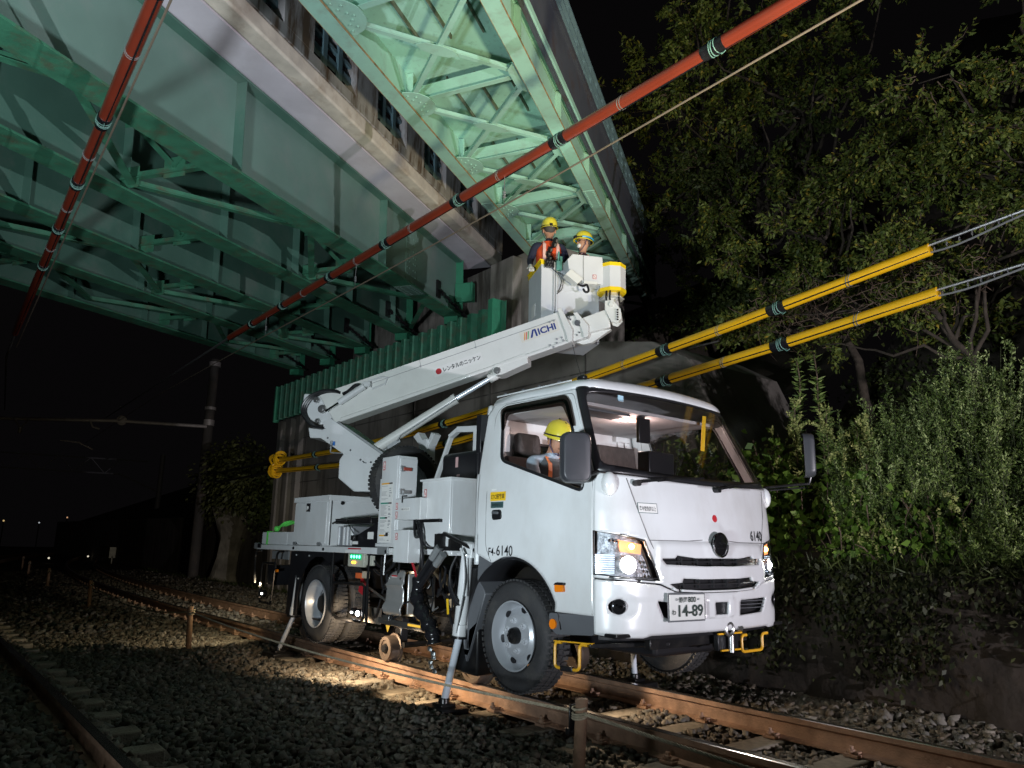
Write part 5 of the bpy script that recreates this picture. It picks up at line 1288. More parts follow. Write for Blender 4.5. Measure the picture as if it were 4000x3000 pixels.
m = MB(); m.bb((-.80, -.94, .15), (-.45, -.70, .98)); m.build('jack_housing', BLACKM, j1, bevel=.02)
j2 = jack('outrigger_jack', (-3.9, -.92, .95), (-3.97, -.93, .42), (-4.42, -.90, -.16), .05, .026)
j3 = jack('outrigger_jack', (-.50, .92, 1.0), (-.54, .95, .42), (-.56, 1.0, -.10), .05, .026)
j4 = jack('outrigger_jack', (-4.0, .92, 1.0), (-4.05, .95, .42), (-4.15, 1.05, -.16), .05, .026)
# yellow loops and brackets under the front
YP = mat('yellow_rail_paint', (.72, .38, .02), .35, var=.1)
def loop(name, c, u, w, h, par=TR, pad=True):
    c, u = V(c), V(u).normalized(); v = V((0, 0, 1)); p = [(-w/2+.06, h/2), (-w/2, h/2), (-w/2, -h/2), (w/2, -h/2), (w/2, h/2), (w/2+.07, h/2)]
    pr = rpoly(p, .035, 5); pr = [p[0]]+pr[6:-6]+[p[-1]]
    m = MB(); m.tube([c+u*a+v*b for a, b in pr], .011, 8); o = m.build(name, YP, par)
    if pad: m = MB(); m.box(c-v*(h/2), (w*.5, .034, .034), (u, u.cross(v), v)); m.build('rubber_grip', BLACK, o, bevel=.006)
    return o
lp1 = loop('wheel_guard', (.515, -.88, .415), (1, .18, 0), .21, .17)
m = MB(); m.bar((.40, -.89, .505), (.73, -.84, .515), .03, .008); m.build('guard_bar', YP, lp1)
m = MB(); m.bar((.70, -.85, .50), (1.02, -.4, .52), .05, .03); m.bar((1.0, -.6, .525), (1.0, .5, .525), .05, .07); m.bb((.80, -.5, .50), (.95, .5, .60)); m.bb((.9, -.95, .585), (1.05, .95, .61)); m.build('front_crossmember', BLACKM, ch, bevel=.005)
lp2 = loop('wheel_guard', (1.10, .45, .485), (0, 1, 0), .26, .115, pad=False)
m = MB(); m.bb((1.06, .04, .45), (1.10, .28, .56)); hk = m.build('tow_box', BLACK, TR, bevel=.004)
m = MB(); m.bar((1.115, .02, .568), (1.115, .30, .566), .012, .012); m.bar((1.115, .05, .455), (1.115, .28, .452), .012, .012); m.build('tow_box_edge', YP, hk)
m = MB(); m.tube(arc((1.14, .12, .60), (0, 1, 0), (0, 0, 1), .042, 0, 360, 20)[:-1], .013, 8, closed=True); m.cyl((1.13, .15, .555), (1.13, .15, .44), .022, n=12); m.cyl((1.13, .22, .60), (1.13, .28, .60), .02, n=8); m.build('tow_hook', STEEL, hk)

# ------------------------------------------------------------------ posts and tank behind the cab
m = MB(); m.bb((-2.72, -.16, 1.1), (-2.55, -.04, 2.30)); m.prism([(-2.88, 2.36), (-2.78, 2.40), (-2.68, 2.30), (-2.56, 2.28), (-2.50, 2.37), (-2.44, 2.34), (-2.54, 2.22), (-2.70, 2.22)], (0, -.14, 0), (1, 0, 0), (0, 0, 1), (0, 1, 0), .10); m.bb((-2.80, -.15, 2.05), (-2.72, -.07, 2.2))
m.build('boom_rest', WHITE, TR, bevel=.006)
m = MB(); m.bar((-2.16, -.3, 1.72), (-1.86, -.3, 2.24), .05, .03); m.bar((-1.87, -.3, 2.24), (-1.72, -.3, 2.30), .06, .04); m.bar((-1.73, -.3, 2.30), (-1.38, -.3, 2.27), .06, .06); m.bar((-1.42, -.3, 2.26), (-1.42, -.3, 1.7), .05, .05); m.build('hose_hoop', WHITE, TR, bevel=.004)
m = MB(); m.bb((-1.73, -.50, 1.72), (-1.10, -.1, 2.03)); tk = m.build('oil_tank', BLACK, TR, bevel=.05, seg=4)
m = MB(); m.box((-1.45, -.503, 1.93), (.04, .004, .10)); m.box((-1.42, -.503, 1.80), (.05, .004, .02)); m.build('level_gauge', mat('gauge', (.55, .35, .35), .4, var=0), tk)
m = MB(); m.cyl((-1.2, -.35, 2.03), (-1.2, -.35, 2.08), .05, n=12); m.build('tank_cap', GALV, tk)
m = MB()
for k in range(22): m.bb((-.475-.03, -.94, 1.35+k*.037), (-.475, -.60, 1.368+k*.037))
m.bb((-.52, -.96, 1.9), (-.455, -.58, 2.22)); m.bb((-.49, -.955, 1.3), (-.455, -.93, 2.0)); m.build('intake_duct', BLACK, TR, bevel=.004)

# ------------------------------------------------------------------ turret, boom and bucket
PE = V((.779, .627, 0)).normalized(); P0 = V((-4.37, -.59, 0)); PN = V((PE.y, -PE.x, 0)); UZ = V((0, 0, 1))
KB = .955; OB = CAM+(P0-CAM)*KB; PES = PE*KB; UZS = UZ*KB
def Q(a, z, off=0): return OB+PES*a+PN*off+UZS*z
def plate2(poly, off, t, m=None):
    m = m or MB(); m.prism(poly, OB+PN*off, PES, UZS, PN, -t); return m
m = MB(); tc_ = Q(.66, 0, -.42)
m.cyl(V((tc_.x, tc_.y, 1.11)), V((tc_.x, tc_.y, 1.55)), .30, .28, n=32); m.cyl(V((tc_.x, tc_.y, 1.55)), V((tc_.x, tc_.y, 1.70)), .24, n=32)
tb = m.build('turret_base', WHITE, TR, bevel=.01)
body = [(.49, 1.77), (.27, 1.935), (.27, 2.168), (.32, 2.235), (-.003, 2.439), (-.156, 2.446), (-.19, 2.578), (.02, 2.55), (.026, 2.657), (.13, 2.685), (.834, 2.229), (.90, 2.15), (.95, 2.0), (.95, 1.85), (.80, 1.77)]
m = plate2(body, 0, .62); tu = m.build('turret', WHITE, TR, bevel=.012)
m = plate2([(.026, 2.66), (.13, 2.685), (.834, 2.229), (.79, 2.165), (.32, 2.235), (.025, 2.52)], .012, .012); m.build('turret_cover', WHITE, tu, bevel=.003)
m = MB(); m.bar(Q(.12, 2.70, -.02), Q(.85, 2.235, -.02), .03, .03); m.build('turret_edge', GALV, tu, bevel=.004)
m = MB()
for a, z in ((.10, 2.44), (.42, 2.28), (.56, 2.16), (.70, 2.13)): m.sphere(Q(a, z, .014), .012, 8)
m.tube([Q(.59, 2.145, .014), Q(.61, 2.125, .014), Q(.64, 2.12, .014)], .006, 5); m.build('turret_bolt', GREYPLASTIC, tu)
m = MB(); m.cyl(Q(.155, 2.40, .02), Q(.155, 2.34, .02), .014, n=8); m.cyl(Q(.155, 2.33, .02), Q(.155, 2.27, .02), .009, n=8); m.tube([Q(.15, 2.27, .02), Q(.16, 2.25, .02), Q(.32, 2.24, .02)], .008, 6); v_ = m.build('grease_valve', GALV, tu)
m = MB(); m.cyl(Q(.195, 2.39, .02), Q(.195, 2.34, .02), .014, n=8); m.build('blue_fitting', mat('blue_fitting_paint', (.02, .15, .5), .4, var=0), v_)
# boom sections: side plate with lower flange, in the plane; width 0.26 away from the camera
BW = .195
def boomsec(name, top0, top1, bot1, bot0, off, w, mat_=CREAM, par=TR):
    m = MB(); m.prism([top0, top1, bot1, bot0], OB+PN*off, PES, UZS, PN, -w); return m.build(name, mat_, par, bevel=.012, seg=2)
bm_ = boomsec('boom', (-.08, 3.005), (3.055, 3.975), (3.205, 3.585), (.17, 2.635), 0, BW)
m = MB(); m.prism([(.25, 2.70), (3.19, 3.62), (3.20, 3.578), (.24, 2.64)], OB+PN*.012, PES, UZS, PN, -BW-.024); m.build('boom_flange', CREAM, bm_, bevel=.012)
m = MB(); m.tube([Q(.62, 3.125, .002), Q(3.0, 3.87, .002)], .0035, 5); m.build('panel_seam', GREYINK, bm_)
m = MB()
for a in (1.29, 2.0): m.bar(Q(a, 3.35+(a-1.29)*.31, .003), Q(a-.02, 3.42+(a-1.29)*.31, .003), .004, .002, PN); m.sphere(Q(a, 3.335+(a-1.29)*.31, .004), .012, 8)
m.build('seam_bolt', GREYINK, bm_)
m = plate2([(-.10, 3.013), (-.295, 3.03), (-.31, 2.88), (-.22, 2.70), (-.05, 2.62), (.2, 2.62), (.3, 2.80), (.25, 3.09)], -.02, BW-.04); m.build('boom_root', WHITE, bm_, bevel=.015)
m = MB()
for (a, z, r_) in ((-.003, 2.811, .05), (-.09, 2.93, .035), (.25, 2.90, .03), (-.056, 2.658, .028)): m.cyl(Q(a, z, -.02), Q(a, z, .035), r_, n=20); m.cyl(Q(a, z, .03), Q(a, z, .045), r_*.5, n=12)
m.build('pivot_pin', STEEL, bm_)
m = MB(); pts = [Q(.03, 2.57, .03), Q(-.12, 2.60, .03), Q(-.24, 2.72, .03), Q(-.27, 2.84, .03), Q(-.20, 2.96, .03), Q(-.06, 3.03, .03), Q(.08, 3.05, .03), Q(.20, 3.03, .03)]
for d in (0, .022, .044): m.tube([p+UZ*(-d*.2)+PN*(.01-d)+PE*(d*.6) for p in spline(pts, 7)], .018, 8)
m.build('boom_hose', BLACK, bm_)
# small cylinder on the side of the boom
m = MB(); m.cyl(Q(.243, 2.883, .055), Q(.575, 3.09, .055), .040, n=18); m.box(Q(.60, 3.11, .03), (.10, .08, .06), (PE, PN, UZ)); sc_ = m.build('levelling_cylinder', WHITE, bm_, bevel=.003)
m = MB(); m.cyl(Q(.067, 2.775, .055), Q(.243, 2.883, .055), .016, n=12); m.build('cylinder_rod', CHROME, sc_)
m = MB(); m.tube([Q(.60, 3.16, .012), Q(.78, 3.21, .012), Q(.86, 3.20, .012), Q(.83, 3.12, .012), Q(.66, 3.06, .012)], .012, 6); m.build('boss_plate', WHITE, sc_)
m = MB(); m.tube(spline([Q(.28, 3.0, .03), Q(.36, 3.03, .05), Q(.44, 3.10, .05), Q(.50, 3.11, .03)], 5), .022, 7); m.build('hose_loop', BLACK, sc_)
# end collar, second and third sections
def collar(a, zt, zb, off, w, name, par):
    m = MB(); m.prism([(a-.03, zt+.03), (a+.02, zt+.035), (a+.16, zb+.12), (a+.155, zb-.02), (a+.10, zb-.03), (a+.08, zb+.08)], OB+PN*(off+.03), PES, UZS, PN, -w-.06); return m.build(name, CREAM, par, bevel=.006)
collar(3.055, 3.975, 3.60, 0, BW, 'end_collar', bm_)
b2_ = boomsec('boom_second_section', (2.9, 3.88), (3.245, 3.93), (3.40, 3.645), (3.0, 3.54), -.03, BW-.06, par=bm_)
collar(3.245, 3.92, 3.66, -.03, BW-.06, 'second_collar', b2_)
b3_ = boomsec('boom_third_section', (3.2, 3.855), (3.64, 4.005), (3.665, 3.765), (3.3, 3.68), -.055, BW-.11, par=bm_)
m = plate2([(3.22, 3.61), (3.33, 3.575), (3.44, 3.60), (3.67, 3.76), (3.3, 3.70)], -.12, .08); m.build('hose_tray', CREAM, b3_, bevel=.004)
m = MB()
for a, z in ((2.93, 3.84), (2.98, 3.855), (3.02, 3.62), (3.08, 3.635), (2.94, 3.545), (3.02, 3.57), (3.10, 3.60), (2.98, 3.52)): m.cyl(Q(a, z, .0), Q(a, z, .016), .013, n=8)
m.build('boom_bolt', GREYINK, bm_)
m = MB()
for a, z in ((3.14, 3.90), (3.17, 3.91), (3.16, 3.885), (3.18, 3.87), (3.29, 3.79), (3.32, 3.80), (3.29, 3.70), (3.35, 3.71), (3.26, 3.67)): m.cyl(Q(a, z, -.03), Q(a, z, -.012), .010, n=8)
m.cyl(Q(3.27, 3.82, -.03), Q(3.27, 3.82, .0), .035, n=16); m.cyl(Q(3.27, 3.82, -.0), Q(3.27, 3.82, .004), .022, n=16); m.build('boom_bolt', GREYPLASTIC, b2_)
# lower bracket of the boom and the lift cylinder
m = plate2([(2.25, 3.33), (2.60, 3.45), (2.66, 3.44), (2.665, 3.335), (2.35, 3.20), (2.27, 3.19), (2.22, 3.25)], .01, BW+.02); lbk = m.build('lift_bracket', CREAM, bm_, bevel=.006)
m = MB(); m.cyl(Q(2.285, 3.245, .01), Q(2.285, 3.245, .035), .04, n=18); m.cyl(Q(2.285, 3.245, .03), Q(2.285, 3.245, .045), .022, n=12); m.build('bracket_pin', STEEL, lbk)
LC0, LC1, LC2 = Q(.62, 2.27, -.12), Q(1.736, 2.94, -.12), Q(2.26, 3.235, -.12)
m = MB(); m.cyl(LC0, LC1, .062, n=24); m.cyl(LC1-(LC1-LC0).normalized()*.05, LC1, .068, n=24); lc = m.build('lift_cylinder', CREAM, TR, bevel=.003)
m = MB(); m.cyl(LC1, LC2, .030, n=18); m.build('cylinder_rod', MATS['rod_chrome'], lc); m = MB(); m.cyl(LC2-(LC2-LC1).normalized()*.12, LC2+(LC2-LC1).normalized()*.05, .055, n=18); m.build('rod_end', CREAM, lc)
m = MB(); d = (LC1-LC0).normalized(); m.box(LC0+d*.36+V((0, 0, -.085)), (.18, .06, .05), (d, PN, d.cross(PN))); m.tube([LC0+d*.12+V((0, 0, -.06)), LC0+d*.25+V((0, 0, -.10))+PN*.03, LC0+d*.30+V((0, 0, -.08))], .012, 6); m.tube([LC0+d*.42+V((0, 0, -.09))+PN*.05, LC0+d*.47+V((0, 0, -.05))+PN*.06, LC0+d*1.25+V((0, 0, -.03))+PN*.06], .009, 6); m.build('cylinder_valve', GALV, lc, bevel=.004)
# lettering on the boom
bu_ = (Q(3.0, 3.787)-Q(2.6, 3.661)).normalized(); bv_ = (UZ-bu_*UZ.dot(bu_)).normalized()
LB_ = mat('label_cream', (.66, .64, .58), .5, var=.02); NAVY = mat('navy_ink', (.01, .03, .20), .5, var=0)
m = MB(); c = Q(2.80, 3.728, .0015); m.box(c, (.47, .135, .001), (bu_, bv_, bu_.cross(bv_))); lg = m.build('logo_label', LB_, bm_)
n_ = bu_.cross(bv_)
if n_.dot(PN) < 0: n_ = -n_
for k, (cc_, nm) in enumerate((((.70, .30, .02), 'stripe_orange'), ((.65, .08, .03), 'stripe_red'), ((.05, .35, .12), 'stripe_green'))):
    m = MB(); x0 = -.185+.022*k; m.prism([(x0-.018, -.045), (x0-.006, -.045), (x0+.026, .045), (x0+.014, .045)], c+n_*.002, bu_, bv_, n_, .0008); m.build('stripe', mat(nm, cc_, .5, var=0), lg)
m = MB(); m.prism([(-.120, -.045), (-.096, -.045), (-.062, .030), (-.055, .030), (-.050, -.045), (-.028, -.045), (-.034, .047), (-.075, .047)], c+n_*.002, bu_, bv_, n_, .0008); m.build('lettering', NAVY, lg)
text('ICHI', 'lettering', NAVY, lg, c-bu_*.014+n_*.001, bu_, bv_, .1, .03, fit=(.215, .082))
m = MB(); c = Q(1.775, 3.340, .0015); m.box(c, (.62, .115, .001), (bu_, bv_, bu_.cross(bv_))); lg = m.build('company_label', STICK, bm_)
m = MB(); m.cyl(c-bu_*.245+n_*.001, c-bu_*.245+n_*.003, .037, n=28); m.build('red_dot', RED, lg)
text('レンタルのニッケン', 'lettering', INK, lg, c-bu_*.185+n_*.001, bu_, bv_, .07, .022, fit=(.475, .062))
# boom head
m = plate2([(3.60, 4.09), (3.70, 4.10), (3.79, 3.98), (3.80, 3.86), (3.74, 3.80), (3.68, 3.82), (3.60, 3.98)], -.03, .02); m = plate2([(3.60, 4.09), (3.70, 4.10), (3.79, 3.98), (3.80, 3.86), (3.74, 3.80), (3.68, 3.82), (3.60, 3.98)], -.17, .02, m)
m.cyl(Q(3.68, 4.04, -.19), Q(3.68, 4.04, -.01), .03, n=14); hd = m.build('boom_head', CREAM, bm_, bevel=.004)
m = MB()
for k in range(5): m.sphere(Q(3.755, 3.96-.03*k, -.005), .012, 6)
m.build('chain_link', BLACKM, hd)

C0 = V((-2.04, 1.06, 4.58)); EX = V((.428, .90, 0)).normalized(); EY = V((-.90, .428, 0)).normalized()
def K(a, b, z=0): return C0+EX*a+EY*b+UZ*z
BKT = mat('bucket_white', (0.60, 0.62, 0.64), 0.4, var=.03)
bx_, by_, bh = .74, .60, 1.0
m = MB()
for (a0, a1, b0, b1, z0, z1) in ((0, bx_, 0, by_, -bh, -bh+.03), (0, .022, 0, by_, -bh, 0), (bx_-.022, bx_, 0, by_, -bh, 0), (0.022, bx_-.022, by_-.022, by_, -bh, 0), (0.022, bx_-.022, 0, .022, -bh, 0)):
    m.box(K((a0+a1)/2, (b0+b1)/2, (z0+z1)/2), (a1-a0, b1-b0, z1-z0), (EX, EY, UZ))
bk = m.build('bucket', BKT, TR, bevel=.008)
m = MB(); m.box(K(.155, -.015, -.5), (.012, .03, .98), (EX, EY, UZ)); m.box(K(.19, -.012, -.5), (.02, .024, .98), (EX, EY, UZ)); m.box(K(.47, -.004, -.36), (.5, .01, .018), (EX, EY, UZ)); m.box(K(.47, -.004, -.80), (.5, .01, .018), (EX, EY, UZ)); m.build('door_post', BKT, bk, bevel=.003)
YT = mat('bright_yellow_edge', (.85, .60, .01), .4, var=.03)
m = MB(); m.box(K(-.004, .30, -.02), (.012, .62, .055), (EX, EY, UZ)); m.box(K(.012, -.005, -.02), (.045, .012, .055), (EX, EY, UZ)); m.box(K(.0, .30, .012), (.05, .62, .012), (EX, EY, UZ)); m.build('edge_strip', YT, bk, bevel=.003)
m = MB(); m.box(K(.03, -.006, -.78), (.0, .0, .0), (EX, EY, UZ)); m = MB(); m.box(K(-.003, .35, -.55), (.006, .16, .16), (EX, EY, UZ)); m.build('side_decal', STICK, bk)
m = MB(); m.box(K(.09, -.03, -.045), (.115, .05, .095), (EX, EY, UZ)); cbx = m.build('switch_box', BLACK, bk, bevel=.004)
m = MB()
for a, z in ((.06, -.03), (.09, -.03), (.12, -.025), (.07, -.07), (.10, -.07)): m.cyl(K(a, -.055, z), K(a, -.07, z), .009, n=8)
m.build('switch_knob', STEEL, cbx)
m = MB(); m.box(K(.215, -.03, -.06), (.07, .04, .12), (EX, EY, UZ)); m.cyl(K(.21, -.01, .0), K(.215, -.02, .13), .012, n=8); m.box(K(.24, -.03, .03), (.03, .03, .07), (EX, EY, UZ)); m.build('control_lever', mat('teal_part', (.10, .28, .24), .4, var=.2), cbx, bevel=.004)
m = MB(); m.tube(spline([K(.11, -.05, -.10), K(.18, -.06, -.16), K(.21, -.06, -.2), K(.24, -.05, -.28), K(.20, -.04, -.40)], 6), .006, 6); m.tube(spline([K(.20, -.04, -.15), K(.26, -.05, -.20), K(.25, -.05, -.35), K(.19, -.03, -.42)], 6), .005, 6); m.build('control_cable', BLACK, cbx)
# housing between the bucket and the post
m = MB(); m.prism([(.27, -.03), (.33, .045), (.72, .045), (.74, -.31), (.50, -.29), (.30, -.24)], K(0, -.20, 0), EX, UZ, EY, .20); hs = m.build('swing_housing', BKT, bk, bevel=.006)
m = MB(); m.box(K(.47, -.205, -.12), (.008, .006, .32), (EX, EY, UZ)); m.build('housing_seam', GREYINK, hs)
m = MB(); m.prism([(.235, -.235), (.30, -.165), (.455, -.27), (.385, -.345)], K(0, -.24, 0), EX, UZ, EY, .12); m.build('lower_cover', CREAM, hs, bevel=.004)
m = MB(); m.box(K(.56, -.19, -.30), (.17, .05, .035), (EX, EY, UZ)); m.build('cover_bar', CREAM, hs, bevel=.003)
m = MB(); m.tube(spline([K(.40, -.20, -.33), K(.46, -.2, -.35), K(.52, -.19, -.33), K(.54, -.19, -.40), K(.50, -.19, -.42), K(.47, -.19, -.38)], 6), .014, 7); m.build('cable_loop', BLACK, hs)
o_ = K(.612, -.206, -.22); m = MB(); m.box(o_, (.045, .001, .055), (EX, EY, UZ)); s_ = m.build('warning_label', RED, hs); m = MB(); m.box(o_-EY*.001, (.034, .001, .044), (EX, EY, UZ)); m.build('label_face', STICK, s_); m = MB(); m.bar(o_-EY*.002+EX*-.012+UZ*.016, o_-EY*.002+EX*.012-UZ*.016, .004, .001, EY); m.build('label_mark', RED, s_)
# octagonal post cover
oc = V((-1.565, 1.79, 0)); m = MB(); m.bar(Q(3.66, 4.0, -.08), oc+UZ*4.03, .11, .12); m.build('head_link', CREAM, hd, bevel=.005); m = MB()
def octo(r, z, ph=0.32): return [oc+EX*(r*cos(ph+k*pi/4))+EY*(r*sin(ph+k*pi/4))+UZ*z for k in range(8)]
def octs(m, r0, z0, r1, z1):
    a, b = octo(r0, z0), octo(r1, z1); m.add(a+b, [(k, (k+1) % 8, 8+(k+1) % 8, 8+k) for k in range(8)]+[tuple(range(8)), tuple(range(8, 16))])
octs(m, .175, 4.20, .175, 4.535); oc_ = m.build('post_cover', BKT, bk, bevel=.003, smooth=False)
for z0_, z1_ in ((4.19, 4.235), (4.505, 4.55)): m = MB(); octs(m, .179, z0_, .179, z1_); m.build('yellow_band', YT, oc_, smooth=False)
m = MB(); m.cyl(oc+UZ*4.02, oc+UZ*4.2, .07, n=16); m.box(oc+UZ*4.03, (.14, .12, .12), (EX, EY, UZ)); octs(m, .16, 4.12, .10, 4.19); m.build('post_foot', CREAM, oc_, bevel=.004)
m = MB()
for k, (a, b) in enumerate(((-.10, -.1), (-.06, -.12), (.06, -.11))): m.tube(spline([oc+EX*a+EY*b+UZ*4.22, oc+EX*(a-.02)+EY*(b-.03)+UZ*4.12, oc+EX*(a-.01)+EY*(b-.03)+UZ*4.03, oc+EX*(a+.03)+EY*b+UZ*3.98], 6), .011, 7)
m.build('post_hose', BLACK, oc_)
m = MB(); m.cyl(K(.03, .1, -1.03), K(.09, .1, -1.03), .05, n=16); m.build('bucket_foot', YT, bk)

# overhead wires with red and yellow protective tubes
REDT = mat('red_brown_tube', (.22, .036, .018), .28, var=.12, vscale=2, coat=.3, dirt=.35, dcol=(.16, .05, .03), dscale=3)
TAPE = mat('black_tape', (.012, .012, .014), .25, var=.3, bump=.4, bscale=20)
WIREG = mat('tie_wire_green', (.15, .30, .25), .5, var=0)
def protected(name, pts, sleeves, ties, r, mat_, lab, cat='cable cover'):
    pts = [V(p) for p in pts]
    t = thing(name, lab, cat, tuple(pts[len(pts)//2]))
    def at(x):
        for a, b in zip(pts, pts[1:]):
            lo, hi = min(a.x, b.x), max(a.x, b.x)
            if lo <= x <= hi: return a.lerp(b, (x-a.x)/(b.x-a.x)), (b-a).normalized()
        return (pts[0], (pts[1]-pts[0]).normalized()) if abs(x-pts[0].x) < abs(x-pts[-1].x) else (pts[-1], (pts[-1]-pts[-2]).normalized())
    bounds = sorted([pts[0].x]+list(sleeves)+[pts[-1].x])
    for a, b in zip(bounds, bounds[1:]):
        if b-a < .05: continue
        m = MB(); n_ = max(2, int((b-a)/.4)); q = [at(a+(b-a)*k/n_)[0] for k in range(n_+1)]
        rs_ = [r*(1+.03*sin(7*p.x+2*r_i)) for r_i, p in enumerate(q)]
        m.tube(q, r, 20, rs=rs_); tl = m.build('tube_length', mat_, t)
        d_ = (q[-1]-q[0]).normalized(); dn = V((0, -.80, -.62)) if 'yellow' in lab else V((0, .2, -.98))
        m = MB(); m.tube([p+dn*(r*.985+.004*sin(3*p.x)) for p in q], .0075, 6); m.build('tube_seam', TAPE, tl)
    for x in sleeves:
        p, d = at(x); m = MB(); m.cyl(p-d*.10, p+d*.10, r*1.12, n=20); m.cyl(p-d*.115, p-d*.10, r*1.04, r*1.12, n=20); s = m.build('taped_joint', TAPE, t)
        m = MB(); x_, y_, _ = frame(d)
        for k in (-1, 0, 1.2): m.tube([p+d*(.03*k+.012*sin(a+k))+(x_*cos(a)+y_*sin(a))*(r*1.15) for a in [2*pi*i/14 for i in range(14)]], .0045, 5, closed=True)
        m.tube([p+d*.03-V((0, 0, r*1.1)), p+d*.06-V((0, 0, r*1.6)), p+d*.10-V((0, 0, r*1.4))], .004, 5); m.build('tie_wire', WIREG, s)
    for x in ties:
        p, d = at(x); m = MB(); x_, y_, _ = frame(d)
        for k in (-1, 1): m.tube([p+d*(.014*k+.02*sin(a))+(x_*cos(a)+y_*sin(a))*(r*1.04) for a in [2*pi*i/14 for i in range(14)]], .004, 5, closed=True)
        m.build('tie_wire', mat('tie_wire_dull', (.16, .17, .16), .6, metal=.2, var=0), t)
    return t, at
t1, at1 = protected('overhead_wire_cover', [(-10.2, -.02, 5.08), (-6, 0, 5.13), (-1.5, 0, 5.155), (1.0, 0, 5.16), (4.5, 0, 5.17)], (1.31, -.56, -2.33, -4.04, -5.75, -7.57, -8.98), (.29, -1.53, -3.37, -4.88, -6.72, 2.2), .058, REDT, 'long red-brown protective tube with black taped joints running diagonally above the truck')
t2, at2 = protected('overhead_wire_cover', [(-12.6, -3.36, 5.02), (-4.1, -3.62, 5.03), (-.5, -3.72, 5.06), (3, -3.8, 5.1)], (-.75, -3.0, -4.6, -6.2, -7.9), (-1.7, -3.8, -5.4, -7.0), .058, REDT, 'dark red protective tube at the upper left corner hanging in front of the wide bridge')
WIRE = mat('copper_wire', (.30, .24, .18), .4, metal=.5, var=.1); GWIRE = mat('steel_wire', (.30, .30, .30), .4, metal=.6, var=.1)
m = MB(); m.tube([(-30, .9, 4.9), (-16, .12, 4.75), (-9, 0, 4.72), (-4.18, 0, 4.73), (-1.44, 0, 4.76), (2.33, 0, 4.86), (6, 0, 4.95)], .009, 8); cw = m.build('contact_wire', WIRE); setp(cw, 'thin tan contact wire stretched just below the long red-brown tube', 'wire')
m = MB(); m.tube([(-30, 1.5, 6.0), (-20, .7, 5.5), (-10.2, -.02, 5.08)], .022, 8); cw = m.build('messenger_wire', GWIRE); setp(cw, 'dark messenger wire continuing from the far end of the long red-brown tube to the left', 'wire')
m = MB(); m.tube([(-12.6, -3.36, 5.02), (-16, -3.2, 5.2), (-30, -2.0, 5.9)], .022, 8); cw = m.build('messenger_wire', GWIRE); setp(cw, 'dark messenger wire continuing below the dark red tube towards the left edge', 'wire')
for x in (-1.45, -4.9, -8.3):
    m = MB(); p, _ = at1(x); zc = 4.76 if x > -3 else 4.73; m.tube([p-V((0, 0, .05)), (x, 0, zc)], .004, 5); dr = m.build('wire_dropper', GWIRE)
    setp(dr, {-1.45: 'thin dropper with a small insulator between red tube and contact wire, nearest the workers', -4.9: 'second thin dropper with an insulator below the long red tube', -8.3: 'farthest thin dropper below the long red tube'}[x], 'wire dropper')
    m = MB()
    for k in range(3): m.sphere((x, 0, zc+.10+.028*k), .02, 10, (1, 1, .55))
    m.build('insulator', GALV, dr)
m = MB(); m.tube([(-12, -3.35, 4.62), (-4, -3.60, 4.66), (3, -3.8, 4.75)], .009, 8); o = m.build('contact_wire', WIRE); setp(o, 'dark contact wire beside the dark red tube at the upper left', 'wire')
YT2 = mat('yellow_tube', (.78, .43, .01), .32, var=.06, coat=.3, dirt=.25, dcol=(.45, .22, .01), dscale=3)
t3, at3 = protected('cable_cover', [(-13.8, 2.6, 3.12), (-10.4, 2.6, 3.09), (-7.5, 2.6, 3.16), (-5.3, 2.6, 3.28), (-2.9, 2.6, 3.46), (-.5, 2.6, 3.70), (1.79, 2.6, 3.97)], (.17, -1.42, -3.6, -6.37, -9.14, -11.6), (1.0, -.6, -2.1, -4.9), .058, YT2, 'upper yellow protective tube rising behind the cab to the right')
t4, at4 = protected('cable_cover', [(-13.8, 2.6, 2.86), (-10.3, 2.6, 2.76), (-7.6, 2.6, 2.79), (-5.8, 2.6, 2.88), (-1.83, 2.6, 3.18), (.2, 2.6, 3.36), (1.82, 2.6, 3.53)], (.19, -1.43, -3.8, -6.2, -8.99, -11.4), (1.05, -.55, -2.6), .058, YT2, 'lower yellow protective tube rising behind the cab to the right')
for i, (a, b, c_) in enumerate((((1.72, 2.6, 3.96), (2.57, 2.6, 4.09), (5, 2.6, 4.48)), ((1.75, 2.6, 3.52), (2.52, 2.6, 3.61), (5, 2.6, 3.92)))):
    m = MB(); m.tube([V(a)+V((-.3, 0, .015)), b, c_], .012, 8); m.tube([V(p)+V((0, 0, -.035)) for p in spline([V(a)+V((-.1, 0, .02)), V(a)+V((.3, 0, .02)), b, V(b)+V((.5, 0, .06)), c_], 4)], .010, 7)
    for k in range(30): p = V(a).lerp(V(c_), k/30); m.tube([p+V((.0, .02*sin(q), .02*cos(q)-.017)) for q in (0, 1.5, 3, 4.5, 6)], .004, 5)
    o = m.build('aerial_cable', GWIRE); setp(o, ['bundle of grey cables coming out of the upper yellow tube at the right', 'bundle of grey cables coming out of the lower yellow tube at the right'][i], 'cable')
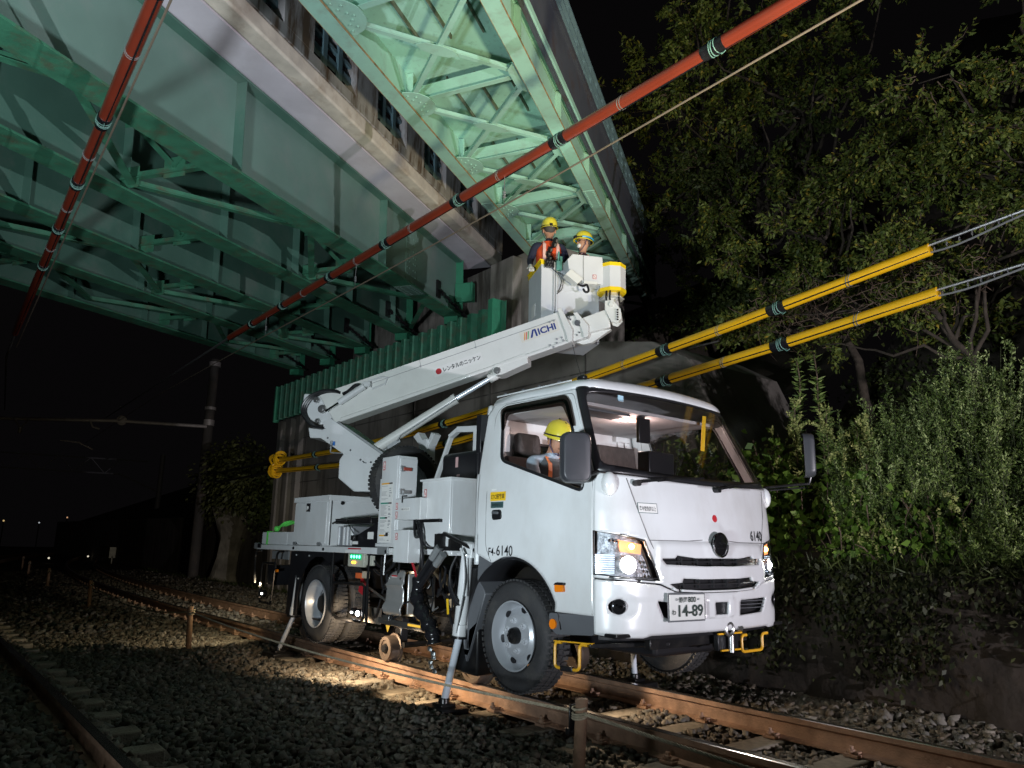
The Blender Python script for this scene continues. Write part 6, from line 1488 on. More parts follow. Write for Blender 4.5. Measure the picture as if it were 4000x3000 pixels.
# yellow wound covers at the left end
for z, lab, w in ((3.14, 'crumpled yellow wrap at the left end of the upper yellow tube', 0), (2.86, 'crumpled yellow wrap at the left end of the lower yellow tube', 1)):
    m = MB(); rr = random.Random(w)
    for k in range(9):
        c = V((-13.85+rr.uniform(-.22, .22), 2.6, z+rr.uniform(-.05, .08))); m.tube([c+V((.03*sin(a*2)+.03*rr.random(), .13*cos(a)*1.0, .12*sin(a))) for a in [2*pi*i/12 for i in range(12)]], .022, 6, closed=True)
    o = m.build('cable_wrap', YT2); setp(o, lab, 'cable wrap')
m = MB()
for z in (3.14, 2.86): m.tube([(-14.1, 2.6, z), (-18, 2.9, z+.03), (-24, 3.4, z+.2)], .03, 8)
o = m.build('aerial_cable', BLACK); setp(o, 'dark cables running left from the yellow wraps', 'cable')
# ------------------------------------------------------------------ people
SKIN = mat('skin', (0.42, 0.22, 0.14), 0.55, var=.06); HAIR = mat('hair', (.05, .045, .04), .8, var=.2)
NAVYC = mat('navy_workwear', (0.012, 0.015, 0.035), .85, var=.2, vscale=20, bump=.3, bscale=15)
BLUEC = mat('pale_workwear', (0.36, 0.44, 0.52), .85, var=.1, vscale=20, bump=.3, bscale=15)
VEST = mat('orange_vest', (0.62, 0.07, 0.015), .7, var=.15, vscale=20); REFL = mat('reflective_strip', (.75, .48, .42), .3, var=.05)
HELM = mat('helmet_yellow', (0.70, 0.60, 0.05), .25, var=.04, coat=.6); GLOVE = mat('white_glove', (.6, .58, .55), .8, var=.1)
def skinned(name, verts, edges, root, parent, mats, pick, sub=2, loc=None):
    me = bpy.data.meshes.new(name); me.from_pydata([tuple(v[0]) for v in verts], edges, []); o = bpy.data.objects.new(name, me); col.objects.link(o)
    sk = o.modifiers.new('skin', 'SKIN'); sk.use_smooth_shade = True; sk.branch_smoothing = .6
    for i, v in enumerate(verts):
        r = v[1]; r = r if isinstance(r, tuple) else (r, r)
        me.skin_vertices[0].data[i].radius = r; me.skin_vertices[0].data[i].use_root = (i == root)
    sb = o.modifiers.new('sub', 'SUBSURF'); sb.levels = sub; sb.render_levels = sub
    apply_mods(o); me = o.data
    for mm in mats: me.materials.append(mm)
    for p in me.polygons: p.material_index = pick(p.center); p.use_smooth = True
    base = wloc(parent)
    for v in me.vertices: v.co = v.co-base
    o.parent = parent; return o
def person(label, loc, J, face, top, hips_mat, glove=False, vest=True, vmat=None, smat=None, name='person', seed=0, seated=False):
    """J: joints in world coordinates; face: direction the head looks"""
    t = thing('person', label, 'person', tuple(loc))
    vs = []; es = []
    def add(p, r, par=None):
        vs.append((V(p), r)); i = len(vs)-1
        if par is not None: es.append((par, i))
        return i
    pel = add(J['pelvis'], (.125, .10)); wa = add(V(J['pelvis']).lerp(V(J['chest']), .5), (.125, .095), pel); chst = add(J['chest'], (.15, .105), wa)
    up = add(V(J['chest']).lerp(V(J['neck']), .6), (.125, .085), chst); nk = add(J['neck'], .052, up)
    f = V(face).normalized(); hc = V(J['head']); sidev = f.cross(UZ).normalized(); upv = sidev.cross(f)
    nk2 = add(V(J['neck']).lerp(hc, .45), .048, nk)
    h1 = add(hc-upv*.055+f*.005, (.062, .066), nk2); h2 = add(hc, (.075, .085), h1); h3 = add(hc+upv*.06, (.072, .082), h2); add(hc+upv*.10, (.045, .055), h3)
    for s_, sd in (('L', -1), ('R', 1)):
        sh = add(J['sh'+s_], .062, up); el = add(J['el'+s_], .046, sh); wm = add(V(J['el'+s_]).lerp(V(J['wr'+s_]), .6), .038, el); wr = add(J['wr'+s_], .028, wm)
        d = (V(J['wr'+s_])-V(J['el'+s_])).normalized(); hd = V(J.get('hd'+s_, V(J['wr'+s_])+d*.08)); pd = (hd-V(J['wr'+s_])).normalized()
        pm = add(hd, (.036, .02), wr); sx = pd.cross(f if abs(pd.dot(f)) < .9 else UZ).normalized(); nrm = sx.cross(pd)
        for k, L in enumerate((.062, .07, .066, .052)):
            b = hd+sx*(-.027+.018*k)+pd*.03; i1 = add(b, .0105, pm); i2 = add(b+pd*(L*.45)+nrm*.008, .0095, i1); add(b+pd*(L*.75)+nrm*.03, .008, i2)
        tb_ = hd-sx*.03-pd*.02; i1 = add(tb_, .011, pm); add(tb_-sx*.02+pd*.035+nrm*.012, .009, i1)
        hp = add(J['hip'+s_], .085, pel); kn = add(J['kn'+s_], .058, hp); ca = add(V(J['kn'+s_]).lerp(V(J['an'+s_]), .35), .054, kn); an = add(J['an'+s_], .040, ca); add(V(J['an'+s_])+V(J.get('toe', f)).normalized()*.14-UZ*.05, .038, an)
    hdz = V(J['neck'])+UZ*.03; wrs = [V(J['wrL']), V(J['wrR'])]; hds = [V(J.get('hdL', J['wrL'])), V(J.get('hdR', J['wrR']))]
    def pick(c):
        if (c-hc).length < .16 and c.z > V(J['neck']).z+.015: return 0
        for s_ in 'LR':
            d = (V(J['wr'+s_])-V(J['el'+s_])).normalized()
            if (c-V(J['wr'+s_])).dot(d) > -.01 and (c-V(J['wr'+s_])).length < .24: return 3
        return 1
    body = skinned('body', vs, es, 0, t, [SKIN, top, hips_mat, GLOVE if glove else SKIN], pick)
    # face features
    m = MB(); m.sphere(hc+f*.088-upv*.012, .015, 8, (.8, 1, 1.3), (sidev, f, upv)); m.build('nose', SKIN, t)
    for sd in (-1, 1):
        m = MB(); m.sphere(hc+f*.078+sidev*(.03*sd)+upv*.012, .010, 8, (1.2, .6, .7), (sidev, f, upv)); m.build('eye', INK, t)
        m = MB(); m.sphere(hc+sidev*(.078*sd)-upv*.012, .026, 10, (.4, .75, 1.15), (sidev, f, upv)); m.build('ear', SKIN, t)
    m = MB(); m.sphere(hc+f*.080-upv*.048, .018, 8, (1.2, .4, .35), (sidev, f, upv)); m.build('mouth', mat('lips', (.25, .09, .07), .6, var=0), t)
    m = MB(); m.sphere(hc-f*.020+upv*.022, .084, 16, (.90, .90, .90), (sidev, f, upv)); m.build('hair', HAIR, t)
    # helmet
    m = MB(); hx = hc+upv*.032; rings = []; n_ = 28; prof = [(1.10, -.012), (1.03, .0), (1.0, .03), (.95, .065), (.84, .095), (.64, .12), (.35, .137), (.02, .143)]
    vv = []
    for r, z in prof:
        for i in range(n_):
            a = 2*pi*i/n_; brim = 1.0+(.16*max(0, cos(a))**3 if r > 1.05 else 0); ridge = 1
            vv.append(hx+f*(cos(a)*.122*r*brim)+sidev*(sin(a)*.102*r)+upv*(z*1.0))
    fs = [(j*n_+i, j*n_+(i+1) % n_, (j+1)*n_+(i+1) % n_, (j+1)*n_+i) for j in range(7) for i in range(n_)]
    m.add(vv, fs); he = m.build('helmet', HELM, t, angle=50, recalc=True, solid=-.003)
    m = MB()
    for q in (-1, 0, 1): m.tube([hx+f*(cos(a)*.100)+sidev*(.028*q)+upv*(.03+sin(a)*.108) for a in [radians(v) for v in range(10, 171, 16)]], .006, 6)
    m.build('helmet_ridge', HELM, he)
    m = MB(); m.tube([hx+f*(cos(a)*.127)+sidev*(sin(a)*.107)+upv*(.012+.012*cos(a)) for a in [2*pi*i/24 for i in range(24)]], .007, 6, closed=True)
    if seed != 2: m.tube([hx-f*.11+upv*.02, hx-f*.09+upv*.09, hx-f*.03+upv*.145, hx+f*.06+upv*.13, hx+f*.115+upv*.05], .007, 6)
    m.build('headlamp_strap', BLACK, he)
    m = MB(); m.box(hx+f*.135+upv*.025, (.05, .03, .035), (sidev, f, upv)); m.build('headlamp', BLACK, he, bevel=.006)
    m = MB(); m.box(hx-f*.125+upv*.01, (.04, .025, .04), (sidev, f, upv)); m.build('battery_pack', BLACK, he, bevel=.005)
    m = MB()
    for sd in (-1, 1): m.tube([hx+f*.03+sidev*(.098*sd), hc+f*.025+sidev*(.082*sd)-upv*.04, hc+f*.045+sidev*(.045*sd)-upv*.095, hc+f*.05-upv*.11], .004, 5)
    m.build('chin_strap', mat('strap_navy', (.02, .02, .09), .7, var=0), he)
    if seed == 2:
        m = MB(); m.tube([hx+f*(cos(a)*.128)+sidev*(sin(a)*.106)+upv*.022 for a in [radians(v) for v in range(-150, -50, 14)]], .012, 6); m.tube([hx+f*(cos(a)*.128)+sidev*(sin(a)*.106)+upv*.022 for a in [radians(v) for v in range(50, 151, 14)]], .012, 6); m.build('helmet_stripe', mat('blue_stripe', (.02, .35, .65), .4, var=0), he)
        m = MB()
        for sd in (-1, 1): m.tube([hc+f*.086+sidev*(.030*sd)+upv*.012+sidev*(.015*cos(a))+upv*(.010*sin(a)) for a in [2*pi*i/10 for i in range(10)]], .0016, 4, closed=True); m.tube([hc+f*.084+sidev*(.048*sd)+upv*.014, hc+sidev*(.078*sd)+upv*.01], .0018, 4)
        m.build('glasses', BLACK, t)
        m = MB(); m.sphere(hc+f*.07-upv*.045, .04, 12, (.9, .6, .75), (sidev, f, upv)); m.build('face_mask', STICK, t)
    # vest: shell around the torso
    if vest:
        ch_, ne, pe = V(J['chest']), V(J['neck']), V(J['pelvis']); bu2 = (ne-pe).normalized(); sh = (V(J['shR'])-V(J['shL'])).normalized(); fr2 = bu2.cross(sh).normalized()
        L = (ne-pe).length; m = MB(); rows = [(.02, .135, .118), (.25, .138, .118), (.5, .158, .125), (.72, .168, .122), (.86, .155, .10), (.95, .115, .078)]; vv = []; n_ = 24
        for q, a_, b_ in rows:
            for i in range(n_): an = 2*pi*i/n_; vv.append(pe+bu2*(L*q)+sh*(cos(an)*a_)+fr2*(sin(an)*b_))
        m.add(vv, [(j*n_+i, j*n_+(i+1) % n_, (j+1)*n_+(i+1) % n_, (j+1)*n_+i) for j in range(len(rows)-1) for i in range(n_)]); ve = m.build('safety_vest', vmat or VEST, t, angle=60)
        m = MB()
        for sd in (-1, 1):
            for fb in (-1, 1):
                pts = [pe+bu2*(L*q)+sh*(sd*x)+fr2*(fb*y) for q, x, y in ((.04, .06, .113), (.25, .07, .113), (.5, .085, .117), (.72, .09, .112), (.86, .085, .09), (.97, .075, .03))]
                for a_, b_ in zip(pts, pts[1:]): m.bar(a_+fr2*(fb*.006), b_+fr2*(fb*.006), .040, .006, fr2)
        m.build('reflective_strip', smat or REFL, ve)
        if seed == 1:
            m = MB(); 
            for k in range(7): m.sphere(pe+bu2*(L*(.92-.11*k))+sh*(.045*cos(k))-fr2*(.14+.01*sin(k*2)), .048, 8, (1, .6, 1))
            m.build('harness_pack', BLACK, ve)
    return t
fl_ = K(0, 0, -bh+.03).z
# worker 1: back to the camera, left hand on the bucket rim
w = K(.19, .33); b = lambda a, y, z: V((w.x, w.y, 0))+EX*a+EY*y+UZ*z
person('worker seen from behind in orange vest, dark harness pack and yellow helmet', (w.x, w.y, fl_),
       dict(pelvis=b(-.02, 0, 4.42), chest=b(-.02, .0, 4.72), neck=b(0, .0, 4.99), head=b(.01, .03, 5.15), shL=b(-.18, .0, 4.91), shR=b(.17, .0, 4.93), elL=b(-.245, .02, 4.70), wrL=b(-.27, -.10, 4.58), hdL=b(-.275, -.15, 4.545), elR=b(.23, -.06, 4.68), wrR=b(.10, -.20, 4.62),
            hipL=b(-.10, 0, 4.34), hipR=b(.08, 0, 4.34), knL=b(-.10, -.02, 3.97), knR=b(.09, -.02, 3.97), anL=b(-.10, .02, fl_+.07), anR=b(.09, .02, fl_+.07), toe=EY), EY*.95+UZ*.12+EX*.1, NAVYC, NAVYC, glove=True, seed=1)
w = K(.735, .36); b2w = lambda a, y, z: V((w.x, w.y, 0))+EX*a+EY*y+UZ*z
w2 = V((w.x, w.y, 0)); b2w = lambda a, y, z: w2+EX*a+EY*y+UZ*z
person('worker in profile looking left, glasses, face mask and yellow helmet with a blue stripe', (w.x-.05, w.y, fl_),
       dict(pelvis=b2w(-.13, .04, 4.30), chest=b2w(-.10, .04, 4.60), neck=b2w(-.07, .04, 4.88), head=b2w(-.055, .04, 5.04), shL=b2w(-.12, .19, 4.79), shR=b2w(-.10, -.13, 4.79), elL=b2w(-.16, .20, 4.55), wrL=b2w(-.28, .16, 4.45), elR=b2w(-.14, -.17, 4.53), wrR=b2w(-.28, -.10, 4.46),
            hipL=b2w(-.13, .13, 4.24), hipR=b2w(-.13, -.05, 4.24), knL=b2w(-.14, .13, 3.92), knR=b2w(-.14, -.05, 3.92), anL=b2w(-.13, .13, fl_+.07), anR=b2w(-.13, -.05, fl_+.07), toe=-EX), -EX*.95+UZ*.05-EY*.25, NAVYC, NAVYC, glove=True, seed=2)
# driver
d_ = lambda x, y, z: V((x, -.52+y, z))
person('driver seated in the cab in a pale shirt and yellow helmet, looking forward', (-.15, -.52, 1.37),
       dict(pelvis=d_(-.15, 0, 1.46), chest=d_(-.13, 0, 1.70), neck=d_(-.07, 0, 1.885), head=d_(.0, 0, 2.0), shL=d_(-.10, .19, 1.83), shR=d_(-.10, -.19, 1.83), elL=d_(.08, .24, 1.62), wrL=d_(.28, .16, 1.66), elR=d_(.06, -.25, 1.60), wrR=d_(.28, -.17, 1.66),
            hipL=d_(-.10, .10, 1.45), hipR=d_(-.10, -.10, 1.45), knL=d_(.33, .13, 1.48), knR=d_(.33, -.13, 1.48), anL=d_(.42, .13, 1.18), anR=d_(.42, -.13, 1.18), toe=V((1, 0, 0))), (1, -.05, -.38), BLUEC, NAVYC, seed=3, vmat=mat('grey_vest', (.10, .11, .12), .8, var=.1), smat=mat('orange_strip', (.85, .25, .08), .5, var=.05))
spot('headlamp_light', tuple(K(.25, .2, .72)), tuple(K(.55, 1.2, 2.4)), 45, (.75, 1, .85), 75, .9, .12)
# ------------------------------------------------------------------ vegetation
def leafmat(name, cols, tr=.25): return mat(name, (0.1, .12, .03), .55, var=0, island_cols=cols, translucent=tr, spec=.3)
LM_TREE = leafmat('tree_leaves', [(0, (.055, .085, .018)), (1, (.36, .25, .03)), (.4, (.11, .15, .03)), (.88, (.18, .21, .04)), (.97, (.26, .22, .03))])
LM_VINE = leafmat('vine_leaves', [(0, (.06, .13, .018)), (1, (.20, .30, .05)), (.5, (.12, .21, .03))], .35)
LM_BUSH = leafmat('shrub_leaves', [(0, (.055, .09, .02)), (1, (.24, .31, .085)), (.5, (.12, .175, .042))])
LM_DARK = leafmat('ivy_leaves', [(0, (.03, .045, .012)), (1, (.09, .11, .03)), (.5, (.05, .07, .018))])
LM_PLUME = leafmat('plume', [(0, (.22, .26, .07)), (1, (.45, .45, .17))])
BARK = mat('bark', (.05, .038, .027), .95, var=.35, vscale=10, bump=.6, bscale=20); TWIG = mat('twig', (.11, .075, .05), .9, var=.3); GSTEM = mat('green_stem', (.05, .06, .022), .8, var=.3)
def leaves(name, C, D, size, mat_, parent, aspect=.42, jitter=.35, seed=0, fold=.25):
    """C: leaf base positions (n,3); D: leaf directions (n,3)"""
    rs = np.random.RandomState(seed); n = len(C); C = np.asarray(C, float); D = np.asarray(D, float)+rs.normal(0, jitter, (n, 3)); D /= np.linalg.norm(D, axis=1)[:, None]+1e-9
    r = rs.normal(0, 1, (n, 3)); S = np.cross(D, r); S /= np.linalg.norm(S, axis=1)[:, None]+1e-9; Nn = np.cross(D, S)
    L = (np.asarray(size)*rs.uniform(.6, 1.35, n))[:, None]
    P = np.stack([C, C+D*L*.45+S*L*aspect*.5+Nn*L*fold*.3, C+D*L-Nn*L*fold*.35, C+D*L*.45-S*L*aspect*.5+Nn*L*fold*.3], 1).reshape(-1, 3)
    F = np.arange(4*n).reshape(-1, 4)
    return npmesh(name, P, F, mat_, parent)
def branchy(rs, p0, p1, wob=.1, n=7):
    p0, p1 = np.array(p0, float), np.array(p1, float); L = np.linalg.norm(p1-p0)
    pts = [p0+(p1-p0)*k/n+(rs.normal(0, wob*L/n*1.2, 3) if 0 < k else 0) for k in range(n+1)]
    return pts
def tree(label, loc, trunk, clumps, nleaf, lsize, lm, seed, group=None, cat='tree', name='tree', trunk_r=.12, droop=.3, twigs=True):
    """clumps: list of (cx, cy, cz, rx, ry, rz, weight)"""
    rs = np.random.RandomState(seed); t = thing(name, label, cat, loc, group)
    m = MB(); tp = branchy(rs, trunk[0], trunk[1], .12, 8); m.tube([V(p) for p in tp], trunk_r, 9, rs=[trunk_r*(1-.55*k/8) for k in range(9)]); m.build('trunk', BARK, t, angle=180)
    tw = MB(); C = []; D = []; tot = sum(c[6] for c in clumps)
    for (cx, cy, cz, rx, ry, rz, w) in clumps:
        base = tp[rs.randint(4, 9)]; m = MB(); bp = branchy(rs, base, (cx, cy, cz), .18, 7)
        m.tube([V(p) for p in bp], trunk_r*.3, 6, rs=[trunk_r*(.42-.045*k) for k in range(8)]); m.build('limb', BARK, t, angle=180)
        n = int(nleaf*w/tot); ns = max(6, n//34)
        for k in range(ns):
            # spray: a twig from inside the clump outwards with leaves along it
            a = rs.normal(0, 1, 3); a /= np.linalg.norm(a); r0 = rs.uniform(.1, .6); r1 = r0+rs.uniform(.35, .6); R = np.array([rx, ry, rz])
            c = np.array([cx, cy, cz]); q0 = c+a*R*r0; q1 = c+a*R*r1+np.array([0, 0, -droop*rz*rs.uniform(0, .5)]); sp_ = branchy(rs, q0, q1, .22, 4)
            if twigs and rs.rand() < .8: tw.tube([V(p) for p in sp_], .008, 4, rs=[.010, .008, .006, .004, .003])
            dd = (q1-q0)/np.linalg.norm(q1-q0)
            for j in range(n//ns):
                u = rs.uniform(.15, 1.05)*4; i = min(int(u), 3); p = np.array(sp_[i])+(np.array(sp_[i+1])-np.array(sp_[i]))*(u-i)
                C.append(p+rs.normal(0, .035, 3)); D.append(dd*.6+rs.normal(0, .7, 3)+np.array([0, 0, -droop]))
    if twigs: tw.build('twigs', TWIG, t, recalc=False, angle=180)
    leaves('crown', C, D, lsize, lm, t, seed=seed)
    return t
rs = np.random.RandomState(1)
def rc(x0, x1, y0, y1, z0, z1, n, r0, r1, seed):
    r_ = np.random.RandomState(seed); return [(r_.uniform(x0, x1), r_.uniform(y0, y1), r_.uniform(z0, z1), r_.uniform(r0, r1), r_.uniform(r0, r1), r_.uniform(r0, r1)*.8, r_.uniform(.5, 1.5)) for _ in range(n)]
G1 = 'trees on the slope behind the wall'
tree('tree with leafy lit branches spreading over the upper right corner', (3.2, 6.2, 2.5), ((3.2, 6.4, 2.4), (2.6, 6.3, 6.3)), rc(.0, 3.8, 5.2, 6.9, 4.9, 7.5, 24, .4, .85, 2), 15000, .08, LM_TREE, 21, G1, trunk_r=.09)
tree('tree with hanging branches just right of the narrow bridge', (-.6, 6.4, 2.6), ((-.6, 6.6, 2.5), (-1.4, 6.4, 6.4)), rc(-3.1, .0, 5.6, 7.0, 4.5, 7.8, 21, .35, .75, 3), 12000, .08, LM_TREE, 22, G1, trunk_r=.08)
tree('tree with bare crooked twigs and few yellow leaves in the middle of the slope', (1.2, 5.9, 2.4), ((1.3, 6.0, 2.3), (.4, 5.7, 4.9)), rc(-1.6, 1.7, 5.0, 6.2, 4.1, 5.6, 16, .3, .65, 4), 7000, .072, LM_TREE, 23, G1, trunk_r=.07)
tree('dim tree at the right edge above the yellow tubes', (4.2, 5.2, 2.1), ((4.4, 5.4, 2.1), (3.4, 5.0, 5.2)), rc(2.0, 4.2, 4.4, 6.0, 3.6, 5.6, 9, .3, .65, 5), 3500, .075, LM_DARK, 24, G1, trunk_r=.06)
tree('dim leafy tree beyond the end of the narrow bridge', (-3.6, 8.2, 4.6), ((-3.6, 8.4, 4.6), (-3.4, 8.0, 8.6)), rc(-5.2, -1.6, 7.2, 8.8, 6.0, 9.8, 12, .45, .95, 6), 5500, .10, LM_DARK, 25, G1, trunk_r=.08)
tree('tall dim tree filling the dark behind the branches, beside the narrow bridge', (-2.6, 8.4, 4.0), ((-2.6, 8.6, 3.6), (-2.4, 8.2, 9.5)), rc(-5.0, .2, 7.2, 8.6, 5.6, 12.0, 34, .5, 1.0, 16), 19000, .10, LM_TREE, 26, G1, trunk_r=.10)
tree('tallest dim tree, standing behind the far end of the narrow bridge', (-5.6, 9.6, 5.5), ((-5.6, 9.8, 5.2), (-5.4, 9.4, 12)), rc(-7.8, -3.2, 8.2, 9.6, 7.0, 14.5, 34, .6, 1.1, 18), 16000, .12, LM_TREE, 28, G1, trunk_r=.12)
tree('tall dim tree behind the leafy branches at the top right', (1.6, 8.2, 4.0), ((1.6, 8.4, 3.6), (1.4, 8.0, 9.0)), rc(-.4, 4.6, 7.0, 8.6, 4.6, 10.4, 26, .5, 1.0, 17), 13000, .10, LM_TREE, 27, G1, trunk_r=.10)
# bare tangled twigs
m = MB(); rs = np.random.RandomState(9)
for k in range(150):
    c = np.array([rs.uniform(-1.7, 1.5), rs.uniform(4.9, 5.6), rs.uniform(4.25, 4.95)]); d = rs.normal(0, 1, 3); d[2] = d[2]*.6-.35; d /= np.linalg.norm(d)
    m.tube([V(p) for p in branchy(rs, c, c+d*rs.uniform(.2, .6), .4, 5)], .006, 4, rs=[.008, .007, .006, .005, .004, .003])
o = m.build('dry_vine', TWIG, recalc=False, angle=180); setp(o, 'tangle of dry brown vine twigs hanging in the middle of the dark slope', 'vine')
# ivy and ground cover on the slope
def cover(name, x0, x1, y0, y1, zf, n, size, lm, seed, label, cat='ground cover'):
    r_ = np.random.RandomState(seed); k = max(6, n//60); cx = r_.uniform(x0, x1, k); cy = r_.uniform(y0, y1, k); i = r_.randint(0, k, n)
    x = cx[i]+r_.normal(0, .28, n); y = cy[i]+r_.normal(0, .22, n); z = np.array([zf(a, b) for a, b in zip(x, y)])+np.abs(r_.normal(0, .16, n))
    D = np.stack([r_.normal(.1, .6, n), r_.normal(-.6, .5, n), r_.normal(.1, .6, n)], 1)
    o = leaves(name, np.stack([x, y, z], 1), D, size, lm, None, seed=seed, aspect=.7); setp(o, label, cat, kind='stuff')
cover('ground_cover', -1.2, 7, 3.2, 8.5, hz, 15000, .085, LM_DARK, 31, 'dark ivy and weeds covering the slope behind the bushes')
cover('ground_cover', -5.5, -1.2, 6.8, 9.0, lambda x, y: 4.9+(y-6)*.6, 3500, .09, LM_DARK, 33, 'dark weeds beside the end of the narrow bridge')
r_ = np.random.RandomState(35); n_ = 6000; k_ = 60; cx = r_.uniform(-.3, 5.5, k_); cz = 1.02-.75*r_.uniform(0, 1, k_)**2.2; i_ = r_.randint(0, k_, n_)
x = cx[i_]+r_.normal(0, .16, n_); z = np.minimum(cz[i_]+r_.normal(0, .16, n_), 1.05); y = 2.10+.10*z-np.abs(r_.normal(0, .04, n_))
o = leaves('creeper', np.stack([x, y, z], 1), np.stack([r_.normal(0, .5, n_), r_.normal(-.3, .3, n_), r_.normal(-.6, .4, n_)], 1), .06, leafmat('creeper_leaves', [(0, (.014, .02, .006)), (1, (.05, .055, .018)), (.5, (.026, .032, .010))]), None, aspect=.6, seed=36); setp(o, 'dark creeper hanging down the face of the stone retaining wall', 'creeper', kind='stuff')
# vine with broad leaves behind the windscreen
def vine(label, box, n, size, lm, seed, spikes=0, name='climbing_vine', cat='vine', plume=LM_PLUME):
    r_ = np.random.RandomState(seed); x0, x1, y0, y1, z0, z1 = box; t = thing(name, label, cat, ((x0+x1)/2, (y0+y1)/2, z0))
    m = MB(); C = []; D = []
    for k in range(60):
        a = np.array([r_.uniform(x0, x1), r_.uniform(y0, y1), z0]); b_ = np.array([a[0]+r_.normal(0, .15), a[1]+r_.normal(-.05, .1), r_.uniform(z0+.3*(z1-z0), z1)]); s = branchy(r_, a, b_, .12, 6)
        m.tube([V(p) for p in s], .006, 4)
        for j in range(n//60):
            u = r_.uniform(0, 5.99); i = int(u); p = np.array(s[i])*(1-(u-i))+np.array(s[i+1])*(u-i); C.append(p+r_.normal(0, .06, 3)); D.append([r_.normal(.2, .5), r_.normal(-.6, .4), r_.normal(-.35, .4)])
    m.build('stems', TWIG, t, recalc=False, angle=180); leaves('foliage', C, D, size, lm, t, aspect=.75, seed=seed, jitter=.15)
    if spikes:
        C = []; D = []
        for k in range(spikes):
            a = np.array([r_.uniform(x0, x1), r_.uniform(y0-.12, y1-.2), r_.uniform(z0+.3*(z1-z0), z1)]); d = np.array([r_.normal(.15, .25), r_.normal(-.3, .2), r_.uniform(-.9, .5)]); d /= np.linalg.norm(d); L = r_.uniform(.12, .3)
            for j in range(46):
                u = j/46; C.append(a+d*L*u+np.array([0, 0, -.10*u*u])+r_.normal(0, .008, 3)); D.append(d+r_.normal(0, .8, 3))
        leaves('flower_spikes', C, D, .026, plume, t, aspect=.6, seed=seed+1)
    return t
vine('broad-leaved green weeds with drooping flower spikes seen through and beside the windscreen', (-1.5, 1.0, 2.5, 3.1, 1.0, 2.4), 4600, .10, LM_VINE, 41, 90)
vine('lower dim broad-leaved weeds on the wall top right of the truck', (.6, 1.9, 2.4, 2.9, .95, 1.7), 1700, .08, LM_VINE, 42, 30)
# tall goldenrod stalks
def stalk(label, x, y, z0, h, seed, plume=True):
    r_ = np.random.RandomState(seed); t = thing('goldenrod_stalk', label, 'plant', (x, y, z0), 'tall weed stalks on the wall top'); s = branchy(r_, (x, y, z0), (x+r_.normal(0, .05), y, z0+h), .03, 8)
    m = MB(); m.tube([V(p) for p in s], .008, 5); m.build('stem', TWIG, t, recalc=False, angle=180); C = []; D = []
    for j in range(330):
        u = r_.uniform(.15, .999)*8; i = int(u); p = np.array(s[i])*(1-(u-i))+np.array(s[i+1])*(u-i); a = r_.uniform(0, 2*pi); C.append(p); D.append([cos(a), sin(a), r_.uniform(-.1, .7)])
    leaves('leaves', C, D, .085 if not plume else .075, LM_BUSH, t, aspect=.2, seed=seed, jitter=.1)
    if plume:
        C = []; D = []
        for k in range(26):
            u = r_.uniform(.62, 1.0); p = np.array(s[min(int(u*8), 7)]); p = np.array([x, y, z0+h*u])+r_.normal(0, .01, 3); a = r_.uniform(0, 2*pi); d = np.array([cos(a)*.7, sin(a)*.7, .9]); L = .20*(1.15-u)+.05
            for j in range(34): q = j/34; C.append(p+d*L*q+r_.normal(0, .006, 3)); D.append(d+r_.normal(0, .7, 3))
        leaves('plume', C, D, .022, LM_PLUME, t, aspect=.6, seed=seed)
stalk('pale plumed weed stalk, left of the pair beside the windscreen', .22, 2.75, 1.2, 1.52, 51); stalk('pale plumed weed stalk, right of the pair beside the windscreen', .52, 2.8, 1.2, 1.42, 52)
stalk('tall narrow leafy stalk rising in front of the lower yellow tube, left one', .12, 3.0, 1.4, 1.86, 53, False); stalk('tall narrow leafy stalk rising in front of the lower yellow tube, right one', .40, 3.05, 1.4, 1.90, 54, False)
stalk('short pale weed stalk between the stalk pair and the big shrub', .95, 2.75, 1.2, 1.25, 55)
# feathery shrubs
def shrub(label, cx, cy, z0, rx, ry, h, ns, seed, lean=.5):
    r_ = np.random.RandomState(seed); t = thing('feathery_shrub', label, 'shrub', (cx, cy, z0), 'feathery shrubs on the wall top'); m = MB(); C = []; D = []; C2 = []; D2 = []
    for k in range(ns):
        a = r_.uniform(0, 2*pi); q = sqrt(r_.uniform(0, 1)); b0 = np.array([cx+cos(a)*rx*q*.45, cy+sin(a)*ry*q*.45, z0]); hh = h*(1-.42*q*q)*r_.uniform(.55, 1.06)
        tip = np.array([cx+cos(a)*rx*q*1.05, cy+sin(a)*ry*q*1.05, z0+hh]); s = branchy(r_, b0, tip, .10, 6)
        m.tube([V(p) for p in s], .006, 4, rs=[.010, .009, .008, .006, .005, .004, .002])
        for j in range(9):
            u = r_.uniform(2.2, 5.99); i = int(u); p = np.array(s[i])*(1-(u-i))+np.array(s[i+1])*(u-i); d = np.array([r_.normal(0, .5), r_.normal(-.1, .5), r_.uniform(.3, 1)]); d /= np.linalg.norm(d); L = r_.uniform(.10, .30)
            m.tube([V(p), V(p+d*L)], .003, 3)
            for q_ in range(30): f = q_/30; C.append(p+d*L*f+r_.normal(0, .008, 3)); D.append(d*.5+r_.normal(0, .9, 3))
        dt = tip-np.array(s[4]); dt /= np.linalg.norm(dt)
        for q_ in range(48): f = r_.uniform(-1.3, .4); C2.append(tip+dt*.17*f+r_.normal(0, .012, 3)); D2.append(dt+r_.normal(0, .6, 3))
    m.build('stems', GSTEM, t, recalc=False, angle=180); leaves('foliage', C, D, .034, LM_BUSH, t, aspect=.32, seed=seed); leaves('shoot_tips', C2, D2, .028, leafmat('shoot_tips_m', [(0, (.20, .27, .09)), (1, (.42, .48, .20))]), t, aspect=.35, seed=seed+7)
    return t
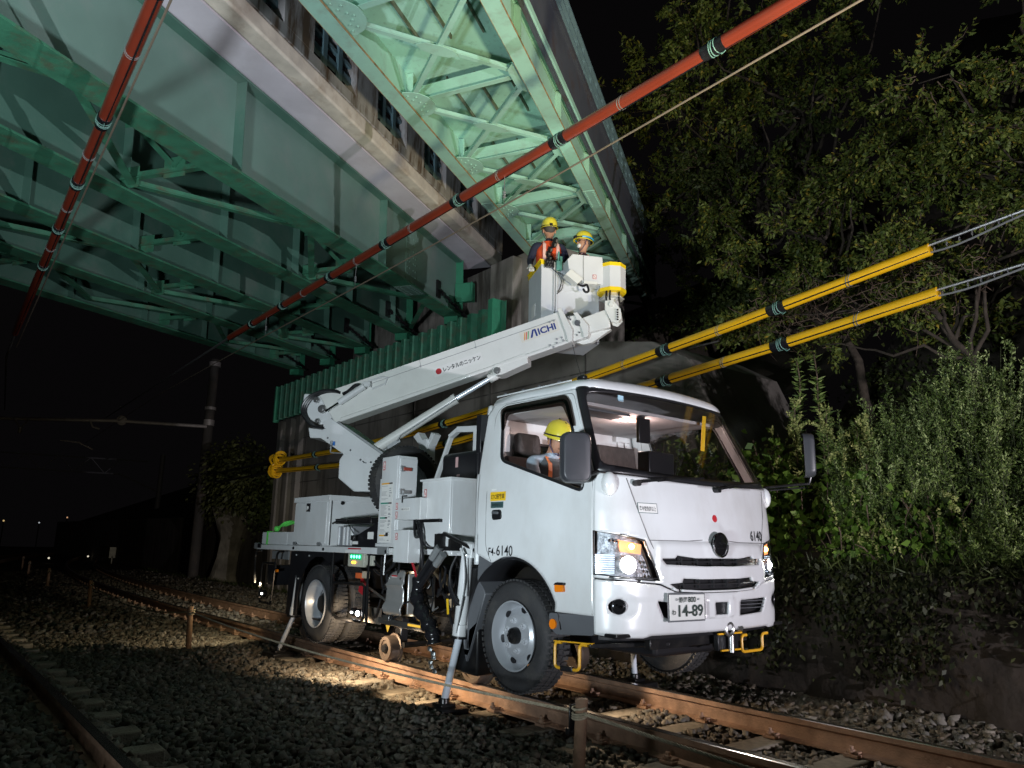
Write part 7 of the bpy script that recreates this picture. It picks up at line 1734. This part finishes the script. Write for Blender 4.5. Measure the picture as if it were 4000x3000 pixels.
shrub('largest grey-green feathery shrub, its rounded top right of the far door mirror', 1.75, 3.3, 1.15, .95, .6, 1.95, 210, 61)
shrub('feathery shrub in the middle, between the mirror and the weeds by the windscreen', 1.05, 2.85, 1.05, .55, .42, 1.45, 110, 62)
shrub('dim feathery shrub at the right edge of the photo', 2.75, 3.2, 1.1, .60, .5, 1.5, 100, 63)
shrub('low dark shrub hanging over the stone wall at the right', 2.1, 2.55, .95, .8, .3, .55, 60, 64)
# grass tufts over the wall top
def grass(name, x0, x1, yf, zf, n, h, seed, label):
    r_ = np.random.RandomState(seed); x = r_.uniform(x0, x1, n); y = np.array([yf(a) for a in x])+r_.normal(0, .1, n); z = np.array([zf(a, b) for a, b in zip(x, y)])
    D = np.stack([r_.normal(0, .4, n), r_.normal(-.4, .4, n), r_.normal(.6, .5, n)], 1); o = leaves(name, np.stack([x, y, z], 1), D, h, LM_DARK, None, aspect=.07, seed=seed, jitter=.1); setp(o, label, 'grass', kind='stuff')
grass('grass', -1.5, 6, lambda x: 2.3, lambda x, y: .98, 1500, .16, 71, 'grass hanging over the top of the stone retaining wall')
grass('grass', -30, -6, lambda x: 3.2+yc(x)*.3, lambda x, y: -.2, 2500, .2, 72, 'dry grass at the foot of the walls on the left')
# left: ivy-covered tree by the track
t = thing('ivy_covered_tree', 'ivy-covered tree with a thick pale trunk beside the track on the left', 'tree', (-21.6, 4.1, -.3))
rs = np.random.RandomState(77); m = MB(); n_ = 18; prof = [(0.0, .75), (.3, .55), (.9, .46), (1.5, .50), (2.0, .72), (2.5, 1.0)]; vv = []
for z, r in prof:
    for i in range(n_): a = 2*pi*i/n_; q = 1+.16*sin(a*4+z)+.08*sin(a*9); vv.append(V((-21.6+cos(a)*r*q+.20*z, 4.1+sin(a)*r*q*.8+.1*z, -.3+z)))
m.add(vv, [(j*n_+i, j*n_+(i+1) % n_, (j+1)*n_+(i+1) % n_, (j+1)*n_+i) for j in range(5) for i in range(n_)]); m.build('trunk', mat('pale_bark', (.17, .155, .12), .95, var=.4, vscale=2.5, bump=1.0, bscale=9, dirt=.6, dcol=(.05, .05, .03), dscale=3, streak=(3, 3, .4)), t)
C = []; D = []
for (cx, cy, cz, r) in ((-21.5, 4.1, 2.6, 1.2), (-20.2, 4.0, 3.2, 1.3), (-22.6, 4.2, 3.0, 1.3), (-21.3, 4.1, 3.7, 1.1), (-23.4, 4.3, 2.4, .9), (-19.2, 3.9, 2.6, .9)):
    n = int(900*r); a = rs.normal(0, 1, (n, 3)); a /= np.linalg.norm(a, axis=1)[:, None]; rr_ = r*rs.uniform(.55, 1.05, n)[:, None]*(1+.25*np.sin(a[:, :1]*7)*np.cos(a[:, 2:]*6)); p = np.array([cx, cy, cz])+a*rr_*np.array([1, .8, .8]); C += list(p); D += list(a*.4+np.array([.1, -.3, -.6]))
leaves('crown', C, D, .16, leafmat('ivy_tree_leaves', [(0, (.04, .05, .016)), (1, (.14, .15, .05)), (.5, (.08, .09, .03))]), t, aspect=.5, seed=5)
# ivy on the abutment end
cover('ivy', -18.5, -16.6, 3.9, 4.5, lambda x, y: 1.5+.8*(x+18.5), 1500, .12, LM_DARK, 81, 'dark ivy at the left end of the abutment wall', 'ivy')
# low weeds near the stones on the left
# ------------------------------------------------------------------ catenary poles, beams, far things
CP = mat('pole_concrete', (.05, .045, .04), .85, var=.2, vscale=3, dirt=.5, dcol=(.10, .07, .05), dscale=3); BEAM = mat('beam_steel', (.36, .33, .31), .5, metal=.3, var=.15)
t = thing('catenary_pole', 'concrete catenary pole rising behind the ivy-covered tree', 'pole', (-22.1, 3.3, -.3))
m = MB(); m.cyl((-22.1, 3.3, -.3), (-22.1, 3.3, 7.35), .17, .15, n=20); m.build('pole', CP, t)
m = MB(); m.cyl((-22.1, 3.3, 7.1), (-22.1, 3.3, 7.25), .20, n=20); m.cyl((-22.1, 3.3, 5.55), (-22.1, 3.3, 5.65), .19, n=20); m.cyl((-22.1, 3.3, 5.0), (-22.1, 3.3, 5.2), .18, n=20); m.build('pole_band', BEAM, t)
t = thing('catenary_beam', 'pale tubular beam across the tracks at the left with hanging wire supports', 'catenary beam', (-22, -2, 4.7))
m = MB(); m.tube([(-22.3, -7.5, 4.55), (-22.2, -2.6, 4.56), (-22, .4, 4.82), (-22, 3.2, 4.95)], .055, 10); m.build('beam', BEAM, t)
m = MB(); m.tube(arc((-22, .55, 4.85), (0, 1, 0), (0, 0, 1), .13, 0, 360, 16)[:-1], .03, 6, closed=True); m.cyl((-22.05, .55, 4.85), (-21.95, .55, 4.85), .10, n=14); m.build('steady_ring', BEAM, t)
m = MB(); m.tube([(-22, -2.35, 4.58), (-22, -2.15, 4.30), (-22, -1.95, 4.60)], .03, 6); m.tube([(-22, -2.15, 4.32), (-22, -2.15, 4.15)], .05, 6); m.tube([(-22, -.35, 4.75), (-22, -.25, 4.55), (-22, -.05, 4.50)], .03, 6); m.tube([(-21.8, -1.1, 4.02), (-21.8, -.6, 4.0), (-21.8, -.2, 3.82)], .02, 6); m.build('wire_support', BEAM, t)
t = thing('catenary_portal', 'faint lattice catenary portal far down the line', 'catenary portal', (-45, 3, -.3))
FB = mat('portal_steel', (.22, .22, .24), .6, metal=.2, var=.1)
m = MB(); a0, a1 = V((-45, -6, 5.55)), V((-45, 5.3, 5.72)); b0, b1 = V((-45, -6, 4.75)), V((-45, 5.3, 4.85)); m.tube([a0, a1+V((0, 1.5, 0))], .05, 6); m.tube([b0, b1], .05, 6)
for k in range(7): u, v = k/7, (k+.5)/7; m.tube([a0.lerp(a1, u), b0.lerp(b1, v), a0.lerp(a1, (k+1)/7)], .03, 5)
m.tube([b1, V((-45, 7.6, 3.9))], .05, 6); m.build('lattice_beam', FB, t)
m = MB(); m.cyl((-45, 7.6, -.3), (-45, 7.6, 6.2), .15, n=12); m.build('mast', FB, t)
m = MB(); m.box((-40, 4.45, .38), (.04, .30, .55)); m.box((-40, 4.45, -.0), (.04, .05, .4)); o = m.build('line_marker', mat('marker_paint', (.5, .47, .33), .6, var=.2)); setp(o, 'small pale upright marker board beside the distant track', 'marker')
for (x, y, z, c, r, lab) in ((-68.5, 2.07, 2.3, (1, .7, .3), .07, 'warm lamp at the far left edge'), (-66.7, 4.3, 2.2, (.7, .75, .8), .06, 'small pale lamp between the warm one and the orange one far down the line'), (-65.2, 5.98, 2.65, (1, .55, .3), .06, 'orange lamp between the pale one and the brightest one far down the line'), (-65, 6.5, 2.1, (1, .8, .85), .08, 'brightest white distant lamp')):
    m = MB(); m.cyl((x, y, -.3), (x, y, z-.08), .04, n=8); m.box((x, y, z+r+.02), (.12, .12, .04)); m2 = thing('signal_lamp', lab, 'lamp', (x, y, -.3), 'lamps far down the line'); m.build('lamp_post', BLACKM, m2)
    m = MB(); m.sphere((x, y, z), r, 10); m.build('lamp_glass', emis('distant_%d' % int(-x*10), c, 1.4 if r > .07 else .5), m2)
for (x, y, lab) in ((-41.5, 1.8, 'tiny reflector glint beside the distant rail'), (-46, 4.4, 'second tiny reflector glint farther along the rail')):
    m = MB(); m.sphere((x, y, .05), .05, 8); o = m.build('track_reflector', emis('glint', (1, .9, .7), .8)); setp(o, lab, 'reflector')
# ------------------------------------------------------------------ lamps carried by the truck, plus an added fill for the left tree
spot('work_lamp_light', (-2.45, -1.10, .36), (-2.8, -.62, -.10), 70, (1, .76, .50), 150, .5, .03)
spot('work_lamp_light_inner', (-1.35, -1.10, .36), (-1.35, -.60, -.08), 50, (1, .74, .46), 120, .35, .03)
spot('work_lamp_light_rear', (-5.05, -.95, .62), (-8.5, -1.7, -.2), 150, (1, .82, .52), 95, .7, .03)
spot('rear_tree_fill', (-5.1, -.80, .75), (-21, 3.2, 1.0), 550, (1, .90, .70), 42, .8, .05)  # added fill spot to brighten the ivy-covered tree, no lamp body behind it
spot('work_lamp_light_front', (-.25, -.10, .40), (1.6, .35, -.10), 95, (1, .76, .52), 120, .5, .04)
for sg in (-1, 1): spot('headlight_beam', (1.14, sg*.825, 1.04), (6, 1.0+sg*.6, .0), 9, (1, .95, .82), 62, .9, .04)
